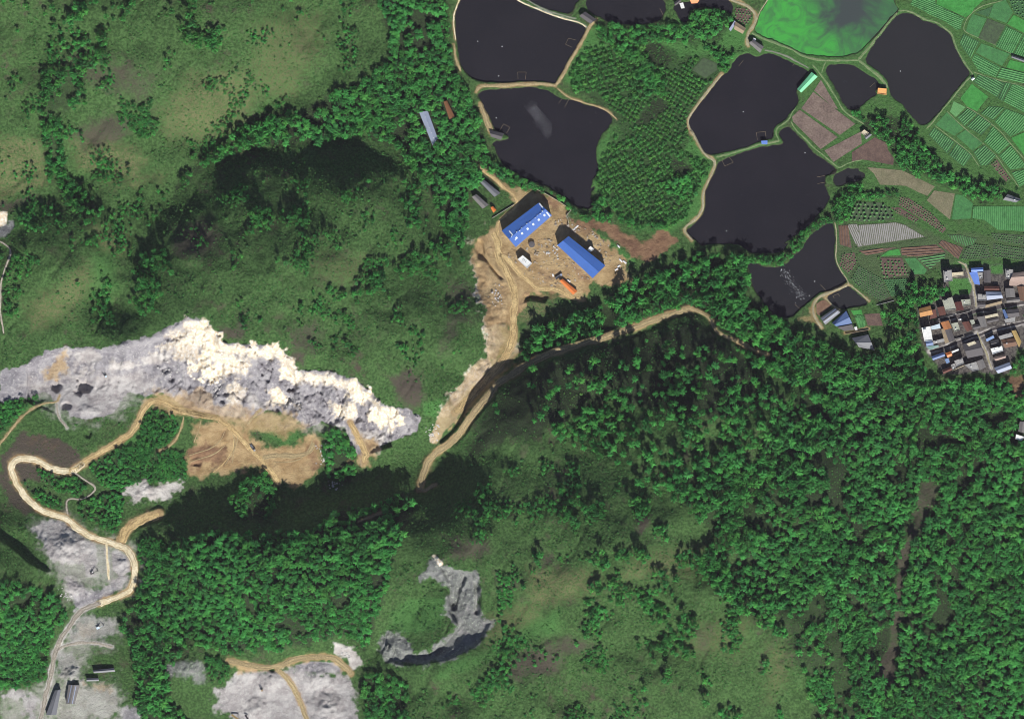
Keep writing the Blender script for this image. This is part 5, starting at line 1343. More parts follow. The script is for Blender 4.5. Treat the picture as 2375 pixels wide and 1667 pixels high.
    ('Y6', '822 372 948 342 1000 460 882 490', 6.5, 'gable', 'orangetile', 'plaster', 'village_house', 'orange tiled house south of the main street', 'house', ''),
    ('Y6', '892 495 990 472 1058 668 962 700', 5, 'gable', 'darktile', 'plaster', 'village_house', 'dark tiled long house behind the orange tiled one', 'house', ''),
    ('Y6', '1012 392 1110 372 1150 490 1060 520', 7, 'flat', 'greengrey', 'plaster', 'village_house', 'narrow pale terrace east of the orange tiled house', 'house', 'tank'),
    ('Y6', '1200 372 1308 352 1368 480 1282 520', 6, 'gable', 'redtile', 'plaster', 'village_house', 'red tiled house standing alone in the middle of the village', 'house', ''),
    ('Y6', '1332 330 1400 320 1420 380 1370 400', 8, 'flat', 'greengrey', 'plaster', 'village_house', 'small pale roofed tower house beside the red tiled one', 'house', ''),
    ('Y6', '1390 420 1500 400 1525 455 1410 485', 4.2, 'gable', 'darktile', 'plaster', 'village_house', 'low dark tiled house east of the red tiled one', 'house', ''),
    ('Y6', '1470 282 1590 262 1630 430 1540 440', 6, 'gable', 'greytile', 'plaster', 'village_house', 'grey tiled long house on the south side of the main street', 'house', ''),
    ('Y6', '1612 252 1808 206 1828 250 1622 292', 7, 'flat', 'cream', 'plaster', 'village_house', 'pale tan terrace along the south side of the main street', 'house', ''),
    ('Y6', '1640 318 1820 276 1832 332 1656 372', 4.2, 'gable', 'darktile', 'plaster', 'village_house', 'dark tiled house right behind the pale tan terrace', 'house', ''),
    ('Y6', '1912 152 1950 142 2010 270 1962 288', 5, 'shed', 'blue2', 'plaster', 'lean_to', 'narrow blue grey metal roof beside the big dark roof', 'lean-to', ''),
    ('Y6', '1990 152 2180 132 2200 250 2022 270', 6, 'gable', 'darktile', 'plaster', 'village_house', 'big dark slate roofed house near the east edge', 'house', ''),
    ('Y6', '1952 312 2130 272 2122 350 1972 362', 5, 'flat', 'concrete', 'plaster', 'village_house', 'tan grey flat roof below the big dark slate roof', 'house', ''),
    ('Y6', '1852 612 2052 552 2086 610 1882 664', 7, 'flat', 'concrete', 'plaster', 'village_house', 'grey stepped concrete roof next to the yellow tiled house', 'house', 'pent'),
    ('Y6', '1902 682 2110 652 2158 768 1962 808', 4.6, 'gable', 'browntile', 'plaster', 'village_house', 'dark brown tiled house below the grey stepped roof', 'house', 'tank'),
    ('Y6', '2082 530 2150 516 2238 700 2200 788', 5.6, 'gable', 'yellowtile', 'plaster', 'village_house', 'long yellow tiled house on the eastern rim of the village', 'house', ''),
    ('Y6', '1622 662 1740 602 1760 640 1640 700', 5, 'shed', 'skyblue2', 'plaster', 'lean_to', 'angled light blue roof above the white house by the lane', 'lean-to', ''),
    ('Y6', '1702 700 1830 670 1850 760 1722 782', 4.6, 'gable', 'darktile', 'plaster', 'village_house', 'dark tiled house between the light blue and the white roofs', 'house', ''),
    ('Y6', '1712 832 1890 790 1910 868 1742 920', 8, 'flat', 'white', 'plaster', 'village_house', 'bright white terrace house east of the lower lane', 'house', 'pent tank'),
    ('Y6', '1752 990 1950 942 1962 990 1802 1040', 5.6, 'gable', 'pinktile', 'plaster', 'village_house', 'cream and pink tiled house below the bright white terrace', 'house', ''),
    ('Y6', '1780 1170 2020 1082 2060 1180 1842 1260', 6, 'gable', 'palemetal', 'plaster', 'village_house', 'silver metal roofed house at the southern tip of the village', 'house', ''),
    ('Y6', '1220 762 1478 702 1558 928 1302 980', 5.6, 'gable', 'darktile', 'plaster', 'village_house', 'large dark roofed house between the two lanes', 'house', ''),
    ('Y6', '1282 742 1408 700 1438 738 1318 782', 8.4, 'flat', 'cream', 'plaster', 'village_house', 'cream flat roof rising beside the large dark roofed house', 'house', ''),
    ('Y6', '662 970 860 902 880 960 690 1030', 5, 'gable', 'blue2', 'plaster', 'village_house', 'blue grey metal ridge roof at the southwest corner of the village', 'house', ''),
    ('Y6', '902 912 1000 882 1012 950 942 982', 6, 'gable', 'orange', 'plaster', 'village_house', 'small bright orange roofed house beside the white strip roof', 'house', ''),
    ('Y6', '1012 878 1120 836 1132 862 1024 906', 7, 'flat', 'white', 'plaster', 'village_house', 'narrow bright white strip roof below the lower street', 'house', ''),
    ('Y6', '890 1022 950 1002 970 1070 922 1090', 4, 'shed', 'skyblue2', 'plaster', 'lean_to', 'tiny light blue lean-to south of the orange roofed house', 'lean-to', ''),
    ('Y6', '1062 1050 1190 1002 1220 1090 1102 1140', 8, 'flat', 'concrete', 'plaster', 'village_house', 'square grey concrete roof near the southern end of the village', 'house', 'pent'),
    ('Y6', '1002 1118 1058 1094 1086 1162 1022 1200', 6, 'flat', 'concrete', 'plaster', 'village_house', 'tiny grey white roof beside the square grey concrete one', 'house', 'tank'),
    ('Y6', '852 1212 1000 1155 1018 1205 872 1270', 4.6, 'gable', 'redtile', 'plaster', 'village_house', 'red brown tiled house on the southern rim by the trees', 'house', ''),
    ('Y6', '1252 1125 1440 1072 1488 1200 1380 1222', 5.6, 'flat', 'concrete', 'plaster', 'village_house', 'grey flat roofed house at the foot of the lower lane', 'house', 'tank'),
    ('Y6', '1462 1062 1560 1022 1608 1150 1512 1200', 5, 'gable', 'greytile', 'plaster', 'village_house', 'tan grey tiled house beside the foot of the lower lane', 'house', ''),
    ('Y8', '722 1102 840 1112 830 1330 692 1290', 5, 'gable', 'greytile', 'plaster', 'forest_house', 'grey tiled house on its own at the east edge of the wood', 'house', ''),
    ('Y8', '652 1342 800 1390 772 1478 642 1430', 4.4, 'flat', 'white', 'plaster', 'forest_house', 'white flat roofed house on its own at the east edge of the wood', 'house', ''),
    # crusher yard
    ('X3', '585 1300 650 1290 600 1560 490 1560', 6, 'gable', 'greymetal', 'steel', 'crusher_shed', 'grey crusher shed beside the dusty yard road', 'shed', ''),
    ('X3', '730 1240 850 1245 795 1445 702 1440', 6, 'gable', 'greytile', 'steel', 'crusher_shed', 'grey striped crusher shed on the pale stone yard', 'shed', 'light'),
    ('X3', '920 1172 1050 1168 1055 1200 922 1204', 4, 'gable', 'greymetal', 'steel', 'yard_shed', 'short grey shed at the top of the pale stone yard', 'shed', ''),
    ('X3', '985 1085 1210 1062 1228 1100 1002 1116', 4, 'gable', 'greymetal', 'steel', 'yard_shed', 'long grey shed among the trees above the pale stone yard', 'shed', ''),
]
bfoot = []
for bd in BUILD:
    q = P(bd[0], bd[1])
    if ((q[:, 0] * np.roll(q[:, 1], -1)) - (np.roll(q[:, 0], -1) * q[:, 1])).sum() < 0:
        q = q[::-1]
    if bd[0] in ('Y5', 'Y6'):
        q = q.mean(0) + (q - q.mean(0)) * 1.14
    bfoot.append(q)

# ------------------------------------------------------------------ where no plant stands
EXC = np.zeros((NX, NY), np.float32)          # clearance mask, 1 = occupied
for look, pts, lvl in ponds:
    sx, sy = box_slice(pts, 6)
    EXC[sx, sy] = np.maximum(EXC[sx, sy], sdf(XX[sx, sy], YY[sx, sy], pts) < 1.0)
for rd, pts, w in roads:
    sx, sy = box_slice(pts, w + 4)
    EXC[sx, sy] = np.maximum(EXC[sx, sy], sdf(XX[sx, sy], YY[sx, sy], pts, False) < w * 0.5 + (1.6 if rd[0] in ('path', 'dike_path') else 2.4))
for q in bfoot:
    sx, sy = box_slice(q, 6)
    EXC[sx, sy] = np.maximum(EXC[sx, sy], sdf(XX[sx, sy], YY[sx, sy], q) < 2.6)
for fd, pts, lvl in fields:
    sx, sy = box_slice(pts, 6)
    EXC[sx, sy] = np.maximum(EXC[sx, sy], sdf(XX[sx, sy], YY[sx, sy], pts) < 1.2)
BARE = np.clip(COV['grey'] + COV['cream'] + COV['tan'] + COV['red'] + COV['dust'], 0, 1)


def at(F_, x, y):
    return bilin(GX, GY, F_, np.asarray(x, float), np.asarray(y, float))


# ------------------------------------------------------------------ plant prototypes (unit radius 1)
M['leaf_tree'] = mat_leaf('tree_leaves', (0.028, 0.125, 0.030), (0.050, 0.270, 0.054), (0.090, 0.410, 0.085))
M['leaf_star'] = mat_leaf('feathery_leaves', (0.031, 0.148, 0.034), (0.054, 0.300, 0.058), (0.095, 0.435, 0.090))
M['leaf_bush'] = mat_leaf('orchard_leaves', (0.038, 0.145, 0.034), (0.062, 0.260, 0.052), (0.105, 0.370, 0.078))
M['leaf_scrub'] = mat_leaf('scrub_leaves', (0.036, 0.105, 0.028), (0.062, 0.200, 0.048), (0.098, 0.310, 0.075))
M['bark'] = mat_plain('tree_bark', (0.055, 0.042, 0.032), (0.095, 0.075, 0.058), 0.8)


def leaf_mesh(name, V, Fc, T, mat):
    me_ = mesh_of(name, V, Fc, mat)
    a = me_.attributes.new('tint', 'FLOAT', 'FACE')
    a.data.foreach_set('value', np.array(T, np.float32))
    return me_


def card(V, Fc, T, c, nrm, size, r, tint, asp=1.6):
    n = Vector(nrm).normalized()
    u = n.orthogonal().normalized()
    u.rotate(Matrix.Rotation(r.uniform(0, 6.28), 3, n))
    v = n.cross(u)
    b = len(V)
    c = Vector(c)
    L, Wd = size * asp * 0.5, size * 0.5
    V += [c - u * L, c + v * Wd * r.uniform(0.7, 1.1) + n * size * 0.10, c + u * L, c - v * Wd * r.uniform(0.7, 1.1) + n * size * 0.10]
    Fc.append([b, b + 1, b + 2, b + 3])
    T.append(tint)


def crown_broad(seed):
    r = random.Random(seed)
    V, Fc, T = [], [], []
    lobes = []
    for k in range(r.randint(9, 13)):
        a = r.uniform(0, 6.28)
        d = math.sqrt(r.random()) * 0.72
        lobes.append((Vector((math.cos(a) * d, math.sin(a) * d, 1.35 + 0.45 * (1 - d * d) + r.uniform(-.22, .16))), r.uniform(0.22, 0.40)))
    for c, s in lobes:
        lt = r.uniform(0, 0.6)
        for q in range(17):
            n = Vector((r.gauss(0, 1), r.gauss(0, 1), r.gauss(0.45, .8)))
            if n.length < 1e-3:
                continue
            n.normalize()
            p = c + Vector((n.x * s, n.y * s, n.z * s * 0.75))
            card(V, Fc, T, p, n + Vector((r.gauss(0, .35), r.gauss(0, .35), r.gauss(.2, .3))), s * r.uniform(0.45, 0.85), r, min(lt + r.uniform(0, .45), 1))
    return leaf_mesh('crown', V, Fc, T, M['leaf_tree'])


def crown_star(seed):
    """feathery clump: arching plumes that fan out from the middle"""
    r = random.Random(seed)
    V, Fc, T = [], [], []
    n = r.randint(26, 34)
    for k in range(n):
        a = k * 2.399 + r.uniform(-.25, .25)
        L = r.uniform(0.55, 1.08) if k > 5 else r.uniform(0.25, 0.5)
        z0 = 1.55 + r.uniform(-.15, .2)
        lift = r.uniform(0.1, 0.42)
        droop = r.uniform(0.35, 0.85)
        wd = r.uniform(0.075, 0.14)
        tint = r.uniform(0, 1)
        d = Vector((math.cos(a), math.sin(a), 0))
        s = Vector((-d.y, d.x, 0))
        b = len(V)
        segs = 4
        for q in range(segs + 1):
            f = q / segs
            c = d * (0.05 + L * f) + Vector((0, 0, z0 + lift * f * 2 - droop * f * f * 1.3))
            w = wd * (0.55 + 1.5 * f) * (1 - f ** 3 * 0.9) * r.uniform(0.75, 1.25)
            V += [c + s * w - Vector((0, 0, w * 0.6)), c + Vector((0, 0, w * 0.25)), c - s * w - Vector((0, 0, w * 0.6))]
        for q in range(segs):
            for e in (0, 1):
                i = b + q * 3 + e
                Fc.append([i, i + 1, i + 4, i + 3])
                T.append(min(max(tint + r.uniform(-.2, .2), 0), 1))
        # side tufts on the plume
        for q in range(3):
            f = r.uniform(0.35, 0.95)
            c = d * (0.05 + L * f) + Vector((0, 0, z0 + lift * f * 2 - droop * f * f * 1.3)) + s * r.uniform(-.09, .09)
            card(V, Fc, T, c, (d.x * .5 + r.gauss(0, .4), d.y * .5 + r.gauss(0, .4), 0.9), r.uniform(0.10, 0.17), r, r.uniform(0.2, 1))
    return leaf_mesh('crown', V, Fc, T, M['leaf_star'])


def crown_bush(seed, mat, nc, low=0.25, sz=0.5):
    r = random.Random(seed)
    V, Fc, T = [], [], []
    for k in range(nc):
        n = Vector((r.gauss(0, 1), r.gauss(0, 1), abs(r.gauss(0, 1)))).normalized()
        rr = r.uniform(0.72, 1.05)
        p = Vector((n.x * rr, n.y * rr, low + n.z * rr * 0.85))
        card(V, Fc, T, p, n + Vector((r.gauss(0, .4), r.gauss(0, .4), r.gauss(.1, .3))), r.uniform(0.7, 1.2) * sz, r, r.random(), 1.3)
    return leaf_mesh('crown', V, Fc, T, mat)


def trunk_mesh(seed, h=1.45):
    """tapered trunk with four limbs"""
    r = random.Random(seed)
    V, Fc = [], []

    def tube(path, radii, k=6):
        b = len(V)
        for (p, rad) in zip(path, radii):
            for e in range(k):
                V.append((p[0] + math.cos(e * 6.283 / k) * rad, p[1] + math.sin(e * 6.283 / k) * rad, p[2]))
        for q in range(len(path) - 1):
            for e in range(k):
                Fc.append([b + q * k + e, b + q * k + (e + 1) % k, b + (q + 1) * k + (e + 1) % k, b + (q + 1) * k + e])
    lean = (r.uniform(-.06, .06), r.uniform(-.06, .06))
    tube([(0, 0, -0.25), (lean[0] * .5, lean[1] * .5, h * .5), (lean[0], lean[1], h)], [0.10, 0.075, 0.045])
    for k in range(4):
        a = k * 1.57 + r.uniform(-.5, .5)
        zb = h * r.uniform(0.5, 0.85)
        e = (lean[0] + math.cos(a) * 0.55, lean[1] + math.sin(a) * 0.55, h + r.uniform(0.0, .3))
        tube([(lean[0] * zb / h, lean[1] * zb / h, zb), tuple((v + u) / 2 for v, u in zip(e, (lean[0], lean[1], zb + .08))), e], [0.045, 0.034, 0.015], 4)
    return mesh_of('trunk', V, Fc, M['bark'])


BROAD = [crown_broad(100 + i) for i in range(6)]
STAR = [crown_star(200 + i) for i in range(6)]
BUSH = [crown_bush(300 + i, M['leaf_bush'], 46) for i in range(4)]
SCRUB = [crown_bush(400 + i, M['leaf_scrub'], 20, 0.1, 0.7) for i in range(5)]
TRUNKS = [trunk_mesh(500 + i) for i in range(3)]

# ------------------------------------------------------------------ scatter the trees
cand = []            # x, y, r, star?, region
for key, dens, r0, r1, share, *poly in TREES:
    pts = P(*poly)
    step = (r0 + r1) * 0.5 * (0.90 if dens >= 0.7 else 1.15)
    xs = np.arange(pts[:, 0].min(), pts[:, 0].max(), step)
    ys = np.arange(pts[:, 1].min(), pts[:, 1].max(), step)
    gx, gy = np.meshgrid(xs, ys, indexing='ij')
    gx = (gx + rng.uniform(-.48, .48, gx.shape) * step).ravel()
    gy = (gy + rng.uniform(-.48, .48, gy.shape) * step).ravel()
    ok = inside(gx, gy, pts) & (at(EXC, gx, gy) < 0.15) & (at(BARE, gx, gy) < 0.45) & (at(CLEAR, gx, gy) < 0.5)
    if dens < 0.97:
        cl = fbm(gx, gy, 26, 91, 3) * (0.25 if key == 'slope_trees' else 0.9) + rng.uniform(-.25, .25, gx.shape)
        thr = np.quantile(cl[ok], 1 - dens) if ok.any() else 0
        ok &= cl > thr
    # the wood has a few natural gaps
    ok &= fbm(gx, gy, 24, 97, 3) + rng.uniform(-.12, .12, gx.shape) > -0.40
    gx, gy = gx[ok], gy[ok]
    rr = r0 * 0.72 + (r1 - r0 * 0.72) * rng.beta(1.25, 2.2, gx.shape)
    st = (fbm(gx, gy, 45, 99, 2) * 0.9 + rng.uniform(0, 1, gx.shape)) < share + 0.02
    for k in range(len(gx)):
        cand.append((gx[k], gy[k], rr[k], bool(st[k]), key))
# drop trees that stand too close to a bigger one
cand.sort(key=lambda c: -c[2])
cell, grid, kept = 9.0, {}, []
for c in cand:
    i, j = int(c[0] // cell), int(c[1] // cell)
    if any((c[0] - d[0]) ** 2 + (c[1] - d[1]) ** 2 < (0.46 * (c[2] + d[2])) ** 2 for a in (-1, 0, 1) for b in (-1, 0, 1) for d in grid.get((i + a, j + b), ())):
        continue
    grid.setdefault((i, j), []).append(c)
    kept.append(c)

REGION = {
    'village_wood': 'in the big wood south of the village',
    'track_wood': 'in the wood along the tan hillside track',
    'lake_wood': 'in the wood between the grassy hill and the fish ponds',
    'quarry_wood': 'in the wood on the hump south of the quarry',
    'yard_wood': 'in the wood on the bank above the crusher yard',
    'hill_trees': 'on the grassy northern hill',
    'ridge_trees': 'on the green ridge above the white quarry face',
    'slope_trees': 'scattered over the shaded slope below the tan track',
    'crest_trees': 'scattered over the grassy southern hilltop',
    'field_wood': 'in the strip of wood beside the striped fields',
    'pond_hedge': 'in the belt of trees along the pond banks',
    'village_garden': 'in the gardens beside the village houses',
    'orchard_edge': 'in the grove at the rim of the pond orchard',
    'quarry_scrub': 'among the quarry roads and spoil heaps',
}
TALL = {'track_wood': 1.5, 'slope_trees': 1.55, 'crest_trees': 1.5, 'field_wood': 1.25, 'pond_hedge': 1.2, 'hill_trees': 1.6, 'ridge_trees': 1.35, 'village_garden': 1.45}
tall = lambda k, r: 1 + (TALL.get(k, 1.0) - 1) * min(max((r - 2.2) / 1.5, 0.0), 1.0)
inframe = lambda c: abs(c[0]) < 590 and abs(c[1]) < 413
first = {True: [c for c in kept if c[3] and inframe(c)][:300], False: [c for c in kept if not c[3] and inframe(c)][:300]}
chosen = {id(c) for v in first.values() for c in v}
for star in (True, False):
    for k, c in enumerate(first[star]):
        x, y, r, _, key = c
        root = bpy.data.objects.new('feathery_tree' if star else 'leafy_tree', None)
        C.objects.link(root)
        root.empty_display_size = 0.5
        root.location = (x, y, float(H(x, y)))
        root.rotation_euler = (0, 0, random.uniform(0, 6.28))
        zs = r * random.uniform(0.75, 1.05) * tall(key, r)
        root.scale = (r, r, zs)
        tag(root, ('feathery star shaped green tree ' if star else 'round leafy green tree ') + REGION[key], 'tree', ('feathery' if star else 'leafy') + ' trees ' + REGION[key])
        link('trunk', TRUNKS[k % 3], root)
        link('crown', (STAR if star else BROAD)[k % 6], root)


# ------------------------------------------------------------------ everything past the first 300 of a kind: one object per kind, instanced on points
def scatter(name, pts, meshes, label, cat, trunks=None):
    """pts: x y z radius zscale"""
    pts = np.array(pts, float)
    me_ = bpy.data.meshes.new(name)
    me_.vertices.add(len(pts))
    me_.vertices.foreach_set('co', pts[:, :3].astype(np.float32).ravel())
    sc = np.stack([pts[:, 3], pts[:, 3], pts[:, 4]], 1).astype(np.float32)
    for nm, ty, arr in (('size', 'FLOAT_VECTOR', sc.ravel()),):
        a = me_.attributes.new(nm, ty, 'POINT')
        a.data.foreach_set('vector', arr)
    me_.attributes.new('turn', 'FLOAT', 'POINT').data.foreach_set('value', rng.uniform(0, 6.28, len(pts)).astype(np.float32))
    me_.attributes.new('pick', 'INT', 'POINT').data.foreach_set('value', rng.integers(0, len(meshes), len(pts)).astype(np.int32))
    o = link(name, me_)
    stuff(o, label, cat)
    ng = bpy.data.node_groups.new(name, 'GeometryNodeTree')
    ng.interface.new_socket('Geometry', in_out='INPUT', socket_type='NodeSocketGeometry')
    ng.interface.new_socket('Geometry', in_out='OUTPUT', socket_type='NodeSocketGeometry')
    gi, go = ng.nodes.new('NodeGroupInput'), ng.nodes.new('NodeGroupOutput')

    def named(nm, ty):
        n = ng.nodes.new('GeometryNodeInputNamedAttribute')
        n.data_type = ty
        n.inputs['Name'].default_value = nm
        return n.outputs['Attribute']
    final = ng.nodes.new('GeometryNodeJoinGeometry')
    for group in (meshes, trunks):
        if not group:
            continue
        jn = ng.nodes.new('GeometryNodeJoinGeometry')
        for ob in group:
            oi = ng.nodes.new('GeometryNodeObjectInfo')
            oi.inputs['Object'].default_value = ob
            oi.inputs['As Instance'].default_value = True
            ng.links.new(oi.outputs['Geometry'], jn.inputs[0])
        ip = ng.nodes.new('GeometryNodeInstanceOnPoints')
        ng.links.new(gi.outputs[0], ip.inputs['Points'])
        ng.links.new(jn.outputs[0], ip.inputs['Instance'])
        ip.inputs['Pick Instance'].default_value = True
        ng.links.new(named('pick', 'INT'), ip.inputs['Instance Index'])
        cb = ng.nodes.new('ShaderNodeCombineXYZ')
        ng.links.new(named('turn', 'FLOAT'), cb.inputs[2])
        ng.links.new(cb.outputs[0], ip.inputs['Rotation'])
        ng.links.new(named('size', 'FLOAT_VECTOR'), ip.inputs['Scale'])
        ng.links.new(ip.outputs[0], final.inputs[0])
    ng.links.new(final.outputs[0], go.inputs[0])
    o.modifiers.new('scatter', 'NODES').node_group = ng
    return o


def proto_objs(name):
    out = []
    for o in bpy.data.objects:
        if o.parent and o.parent.name.split('.')[0] == name and o.name.split('.')[0] == 'crown' and o.data not in [p.data for p in out]:
            out.append(o)
    return out


trunk_objs = []
for o in bpy.data.objects:
    if o.name.split('.')[0] == 'trunk' and o.data not in [p.data for p in trunk_objs]:
        trunk_objs.append(o)
for star, nm in ((True, 'feathery_tree'), (False, 'leafy_tree')):
    rest = [c for c in kept if c[3] == star and id(c) not in chosen]
    pz = H([c[0] for c in rest], [c[1] for c in rest])
    scatter('feathery_trees' if star else 'leafy_trees', [(c[0], c[1], z, c[2], c[2] * random.uniform(0.75, 1.05) * tall(c[4], c[2])) for c, z in zip(rest, pz)], proto_objs(nm),
            'mass of feathery green trees filling the woods' if star else 'mass of round leafy green trees filling the woods', 'trees', trunk_objs)

# orchard bushes in rows
ob_pts, ob_s = [], []
for blk, ang, sx_, sy_, r0 in (('1320 100 1480 95 1510 160 1420 225 1290 205 1270 180', 0.32, 6.3, 5.7, 3.3), ('1290 205 1420 225 1510 160 1560 125 1640 150 1605 220 1560 290 1520 330 1420 300 1395 262 1340 218', 1.05, 4.9, 4.5, 2.35),
                               ('1385 300 1420 300 1520 330 1592 368 1562 440 1545 485 1500 515 1400 492 1345 450 1335 400 1350 350', 0.55, 5.6, 5.0, 2.85)):
    bp = P('F', blk)
    ca, sa = math.cos(ang), math.sin(ang)
    cxm, cym = bp.mean(0)
    for i in range(-32, 33):
        for j in range(-32, 33):
            u, v = i * sx_ + random.uniform(-.8, .8), j * sy_ + random.uniform(-.8, .8)
            x, y = cxm + u * ca - v * sa, cym + u * sa + v * ca
            if random.random() > 0.06 and bool(inside(np.array([x]), np.array([y]), bp)[0]):
                ob_pts.append((x, y))
                ob_s.append(r0 * random.uniform(0.75, 1.2))
ob_s = np.array(ob_s)
ob_pts = np.array(ob_pts)
ok = (at(EXC, ob_pts[:, 0], ob_pts[:, 1]) < 0.1)
gap = np.ones(len(ob_pts), bool)
for g in (P('Z4', '960 540 1130 480 1240 620 1300 700 1280 780 1100 800 1000 680'), P('Z4', '1080 1170 1180 1130 1270 1260 1180 1330 1050 1420 950 1500 860 1420 950 1320'), P('Z8', '40 620 200 600 270 680 250 760 100 790 40 700')):
    gap &= ~inside(ob_pts[:, 0], ob_pts[:, 1], g)
ob_s = ob_s[ok & gap]
ob_pts = ob_pts[ok & gap]
ob_r = ob_s * (1 + 0.25 * fbm(ob_pts[:, 0], ob_pts[:, 1], 40, 5, 2))
order = np.argsort(-ob_r)
oz = H(ob_pts[:, 0], ob_pts[:, 1])
for k in order[:300]:
    o = link('fruit_tree', BUSH[k % 4], None, (ob_pts[k, 0], ob_pts[k, 1], float(oz[k])), random.uniform(0, 6.28), (ob_r[k], ob_r[k], ob_r[k] * 0.95))
    tag(o, 'low round fruit tree planted in rows in the orchard between the ponds', 'fruit tree', 'fruit trees of the pond orchard')
bush_objs = []
for o in bpy.data.objects:
    if o.name.split('.')[0] == 'fruit_tree' and o.data not in [p.data for p in bush_objs]:
        bush_objs.append(o)
scatter('fruit_trees', [(ob_pts[k, 0], ob_pts[k, 1], oz[k], ob_r[k], ob_r[k] * 0.9) for k in order[300:]], bush_objs, 'mass of smaller fruit trees filling the orchard rows', 'fruit trees')

# scrub and tussocks on the open hills
n = 150000
x = rng.uniform(-625, 625, n)
y = rng.uniform(-445, 445, n)
dn = 0.09 + 0.60 * smooth(-0.2, 0.3, fbm(x, y, 38, 21, 4)) + 0.5 * at(COV['lush'], x, y)
dn *= 1 - 0.85 * at(COV['dry'], x, y)
dn *= 1 - 0.80 * at(COV['brown'], x, y)
dn *= 1 - 0.25 * at(COV['floor'], x, y)
dn *= (at(EXC, x, y) < 0.05) * (at(BARE, x, y) < 0.35) * (1 - at(COV['paved'], x, y))
low = at(hillness, x, y)
dn *= 0.25 + 0.75 * np.maximum(low, at(COV['floor'], x, y))
keep = rng.uniform(0, 1, n) < dn
x, y = x[keep], y[keep]
rad = rng.uniform(0.5, 1.15, len(x)) * (1 + 1.0 * (rng.uniform(0, 1, len(x)) > 0.90) * smooth(-.2, .3, fbm(x, y, 50, 23, 3)))
proto = []
px_, py_ = x[:5], y[:5]
for k in range(5):
    o = link('hill_shrub', SCRUB[k], None, (x[k], y[k], float(H(x[k], y[k]))), 0.0, (rad[k] * 1.3,) * 3)
    tag(o, 'small round green shrub on the open grassy hills', 'shrub', 'shrubs of the grassy hills')
    proto.append(o)
pz = H(x[5:], y[5:])
scatter('hill_scrub', np.stack([x[5:], y[5:], pz - 0.1, rad[5:], rad[5:] * 0.9], 1), proto, 'low green scrub and tussocks covering the open hills', 'scrub')
print('trees', len(kept), 'orchard', len(ob_pts), 'scrub', len(x))

# ------------------------------------------------------------------ buildings
ROOFS = {
    'blue': (0.055, 0.145, 0.46), 'blue2': (0.10, 0.16, 0.33), 'skyblue': (0.14, 0.25, 0.66), 'skyblue2': (0.20, 0.30, 0.52), 'white': (0.78, 0.79, 0.78),
    'bluewhite': (0.55, 0.66, 0.74), 'orange': (0.70, 0.205, 0.055), 'apricot': (0.82, 0.42, 0.15), 'greymetal': (0.17, 0.175, 0.195), 'palemetal': (0.29, 0.33, 0.44),
    'greytile': (0.185, 0.175, 0.172), 'darktile': (0.105, 0.097, 0.102), 'rust': (0.20, 0.095, 0.045), 'mint': (0.20, 0.66, 0.34), 'mint2': (0.70, 0.85, 0.76),
    'tantile': (0.33, 0.255, 0.165), 'cream': (0.58, 0.52, 0.38), 'concrete': (0.33, 0.325, 0.32), 'greengrey': (0.36, 0.375, 0.31), 'pinktile': (0.36, 0.265, 0.225),
    'redtile': (0.135, 0.056, 0.043), 'darkred': (0.105, 0.040, 0.036), 'browntile': (0.17, 0.095, 0.062), 'ochretile': (0.46, 0.235, 0.085), 'orangetile': (0.40, 0.165, 0.065),
    'yellowtile': (0.44, 0.31, 0.12), 'teal': (0.16, 0.26, 0.24)}
for k, c in ROOFS.items():
    if k in ('concrete', 'white', 'cream', 'greengrey', 'bluewhite', 'apricot'):
        M['r_' + k] = mat_plain('roof_' + k, tuple(v * 0.86 for v in c), c, 0.25, 0.8, 0.2)
    else:
        M['r_' + k] = mat_sheet('roof_' + k, c, 2.2 if 'tile' in k or k == 'darkred' else 1.2, 0.5 if 'tile' in k else 0.28, 0.7 if 'tile' in k else 0.42)
M['plaster'] = mat_plain('wall_plaster', (0.36, 0.34, 0.31), (0.48, 0.46, 0.42), 0.3)
M['steel'] = mat_sheet('wall_steel', (0.42, 0.44, 0.48), 1.2, 0.2, 0.5)
M['redwall'] = mat_plain('wall_red', (0.26, 0.06, 0.03), (0.36, 0.09, 0.05), 0.4)
M['skylight'] = mat_plain('skylight_panel', (0.70, 0.76, 0.82), (0.82, 0.86, 0.88), 0.6, 0.3)
M['tank'] = mat_plain('white_tank', (0.74, 0.74, 0.74), (0.82, 0.82, 0.80), 0.8, 0.35)
M['glass'] = mat_plain('window_glass', (0.02, 0.025, 0.03), (0.035, 0.04, 0.045), 0.5, 0.08, spec=0.5)
M['wood'] = mat_plain('old_wood', (0.20, 0.155, 0.105), (0.30, 0.24, 0.165), 0.8)
M['rubber'] = mat_plain('tyre_rubber', (0.02, 0.02, 0.02), (0.035, 0.033, 0.03), 0.8)


def boxv(V, Fc, x0, x1, y0, y1, z0, z1):
    b = len(V)
    V += [(x0, y0, z0), (x1, y0, z0), (x1, y1, z0), (x0, y1, z0), (x0, y0, z1), (x1, y0, z1), (x1, y1, z1), (x0, y1, z1)]
    Fc += [[b, b + 3, b + 2, b + 1], [b + 4, b + 5, b + 6, b + 7], [b, b + 1, b + 5, b + 4], [b + 1, b + 2, b + 6, b + 5], [b + 2, b + 3, b + 7, b + 6], [b + 3, b, b + 4, b + 7]]


def prism(poly, z0, z1):
    n = len(poly)
    V = [(x, y, z0) for x, y in poly] + [(x, y, z1) for x, y in poly]
    return V, [list(range(n))[::-1], list(range(n, 2 * n))] + [[i, (i + 1) % n, (i + 1) % n + n, i + n] for i in range(n)]


def box_part(name, parent, mat, *b):
    V, Fc = [], []
    boxv(V, Fc, *b)
    return link(name, mesh_of(name, V, Fc, mat), parent)


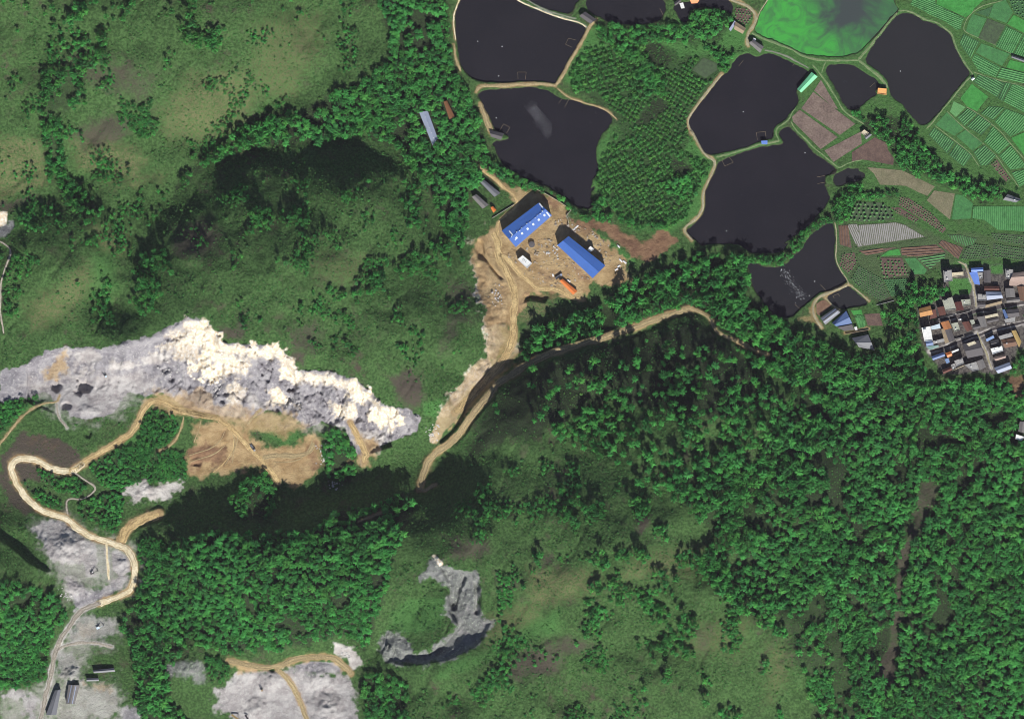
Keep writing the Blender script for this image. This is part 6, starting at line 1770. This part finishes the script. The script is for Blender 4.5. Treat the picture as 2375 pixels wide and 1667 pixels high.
def cyl_mesh(name, r, h, mat, k=10, dome=0.0, axis='z'):
    V, Fc = [], []
    for z, rr in ((0, r), (h, r), (h + dome, r * 0.45)):
        V += [(math.cos(e * 6.2832 / k) * rr, math.sin(e * 6.2832 / k) * rr, z) for e in range(k)]
    for q in range(2):
        Fc += [[q * k + e, q * k + (e + 1) % k, (q + 1) * k + (e + 1) % k, (q + 1) * k + e] for e in range(k)]
    Fc += [list(range(k))[::-1], list(range(2 * k, 3 * k))]
    if axis == 'y':
        V = [(x, z - h / 2, y) for x, y, z in V]
    return mesh_of(name, V, Fc, mat)


TANK = cyl_mesh('water_tank', 0.75, 1.3, M['tank'], 10, 0.35)
VENT = cyl_mesh('ventilator', 0.55, 0.8, M['tank'], 8, 0.3)


def offset(q, d):
    """grow a convex quadrilateral (counter-clockwise) by d"""
    n = len(q)
    out = []
    for i in range(n):
        a, b, c = q[i - 1], q[i], q[(i + 1) % n]
        n1 = np.array([(b - a)[1], -(b - a)[0]]) / max(np.hypot(*(b - a)), 1e-6)
        n2 = np.array([(c - b)[1], -(c - b)[0]]) / max(np.hypot(*(c - b)), 1e-6)
        m = n1 + n2
        m = m / max(m @ m, 0.5) * 2
        out.append(b + m * d)
    return np.array(out)


def roof_slab(V, Fc, quad, th):
    """a sloping panel with thickness; quad: four 3-D corners, counter-clockwise from above"""
    b = len(V)
    V += [tuple(p) for p in quad] + [(p[0], p[1], p[2] - th) for p in quad]
    Fc += [[b, b + 1, b + 2, b + 3], [b + 7, b + 6, b + 5, b + 4]] + [[b + i, b + 4 + i, b + 4 + (i + 1) % 4, b + (i + 1) % 4] for i in range(4)]


for bd, q in zip(BUILD, bfoot):
    zn, _, h, kind, rc, wc, name, label, cat, extra = bd
    if (np.hypot(*(q[1] - q[0])) + np.hypot(*(q[3] - q[2]))) < (np.hypot(*(q[2] - q[1])) + np.hypot(*(q[0] - q[3]))):
        q = np.roll(q, -1, 0)
    c = q.mean(0)
    ax = (q[1] - q[0]) + (q[2] - q[3])
    ang = math.atan2(ax[1], ax[0])
    hz = H(q[:, 0], q[:, 1])
    base, ref = float(hz.min()) - 0.4, float(hz.mean())
    ca, sa = math.cos(-ang), math.sin(-ang)
    d = q - c
    lq = np.stack([d[:, 0] * ca - d[:, 1] * sa, d[:, 0] * sa + d[:, 1] * ca], 1)      # long sides: 0-1 and 3-2
    root = bpy.data.objects.new(name, None)
    C.objects.link(root)
    root.empty_display_size = 1.0
    root.location = (c[0], c[1], base)
    root.rotation_euler = (0, 0, ang)
    tag(root, label, cat, 'village houses' if zn in ('Y5', 'Y6') else None)
    top = ref - base + h
    rm = M['r_' + rc]
    oh = 0.15 if kind == 'flat' else 0.45
    inner = offset(lq, -oh)
    wd = 0.5 * (np.hypot(*(lq[3] - lq[0])) + np.hypot(*(lq[2] - lq[1])))
    ln = 0.5 * (np.hypot(*(lq[1] - lq[0])) + np.hypot(*(lq[2] - lq[3])))
    if kind == 'flat':
        V, Fc = prism(inner, 0, top - 0.02)
        wall = link('wall', mesh_of('wall', V, Fc, M[wc]), root)
        V, Fc = prism(lq, top, top + 0.3)
        roof = link('roof', mesh_of('roof', V, Fc, rm), root)
        ins = offset(lq, -0.35)
        V, Fc = [], []
        for i in range(4):
            a, b_, e, f = lq[i], lq[(i + 1) % 4], ins[(i + 1) % 4], ins[i]
            k0 = len(V)
            V += [(*a, top + 0.302), (*b_, top + 0.302), (*e, top + 0.302), (*f, top + 0.302), (*a, top + 1.05), (*b_, top + 1.05), (*e, top + 1.05), (*f, top + 1.05)]
            Fc += [[k0 + 4, k0 + 5, k0 + 6, k0 + 7], [k0, k0 + 1, k0 + 5, k0 + 4], [k0 + 2, k0 + 3, k0 + 7, k0 + 6]]
        if min(wd, ln) > 5:
            link('parapet', mesh_of('parapet', V, Fc, rm), root)
        rz = lambda x, y: top + 0.3
    elif kind == 'gable':
        rise = min(0.21 * wd, 3.2)
        m0, m1 = (inner[0] + inner[3]) / 2, (inner[1] + inner[2]) / 2
        V = [(x, y, 0) for x, y in inner] + [(x, y, top) for x, y in inner] + [(*m0, top + rise), (*m1, top + rise)]
        Fc = [[0, 1, 5, 4], [1, 2, 6, 9, 5], [2, 3, 7, 6], [3, 0, 4, 8, 7], [3, 2, 1, 0]]
        wall = link('wall', mesh_of('wall', V, Fc, M[wc]), root)
        r0, r1 = (lq[0] + lq[3]) / 2, (lq[1] + lq[2]) / 2
        sl = rise / (wd / 2)
        zt, ze = top + rise + 0.22, top + 0.22 - sl * oh
        V, Fc = [], []
        roof_slab(V, Fc, [(*lq[0], ze), (*lq[1], ze), (*r1, zt), (*r0, zt)], 0.18)
        roof_slab(V, Fc, [(*r0, zt), (*r1, zt), (*lq[2], ze), (*lq[3], ze)], 0.18)
        roof = link('roof', mesh_of('roof', V, Fc, rm), root)
        V, Fc = [], []
        boxv(V, Fc, r0[0], r1[0], -0.22, 0.22, zt - 0.02, zt + 0.12)
        y0, y1 = r0[1], r1[1]
        V = [(x, y + (y0 if x < (r0[0] + r1[0]) / 2 else y1), z) for x, y, z in V]
        link('ridge_cap', mesh_of('ridge_cap', V, Fc, rm), roof)
        half = wd / 2
        rz = lambda x, y: zt - abs(y - 0.5 * (y0 + y1)) * sl
    else:
        rise = min(0.16 * wd, 1.8)
        V = [(x, y, 0) for x, y in inner] + [(inner[0][0], inner[0][1], top), (inner[1][0], inner[1][1], top), (inner[2][0], inner[2][1], top + rise), (inner[3][0], inner[3][1], top + rise)]
        Fc = [[3, 2, 1, 0], [4, 5, 6, 7], [0, 1, 5, 4], [1, 2, 6, 5], [2, 3, 7, 6], [3, 0, 4, 7]]
        wall = link('wall', mesh_of('wall', V, Fc, M[wc]), root)
        V, Fc = [], []
        roof_slab(V, Fc, [(*lq[0], top + 0.16), (*lq[1], top + 0.16), (*lq[2], top + rise + 0.28), (*lq[3], top + rise + 0.28)], 0.14)
        roof = link('roof', mesh_of('roof', V, Fc, rm), root)
        rz = lambda x, y: top + 0.3 + rise * 0.5
    # a door on the long side
    dx = random.uniform(-.25, .25) * ln
    yw = inner[0][1] + (inner[1][1] - inner[0][1]) * (dx - inner[0][0]) / max(inner[1][0] - inner[0][0], 1e-6)
    dw, dh = (1.8, 4.2) if wc == 'steel' else (0.55, 2.2)
    if min(wd, ln) > 5:
        box_part('door', wall, M['wood'], dx - dw, dx + dw, yw - 0.09, yw + 0.05, 0.4, 0.4 + dh)
    if 'pent' in extra:
        s = min(wd, ln) * 0.17
        px_, py_ = ln * 0.24, wd * 0.2
        box_part('stair_house', root, rm, px_ - s * 1.2, px_ + s * 1.2, py_ - s, py_ + s, top + 0.305, top + 2.7)
    if 'tank' in extra:
        px_, py_ = -ln * 0.2, (0.12 if kind == 'flat' else 0.0) * wd
        link('water_tank', TANK, root, (px_, py_, rz(px_, py_) - 0.05))
    if 'lights' in extra:
        yc = (r0[1] + r1[1]) / 2
        for k in range(13):
            if k in (1, 5, 8):
                continue
            link('ventilator', VENT, roof, (-ln * 0.42 + ln * 0.84 * k / 12, yc + 0.9 * (-1) ** k * 0.5, zt - 0.05), 0, (random.uniform(.8, 1.5),) * 3)
        south = -1
        for k in range(6):
            xx = -ln * 0.36 + ln * 0.76 * k / 5
            yy = yc + south * wd * 0.21
            sz = 1.15
            pan = []
            for (u, v) in ((-sz, -sz), (sz, -sz), (sz, sz), (-sz, sz)):
                pan.append((xx + u, yy + v, rz(xx, yy + v) + 0.10))
            V, Fc = [], []
            roof_slab(V, Fc, pan, 0.16)
            link('skylight', mesh_of('skylight', V, Fc, M['skylight']), roof)
        for (f, g) in ((-0.40, -0.12), (-0.385, 0.16), (0.475, -0.30), (0.475, 0.28)):
            V, Fc = [], []
            xx, yy = ln * f, yc + wd * g
            hw = wd * 0.14
            pan = [(xx - .7, yy - hw, rz(xx, yy - hw) + .1), (xx + .7, yy - hw, rz(xx, yy - hw) + .1), (xx + .7, yy + hw, rz(xx, yy + hw) + .1), (xx - .7, yy + hw, rz(xx, yy + hw) + .1)]
            roof_slab(V, Fc, pan, 0.16)
            link('roof_light_strip', mesh_of('roof_light_strip', V, Fc, M['skylight']), roof)
    if 'vents' in extra:
        for k in range(3):
            box_part('roof_vent', roof, M['r_greymetal'], -ln * .05 + k * 2.2 - .18, -ln * .05 + k * 2.2 + .18, -wd * .22, wd * .05, top + 0.305, top + 0.75)
    if 'dots' in extra:
        for k in range(5):
            link('ventilator', VENT, roof, (-ln * .36 + ln * .17 * k, 0, rz(0, 0) - 0.05), 0, (.7, .7, .7))
    if extra == 'light':
        yc = (r0[1] + r1[1]) / 2
        for k in (-0.2, 0.24):
            yy = yc + wd * k
            V, Fc = [], []
            roof_slab(V, Fc, [(-ln * .46, yy - .5, rz(0, yy - .5) + .08), (ln * .46, yy - .5, rz(0, yy - .5) + .08), (ln * .46, yy + .5, rz(0, yy + .5) + .08), (-ln * .46, yy + .5, rz(0, yy + .5) + .08)], .1)
            link('light_panel', mesh_of('light_panel', V, Fc, M['r_palemetal']), roof)

# ------------------------------------------------------------------ walls and fences
WALLS = [
    ('Y1', '1470 445 1700 560 1900 680 2020 760 2100 830', 2.4, 0.45, 'r_cream', 'yard_wall', 'pale wall along the pond side of the factory yard', 'wall'),
    ('Y1', '2100 830 2010 910 2060 1010 2040 1100', 2.4, 0.4, 'plaster', 'yard_wall', 'short grey wall at the corner of the factory yard', 'wall'),
    ('Y1', '700 965 900 840 1085 725', 1.8, 0.4, 'plaster', 'yard_wall', 'low wall between the grey sheds and the dirt track', 'wall'),
    ('Y7', '1400 440 1560 400 1710 360', 1.6, 0.5, 'r_concrete', 'garden_wall', 'long pale garden wall beyond the small pond', 'wall'),
    ('Y7', '850 950 960 935 1130 900 1265 880', 2.0, 0.5, 'r_tantile', 'farm_wall', 'cream wall along the lane of the blue roofed farm', 'wall'),
    ('Y5', '770 1375 900 1345 1040 1315', 2.2, 0.5, 'r_concrete', 'courtyard_wall', 'pale courtyard wall along the main village street', 'wall'),
    ('Y5', '1100 1300 1220 1270 1350 1235', 2.2, 0.5, 'r_concrete', 'courtyard_wall', 'pale courtyard wall in front of the dark red tiled house', 'wall'),
    ('Y6', '1060 660 1150 640 1220 620', 2.2, 0.4, 'r_concrete', 'courtyard_wall', 'short pale wall on the north side of the lower street', 'wall'),
    ('Y6', '1350 965 1450 930 1540 905', 2.2, 0.5, 'r_tantile', 'courtyard_wall', 'tan wall below the large dark roofed house', 'wall'),
    ('Y6', '1020 1225 1130 1170 1250 1120', 2.2, 0.5, 'r_cream', 'courtyard_wall', 'cream wall along the southern rim of the village', 'wall'),
]
for zn, s, h, th, mt, name, label, cat in WALLS:
    p = P(zn, s)
    seg = np.concatenate([[0], np.cumsum(np.hypot(*np.diff(p, axis=0).T))])
    n = max(int(seg[-1] / 4), 2)
    s_ = np.linspace(0, seg[-1], n + 1)
    cen = np.stack([np.interp(s_, seg, p[:, 0]), np.interp(s_, seg, p[:, 1])], 1)
    tn = np.gradient(cen, axis=0)
    nn = np.stack([-tn[:, 1], tn[:, 0]], 1) / np.hypot(tn[:, 0], tn[:, 1])[:, None] * th / 2
    z = H(cen[:, 0], cen[:, 1])
    V, Fc = [], []
    for i in range(n + 1):
        a, b_ = cen[i] - nn[i], cen[i] + nn[i]
        V += [(*a, z[i] - .5), (*b_, z[i] - .5), (*b_, z[i] + h), (*a, z[i] + h)]
    for i in range(n):
        k = i * 4
        Fc += [[k, k + 4, k + 7, k + 3], [k + 1, k + 2, k + 6, k + 5], [k + 3, k + 7, k + 6, k + 2]]
    Fc += [[0, 3, 2, 1], [4 * n, 4 * n + 1, 4 * n + 2, 4 * n + 3]]
    tag(link(name, mesh_of(name, V, Fc, M[mt])), label, cat)

# ------------------------------------------------------------------ net frames standing in the ponds
NETS = [
    ('Z3', '1015 930 1012 845 1110 845 1102 930', 'square lift net frame on the dike bank of the top left pond'),
    ('Z3', '1690 470 1605 450 1570 520 1645 555', 'faint net frame near the eastern bank of the top left pond'),
    ('Z3', '800 1530 845 1450 920 1490 880 1560', 'net frame beside the boathouse on the sandy spit'),
    ('Z3', '1490 1210 1525 1160', 'slanting fishing pole off the north bank of the glint flecked pond'),
    ('Z3', '1560 1255 1610 1160', 'longer fishing pole off the north bank of the glint flecked pond'),
    ('Z8', '1040 375 1030 290 1135 280 1145 378', 'net frame in front of the sky blue pond hut'),
    ('Z8', '625 610 660 682 760 638 712 578', 'net frame below the dike junction in the biggest pond'),
    ('Z8', '1740 810 1825 795', 'upper fishing pole beside the green spit in the biggest pond'),
    ('Z8', '1745 888 1828 872', 'lower fishing pole beside the green spit in the biggest pond'),
    ('Y7', '650 320 625 275 720 240 750 288', 'net frame in the small pond by the blue roofed farm'),
    ('Z5', '320 775 372 708', 'fishing pole beside the wooded bank of the pond below the farmhouse'),
    ('Z5', '950 772 980 732', 'short pale jetty pole below the orchard hedge path'),
    ('Z5', '1850 1020 1910 970', 'fishing pole beside the apricot roofed pond hut'),
    ('Y4', '1275 805 1335 870', 'fishing pole north of the small farm pond'),
    ('Y4', '975 1035 1040 1095', 'fishing pole off the sandy yard of the blue roofed farm'),
    ('Z4', '1160 100 1205 190', 'pale plank beside the narrow green causeway'),
]
for zn, s, label in NETS:
    p = P(zn, s)
    c = p.mean(0)
    lv = min((abs(0) + l for lk, pts, l in ponds if bool(inside(np.array([c[0]]), np.array([c[1]]), pts)[0])), default=float(H(c[0], c[1])))
    root = bpy.data.objects.new('lift_net' if len(p) > 2 else 'fishing_pole', None)
    C.objects.link(root)
    root.location = (c[0], c[1], lv)
    tag(root, label, 'net frame' if len(p) > 2 else 'pole')
    for i in range(len(p) - 1):
        a, b_ = p[i] - c, p[i + 1] - c
        L = np.hypot(*(b_ - a))
        V, Fc = [], []
        boxv(V, Fc, -L / 2, L / 2, -0.14, 0.14, 0.35 + 0.05 * i, 0.6 + 0.05 * i)
        for e in (-1, 1):
            boxv(V, Fc, e * L / 2 - 0.1, e * L / 2 + 0.1, -0.1, 0.1, -2.5, 0.34 + 0.05 * i)
        m = (a + b_) / 2
        link('pole', mesh_of('pole', V, Fc, M['wood']), root, (m[0], m[1], 0), math.atan2(*(b_ - a)[::-1]))

# ------------------------------------------------------------------ sun glint on rippled water built as white flecks; floats
M['sun_glint'] = mat_plain('sun_glint', (0.60, 0.62, 0.66), (0.78, 0.80, 0.84), 0.8, 0.6)


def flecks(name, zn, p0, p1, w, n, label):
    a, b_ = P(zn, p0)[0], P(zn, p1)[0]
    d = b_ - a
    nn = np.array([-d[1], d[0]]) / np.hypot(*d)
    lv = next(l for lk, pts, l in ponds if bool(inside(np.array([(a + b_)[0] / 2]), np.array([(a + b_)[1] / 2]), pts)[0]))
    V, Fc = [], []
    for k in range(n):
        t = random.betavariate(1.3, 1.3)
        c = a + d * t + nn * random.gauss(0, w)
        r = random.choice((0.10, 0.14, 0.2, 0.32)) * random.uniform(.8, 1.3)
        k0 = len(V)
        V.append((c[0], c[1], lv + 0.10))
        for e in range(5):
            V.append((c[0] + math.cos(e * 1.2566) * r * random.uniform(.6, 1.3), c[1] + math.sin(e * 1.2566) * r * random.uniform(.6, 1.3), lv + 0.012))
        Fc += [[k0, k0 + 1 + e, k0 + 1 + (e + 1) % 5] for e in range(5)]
    stuff(link(name, mesh_of(name, V, Fc, M['sun_glint'])), label, 'sun_glint')


flecks('glint_flecks', 'Z3', '1150 1190', '1400 1600', 3.2, 230, 'sun glint as white flecks streaked across the pond above the factory')
flecks('glint_flecks', 'Y4', '830 620', '1080 990', 3.2, 230, 'sun glint as white flecks streaked across the pond beside the farm')
FLOAT = cyl_mesh('pond_float', 0.55, 0.35, M['tank'], 8, 0.15)
for zn, s, label in (('Z3', '828 545', 'white float in the middle of the top left pond'), ('Z3', '545 485', 'white float near the west bank of the top left pond'), ('Z3', '790 890', 'white float near the south dike of the top left pond'),
                     ('Z3', '760 1380', 'white float near the sandy west bank of the glint flecked pond'), ('Z5', '372 1308', 'white float in the pond below the grey tiled farmhouse'),
                     ('Z8', '1598 528', 'white float beside the ploughed field in the biggest pond'), ('Z8', '680 1440', 'white float near the southwest shore of the biggest pond'), ('Y4', '818 630', 'bright white float beside the hedge by the glint flecks'),
                     ('Y4', '1208 768', 'white float in the pond north of the farm'), ('Y4', '1145 935', 'white float near the sandy farm bank'), ('Z6', '650 950', 'white float in the large pond beside the striped fields')):
    c = P(zn, s)[0]
    lv = next((l for lk, pts, l in ponds if bool(inside(np.array([c[0]]), np.array([c[1]]), pts)[0])), 0)
    tag(link('pond_float', FLOAT, None, (c[0], c[1], lv - 0.1)), label, 'float')


# ------------------------------------------------------------------ machines and vehicles
def vehicle(name, zn, p0, p1, label, cat, kind, color):
    a, b_ = P(zn, p0)[0], P(zn, p1)[0]
    c = (a + b_) / 2
    root = bpy.data.objects.new(name, None)
    C.objects.link(root)
    root.location = (c[0], c[1], float(H(c[0], c[1])) + 0.1)
    root.rotation_euler = (0, 0, math.atan2(*(b_ - a)[::-1]))
    tag(root, label, cat)
    paint = M.get('paint_' + color) or M.setdefault('paint_' + color, mat_plain('paint_' + color, ROOFS[color], tuple(min(v * 1.1, .85) for v in ROOFS[color]), 0.6, 0.35))

    def wheels(xs, y, r):
        wm = cyl_mesh('wheel', r, 0.4, M['rubber'], 12, 0.0, 'y')
        for x in xs:
            for s in (-1, 1):
                link('wheel', wm, root, (x, s * y, r))
    if kind == 'truck':
        box_part('chassis', root, M['r_darktile'], -4.2, 4.4, -0.6, 0.6, 0.7, 1.1)
        cab = box_part('cab', root, paint, 2.6, 4.6, -1.2, 1.2, 1.15, 3.1)
        box_part('windscreen', cab, M['glass'], 4.56, 4.64, -1.0, 1.0, 2.1, 2.9)
        V, Fc = [], []
        boxv(V, Fc, -4.3, 2.4, -1.25, 1.25, 1.15, 1.4)
        boxv(V, Fc, -4.3, 2.4, -1.25, -1.1, 1.402, 2.6)
        boxv(V, Fc, -4.3, 2.4, 1.1, 1.25, 1.402, 2.6)
        boxv(V, Fc, 2.2, 2.4, -1.09, 1.09, 1.402, 2.9)
        link('tipper_bed', mesh_of('tipper_bed', V, Fc, M['r_greymetal']), root)
        wheels((-3.2, -1.9, 3.4), 1.05, 0.55)
    elif kind == 'digger':
        for s in (-1, 1):
            box_part('track', root, M['rubber'], -2.0, 2.0, s * 1.3 - .35, s * 1.3 + .35, 0, 0.9)
        body = box_part('body', root, paint, -2.2, 1.6, -1.4, 1.4, 1.0, 2.2)
        cab = box_part('cab', body, M['tank'], 0.3, 1.7, 0.2, 1.35, 2.205, 3.2)
        box_part('window', cab, M['glass'], 1.66, 1.74, 0.3, 1.25, 2.4, 3.0)
        V = [(1.4, -.3, 1.8), (1.4, .1, 1.8), (4.4, .1, 4.2), (4.4, -.3, 4.2), (1.4, -.3, 2.5), (1.4, .1, 2.5), (4.4, .1, 4.8), (4.4, -.3, 4.8)]
        Fq = [[0, 3, 2, 1], [4, 5, 6, 7], [0, 1, 5, 4], [1, 2, 6, 5], [2, 3, 7, 6], [3, 0, 4, 7]]
        link('boom', mesh_of('boom', V, Fq, paint), root)
        V = [(4.2, -.25, 4.7), (4.2, .05, 4.7), (6.4, .05, 1.0), (6.4, -.25, 1.0), (4.7, -.25, 4.8), (4.7, .05, 4.8), (6.9, .05, 1.2), (6.9, -.25, 1.2)]
        arm = link('arm', mesh_of('arm', V, Fq, paint), root)
        box_part('bucket', arm, M['r_darktile'], 6.2, 7.4, -.7, .5, 0.2, 1.1)
    else:
        V, Fc = [], []
        prof = [(-2.1, 0.35), (-2.15, 0.95), (-1.3, 1.02), (-0.9, 1.5), (0.7, 1.5), (1.25, 1.0), (2.1, 0.9), (2.15, 0.35)]
        n = len(prof)
        V = [(x, -.85, z) for x, z in prof] + [(x, .85, z) for x, z in prof]
        Fc = [list(range(n)), list(range(n, 2 * n))[::-1]] + [[i, i + n, (i + 1) % n + n, (i + 1) % n] for i in range(n)]
        body = link('body', mesh_of('body', V, Fc, paint), root)
        box_part('windscreen', body, M['glass'], 0.8, 1.15, -.7, .7, 1.12, 1.45)
        box_part('rear_window', body, M['glass'], -1.28, -1.0, -.7, .7, 1.12, 1.45)
        wheels((-1.3, 1.35), 0.72, 0.34)


vehicle('tipper_truck', 'X1', '1085 635', '1140 715', 'pale tipper truck parked on the grey quarry floor', 'truck', 'truck', 'bluewhite')
vehicle('excavator', 'X3', '1000 655', '1090 615', 'white excavator on the grey spoil heap below the cream road', 'excavator', 'digger', 'bluewhite')
vehicle('excavator', 'X2', '960 1420', '1000 1405', 'dark excavator at the end of the grey stone strip', 'excavator', 'digger', 'darktile')
vehicle('car', 'Y2', '2025 515', '2045 535', 'white car on the grass bank beside the red earth strip', 'car', 'car', 'white')
vehicle('car', 'Y2', '1360 975', '1385 990', 'white car parked beside the long orange roofed hut', 'car', 'car', 'white')
vehicle('van', 'Y5', '1140 1390', '1190 1380', 'white van on the main street of the village', 'van', 'car', 'white')
vehicle('tipper_truck', 'X6', '700 1240', '725 1300', 'orange tipper truck on the pale quarry floor', 'truck', 'truck', 'tantile')
vehicle('tipper_truck', 'Y2', '1220 940', '1255 915', 'grey tipper truck beside the end of the orange roofed hut', 'truck', 'truck', 'palemetal')
vehicle('tipper_truck', 'X5', '830 140', '880 210', 'grey tipper truck driving down the ochre haul road', 'truck', 'truck', 'concrete')

# water tank, pipes and pallets on the factory yard
big = cyl_mesh('slurry_tank', 3.6, 3.2, M['r_darktile'], 18, 0.25)
c = P('Y2', '880 500')[0]
o = tag(link('slurry_tank', big, None, (c[0], c[1], float(H(*c)) - 0.2)), 'round dark tank in the yard beside the long blue shed', 'tank')
M['pipe'] = M['tank']
for zn, s, label in (('Y2', '1430 310 1500 245', 'long white pipe on the red earth behind the plain blue shed'), ('Y2', '2045 690 2085 735', 'upper white pipe by the yard corner'), ('Y2', '2095 715 2140 755', 'lower white pipe by the yard corner'),
                     ('Y2', '2020 800 2060 775', 'white plank stack at the yard corner under the trees'), ('Y2', '1985 845 2030 820', 'second white plank stack at the yard corner'), ('Y2', '1155 890 1170 930', 'pale plank stack in front of the orange roofed hut')):
    p = P(zn, s)
    m = p.mean(0)
    L = np.hypot(*(p[1] - p[0]))
    V, Fc = [], []
    for e, (yy, zz) in enumerate(((-.62, .0), (0.0, .02), (.62, .0), (-.3, .5), (.3, .5))):
        boxv(V, Fc, -L / 2 + .1 * e, L / 2 - .1 * e, yy - .28, yy + .28, zz, zz + .46)
    tag(link('pipe_stack' if 'pipe' in label else 'plank_stack', mesh_of('stack', V, Fc, M['tank']), None, (m[0], m[1], float(H(*m)) - .02), math.atan2(*(p[1] - p[0])[::-1])), label, 'pipes' if 'pipe' in label else 'planks')

# hoppers of the lower quarry
for zn, s, label in (('X6', '400 1560 490 1620', 'tan conveyor hopper at the edge of the lower pale quarry'), ('X6', '545 1560 585 1625', 'dark conveyor hopper on the lower pale quarry floor')):
    p = P(zn, s)
    m = p.mean(0)
    L = np.hypot(*(p[1] - p[0]))
    root = bpy.data.objects.new('conveyor_hopper', None)
    C.objects.link(root)
    root.location = (m[0], m[1], float(H(*m)) - .2)
    root.rotation_euler = (0, 0, math.atan2(*(p[1] - p[0])[::-1]))
    tag(root, label, 'hopper')
    mt = M['r_yellowtile'] if 'tan' in label else M['r_darktile']
    V, Fc = [], []
    V = [(-L / 2, -1, 3), (L / 2, -1, 7.5), (L / 2, 1, 7.5), (-L / 2, 1, 3), (-L / 2, -1, 3.5), (L / 2, -1, 8), (L / 2, 1, 8), (-L / 2, 1, 3.5)]
    link('conveyor_belt', mesh_of('conveyor_belt', V, [[0, 3, 2, 1], [4, 5, 6, 7], [0, 1, 5, 4], [1, 2, 6, 5], [2, 3, 7, 6], [3, 0, 4, 7]], mt), root)
    for e in (-1, 1):
        for f in (-.4, .4):
            box_part('leg', root, M['r_greymetal'], f * L - .15, f * L + .15, e * .7 - .15, e * .7 + .15, 0, 3.0 + 4.5 * (f + .5) - .1)


# ------------------------------------------------------------------ boulders on the quarry floors
def rock_mesh(seed, mat):
    r = random.Random(seed)
    bm = bmesh.new()
    bmesh.ops.create_icosphere(bm, subdivisions=1, radius=1)
    for v in bm.verts:
        v.co *= r.uniform(0.7, 1.2)
        v.co.z *= 0.75
    m_ = bpy.data.meshes.new('boulder')
    bm.to_mesh(m_)
    bm.free()
    m_.materials.append(mat)
    return m_


M['rock_pale'] = mat_plain('boulder_pale', (0.36, 0.35, 0.36), (0.60, 0.58, 0.55), 0.9, 0.9, 0.4)
ROCKS = [rock_mesh(i, M['rock_pale']) for i in range(5)]
HEAPS = [('X5', '1610 250', 12, 16, 45, 'at the edge of the red quarry fan'), ('X5', '1730 580', 10, 8, 18, 'below the red quarry fan'), ('X4', '480 820', 16, 12, 40, 'at the foot of the cream rock face'),
         ('X1', '1760 640', 14, 10, 30, 'in the small pit on the grey quarry floor'), ('X4', '1250 960', 14, 8, 26, 'under the white rock ledge'), ('X8', '950 790', 10, 14, 40, 'beside the narrow ravine bench'),
         ('X3', '720 300', 10, 8, 18, 'on the grey heap of the crusher yard'), ('X6', '1600 880', 14, 10, 24, 'at the top of the lower pale quarry'), ('Y2', '420 1180', 10, 14, 30, 'on the pale slope below the factory yard'),
         ('Y2', '1150 600', 12, 8, 24, 'on the dirt yard between the blue sheds')]
for zn, s, w_, h_, n, where in HEAPS:
    c = P(zn, s)[0]
    for k in range(n):
        x, y = c[0] + random.gauss(0, w_ * .4), c[1] + random.gauss(0, h_ * .4)
        r = random.choice((0.5, 0.6, 0.8, 1.0, 1.5))
        o = link('boulder', ROCKS[k % 5], None, (x, y, float(H(x, y)) + r * 0.25), random.uniform(0, 6), (r * random.uniform(.8, 1.3), r, r))
        tag(o, 'pale broken boulder ' + where, 'boulder', 'boulders ' + where)


# small clutter on the factory yard: pallets, offcuts, heaps of spoil
V, Fc = [], []
yard = P('Y2', '520 600 640 560 900 430 1150 420 1250 580 1650 940 1560 1000 1250 1080 1000 1060 760 880 640 760')
yard2 = P('Y2', '1180 150 1350 120 1500 260 1700 300 1900 480 1980 660 1930 820 1800 700 1500 420 1380 300 1200 300')
for poly, n in ((yard, 190), (yard2, 170)):
    k = 0
    while k < n:
        x, y = random.uniform(poly[:, 0].min(), poly[:, 0].max()), random.uniform(poly[:, 1].min(), poly[:, 1].max())
        if not bool(inside(np.array([x]), np.array([y]), poly)[0]) or any(bool(sdf(np.array([x]), np.array([y]), q)[0] < 1.5) for q in bfoot[:5]):
            k += 1
            continue
        z = float(H(x, y))
        s, t_ = random.choice((.4, .6, .9, 1.4)), random.uniform(.3, .9)
        an = random.uniform(0, 3.14)
        ca, sa = math.cos(an), math.sin(an)
        b0 = len(V)
        for zz in (z - .1, z + random.uniform(.3, .9)):
            for u, v in ((-s, -t_), (s, -t_), (s, t_), (-s, t_)):
                V.append((x + u * ca - v * sa, y + u * sa + v * ca, zz))
        Fc += [[b0 + 4, b0 + 5, b0 + 6, b0 + 7]] + [[b0 + i, b0 + (i + 1) % 4, b0 + 4 + (i + 1) % 4, b0 + 4 + i] for i in range(4)]
        k += 1
stuff(link('yard_debris', mesh_of('yard_debris', V, Fc, mat_plain('yard_debris', (0.16, 0.125, 0.09), (0.52, 0.47, 0.40), 0.22))), 'scattered offcuts and rubble on the factory yard', 'debris')


# ------------------------------------------------------------------ thin haze in the air between the ground and the satellite
V, Fc = [], []
boxv(V, Fc, -4200, 4200, -4200, 4200, float(Z.min()) - 1.0, CAM_Z + 20)
hm = bpy.data.materials.new('haze_air')
hm.use_nodes = True
ht = hm.node_tree
for n_ in list(ht.nodes):
    if n_.type != 'OUTPUT_MATERIAL':
        ht.nodes.remove(n_)
pv = ht.nodes.new('ShaderNodeVolumePrincipled')
pv.inputs['Color'].default_value = (0.93, 0.80, 1.0, 1)
pv.inputs['Density'].default_value = 1.3e-6
ht.links.new(pv.outputs[0], ht.nodes['Material Output'].inputs['Volume'])
stuff(link('haze', mesh_of('haze', V, Fc, hm)), 'thin violet haze filling the air above the valley', 'haze')
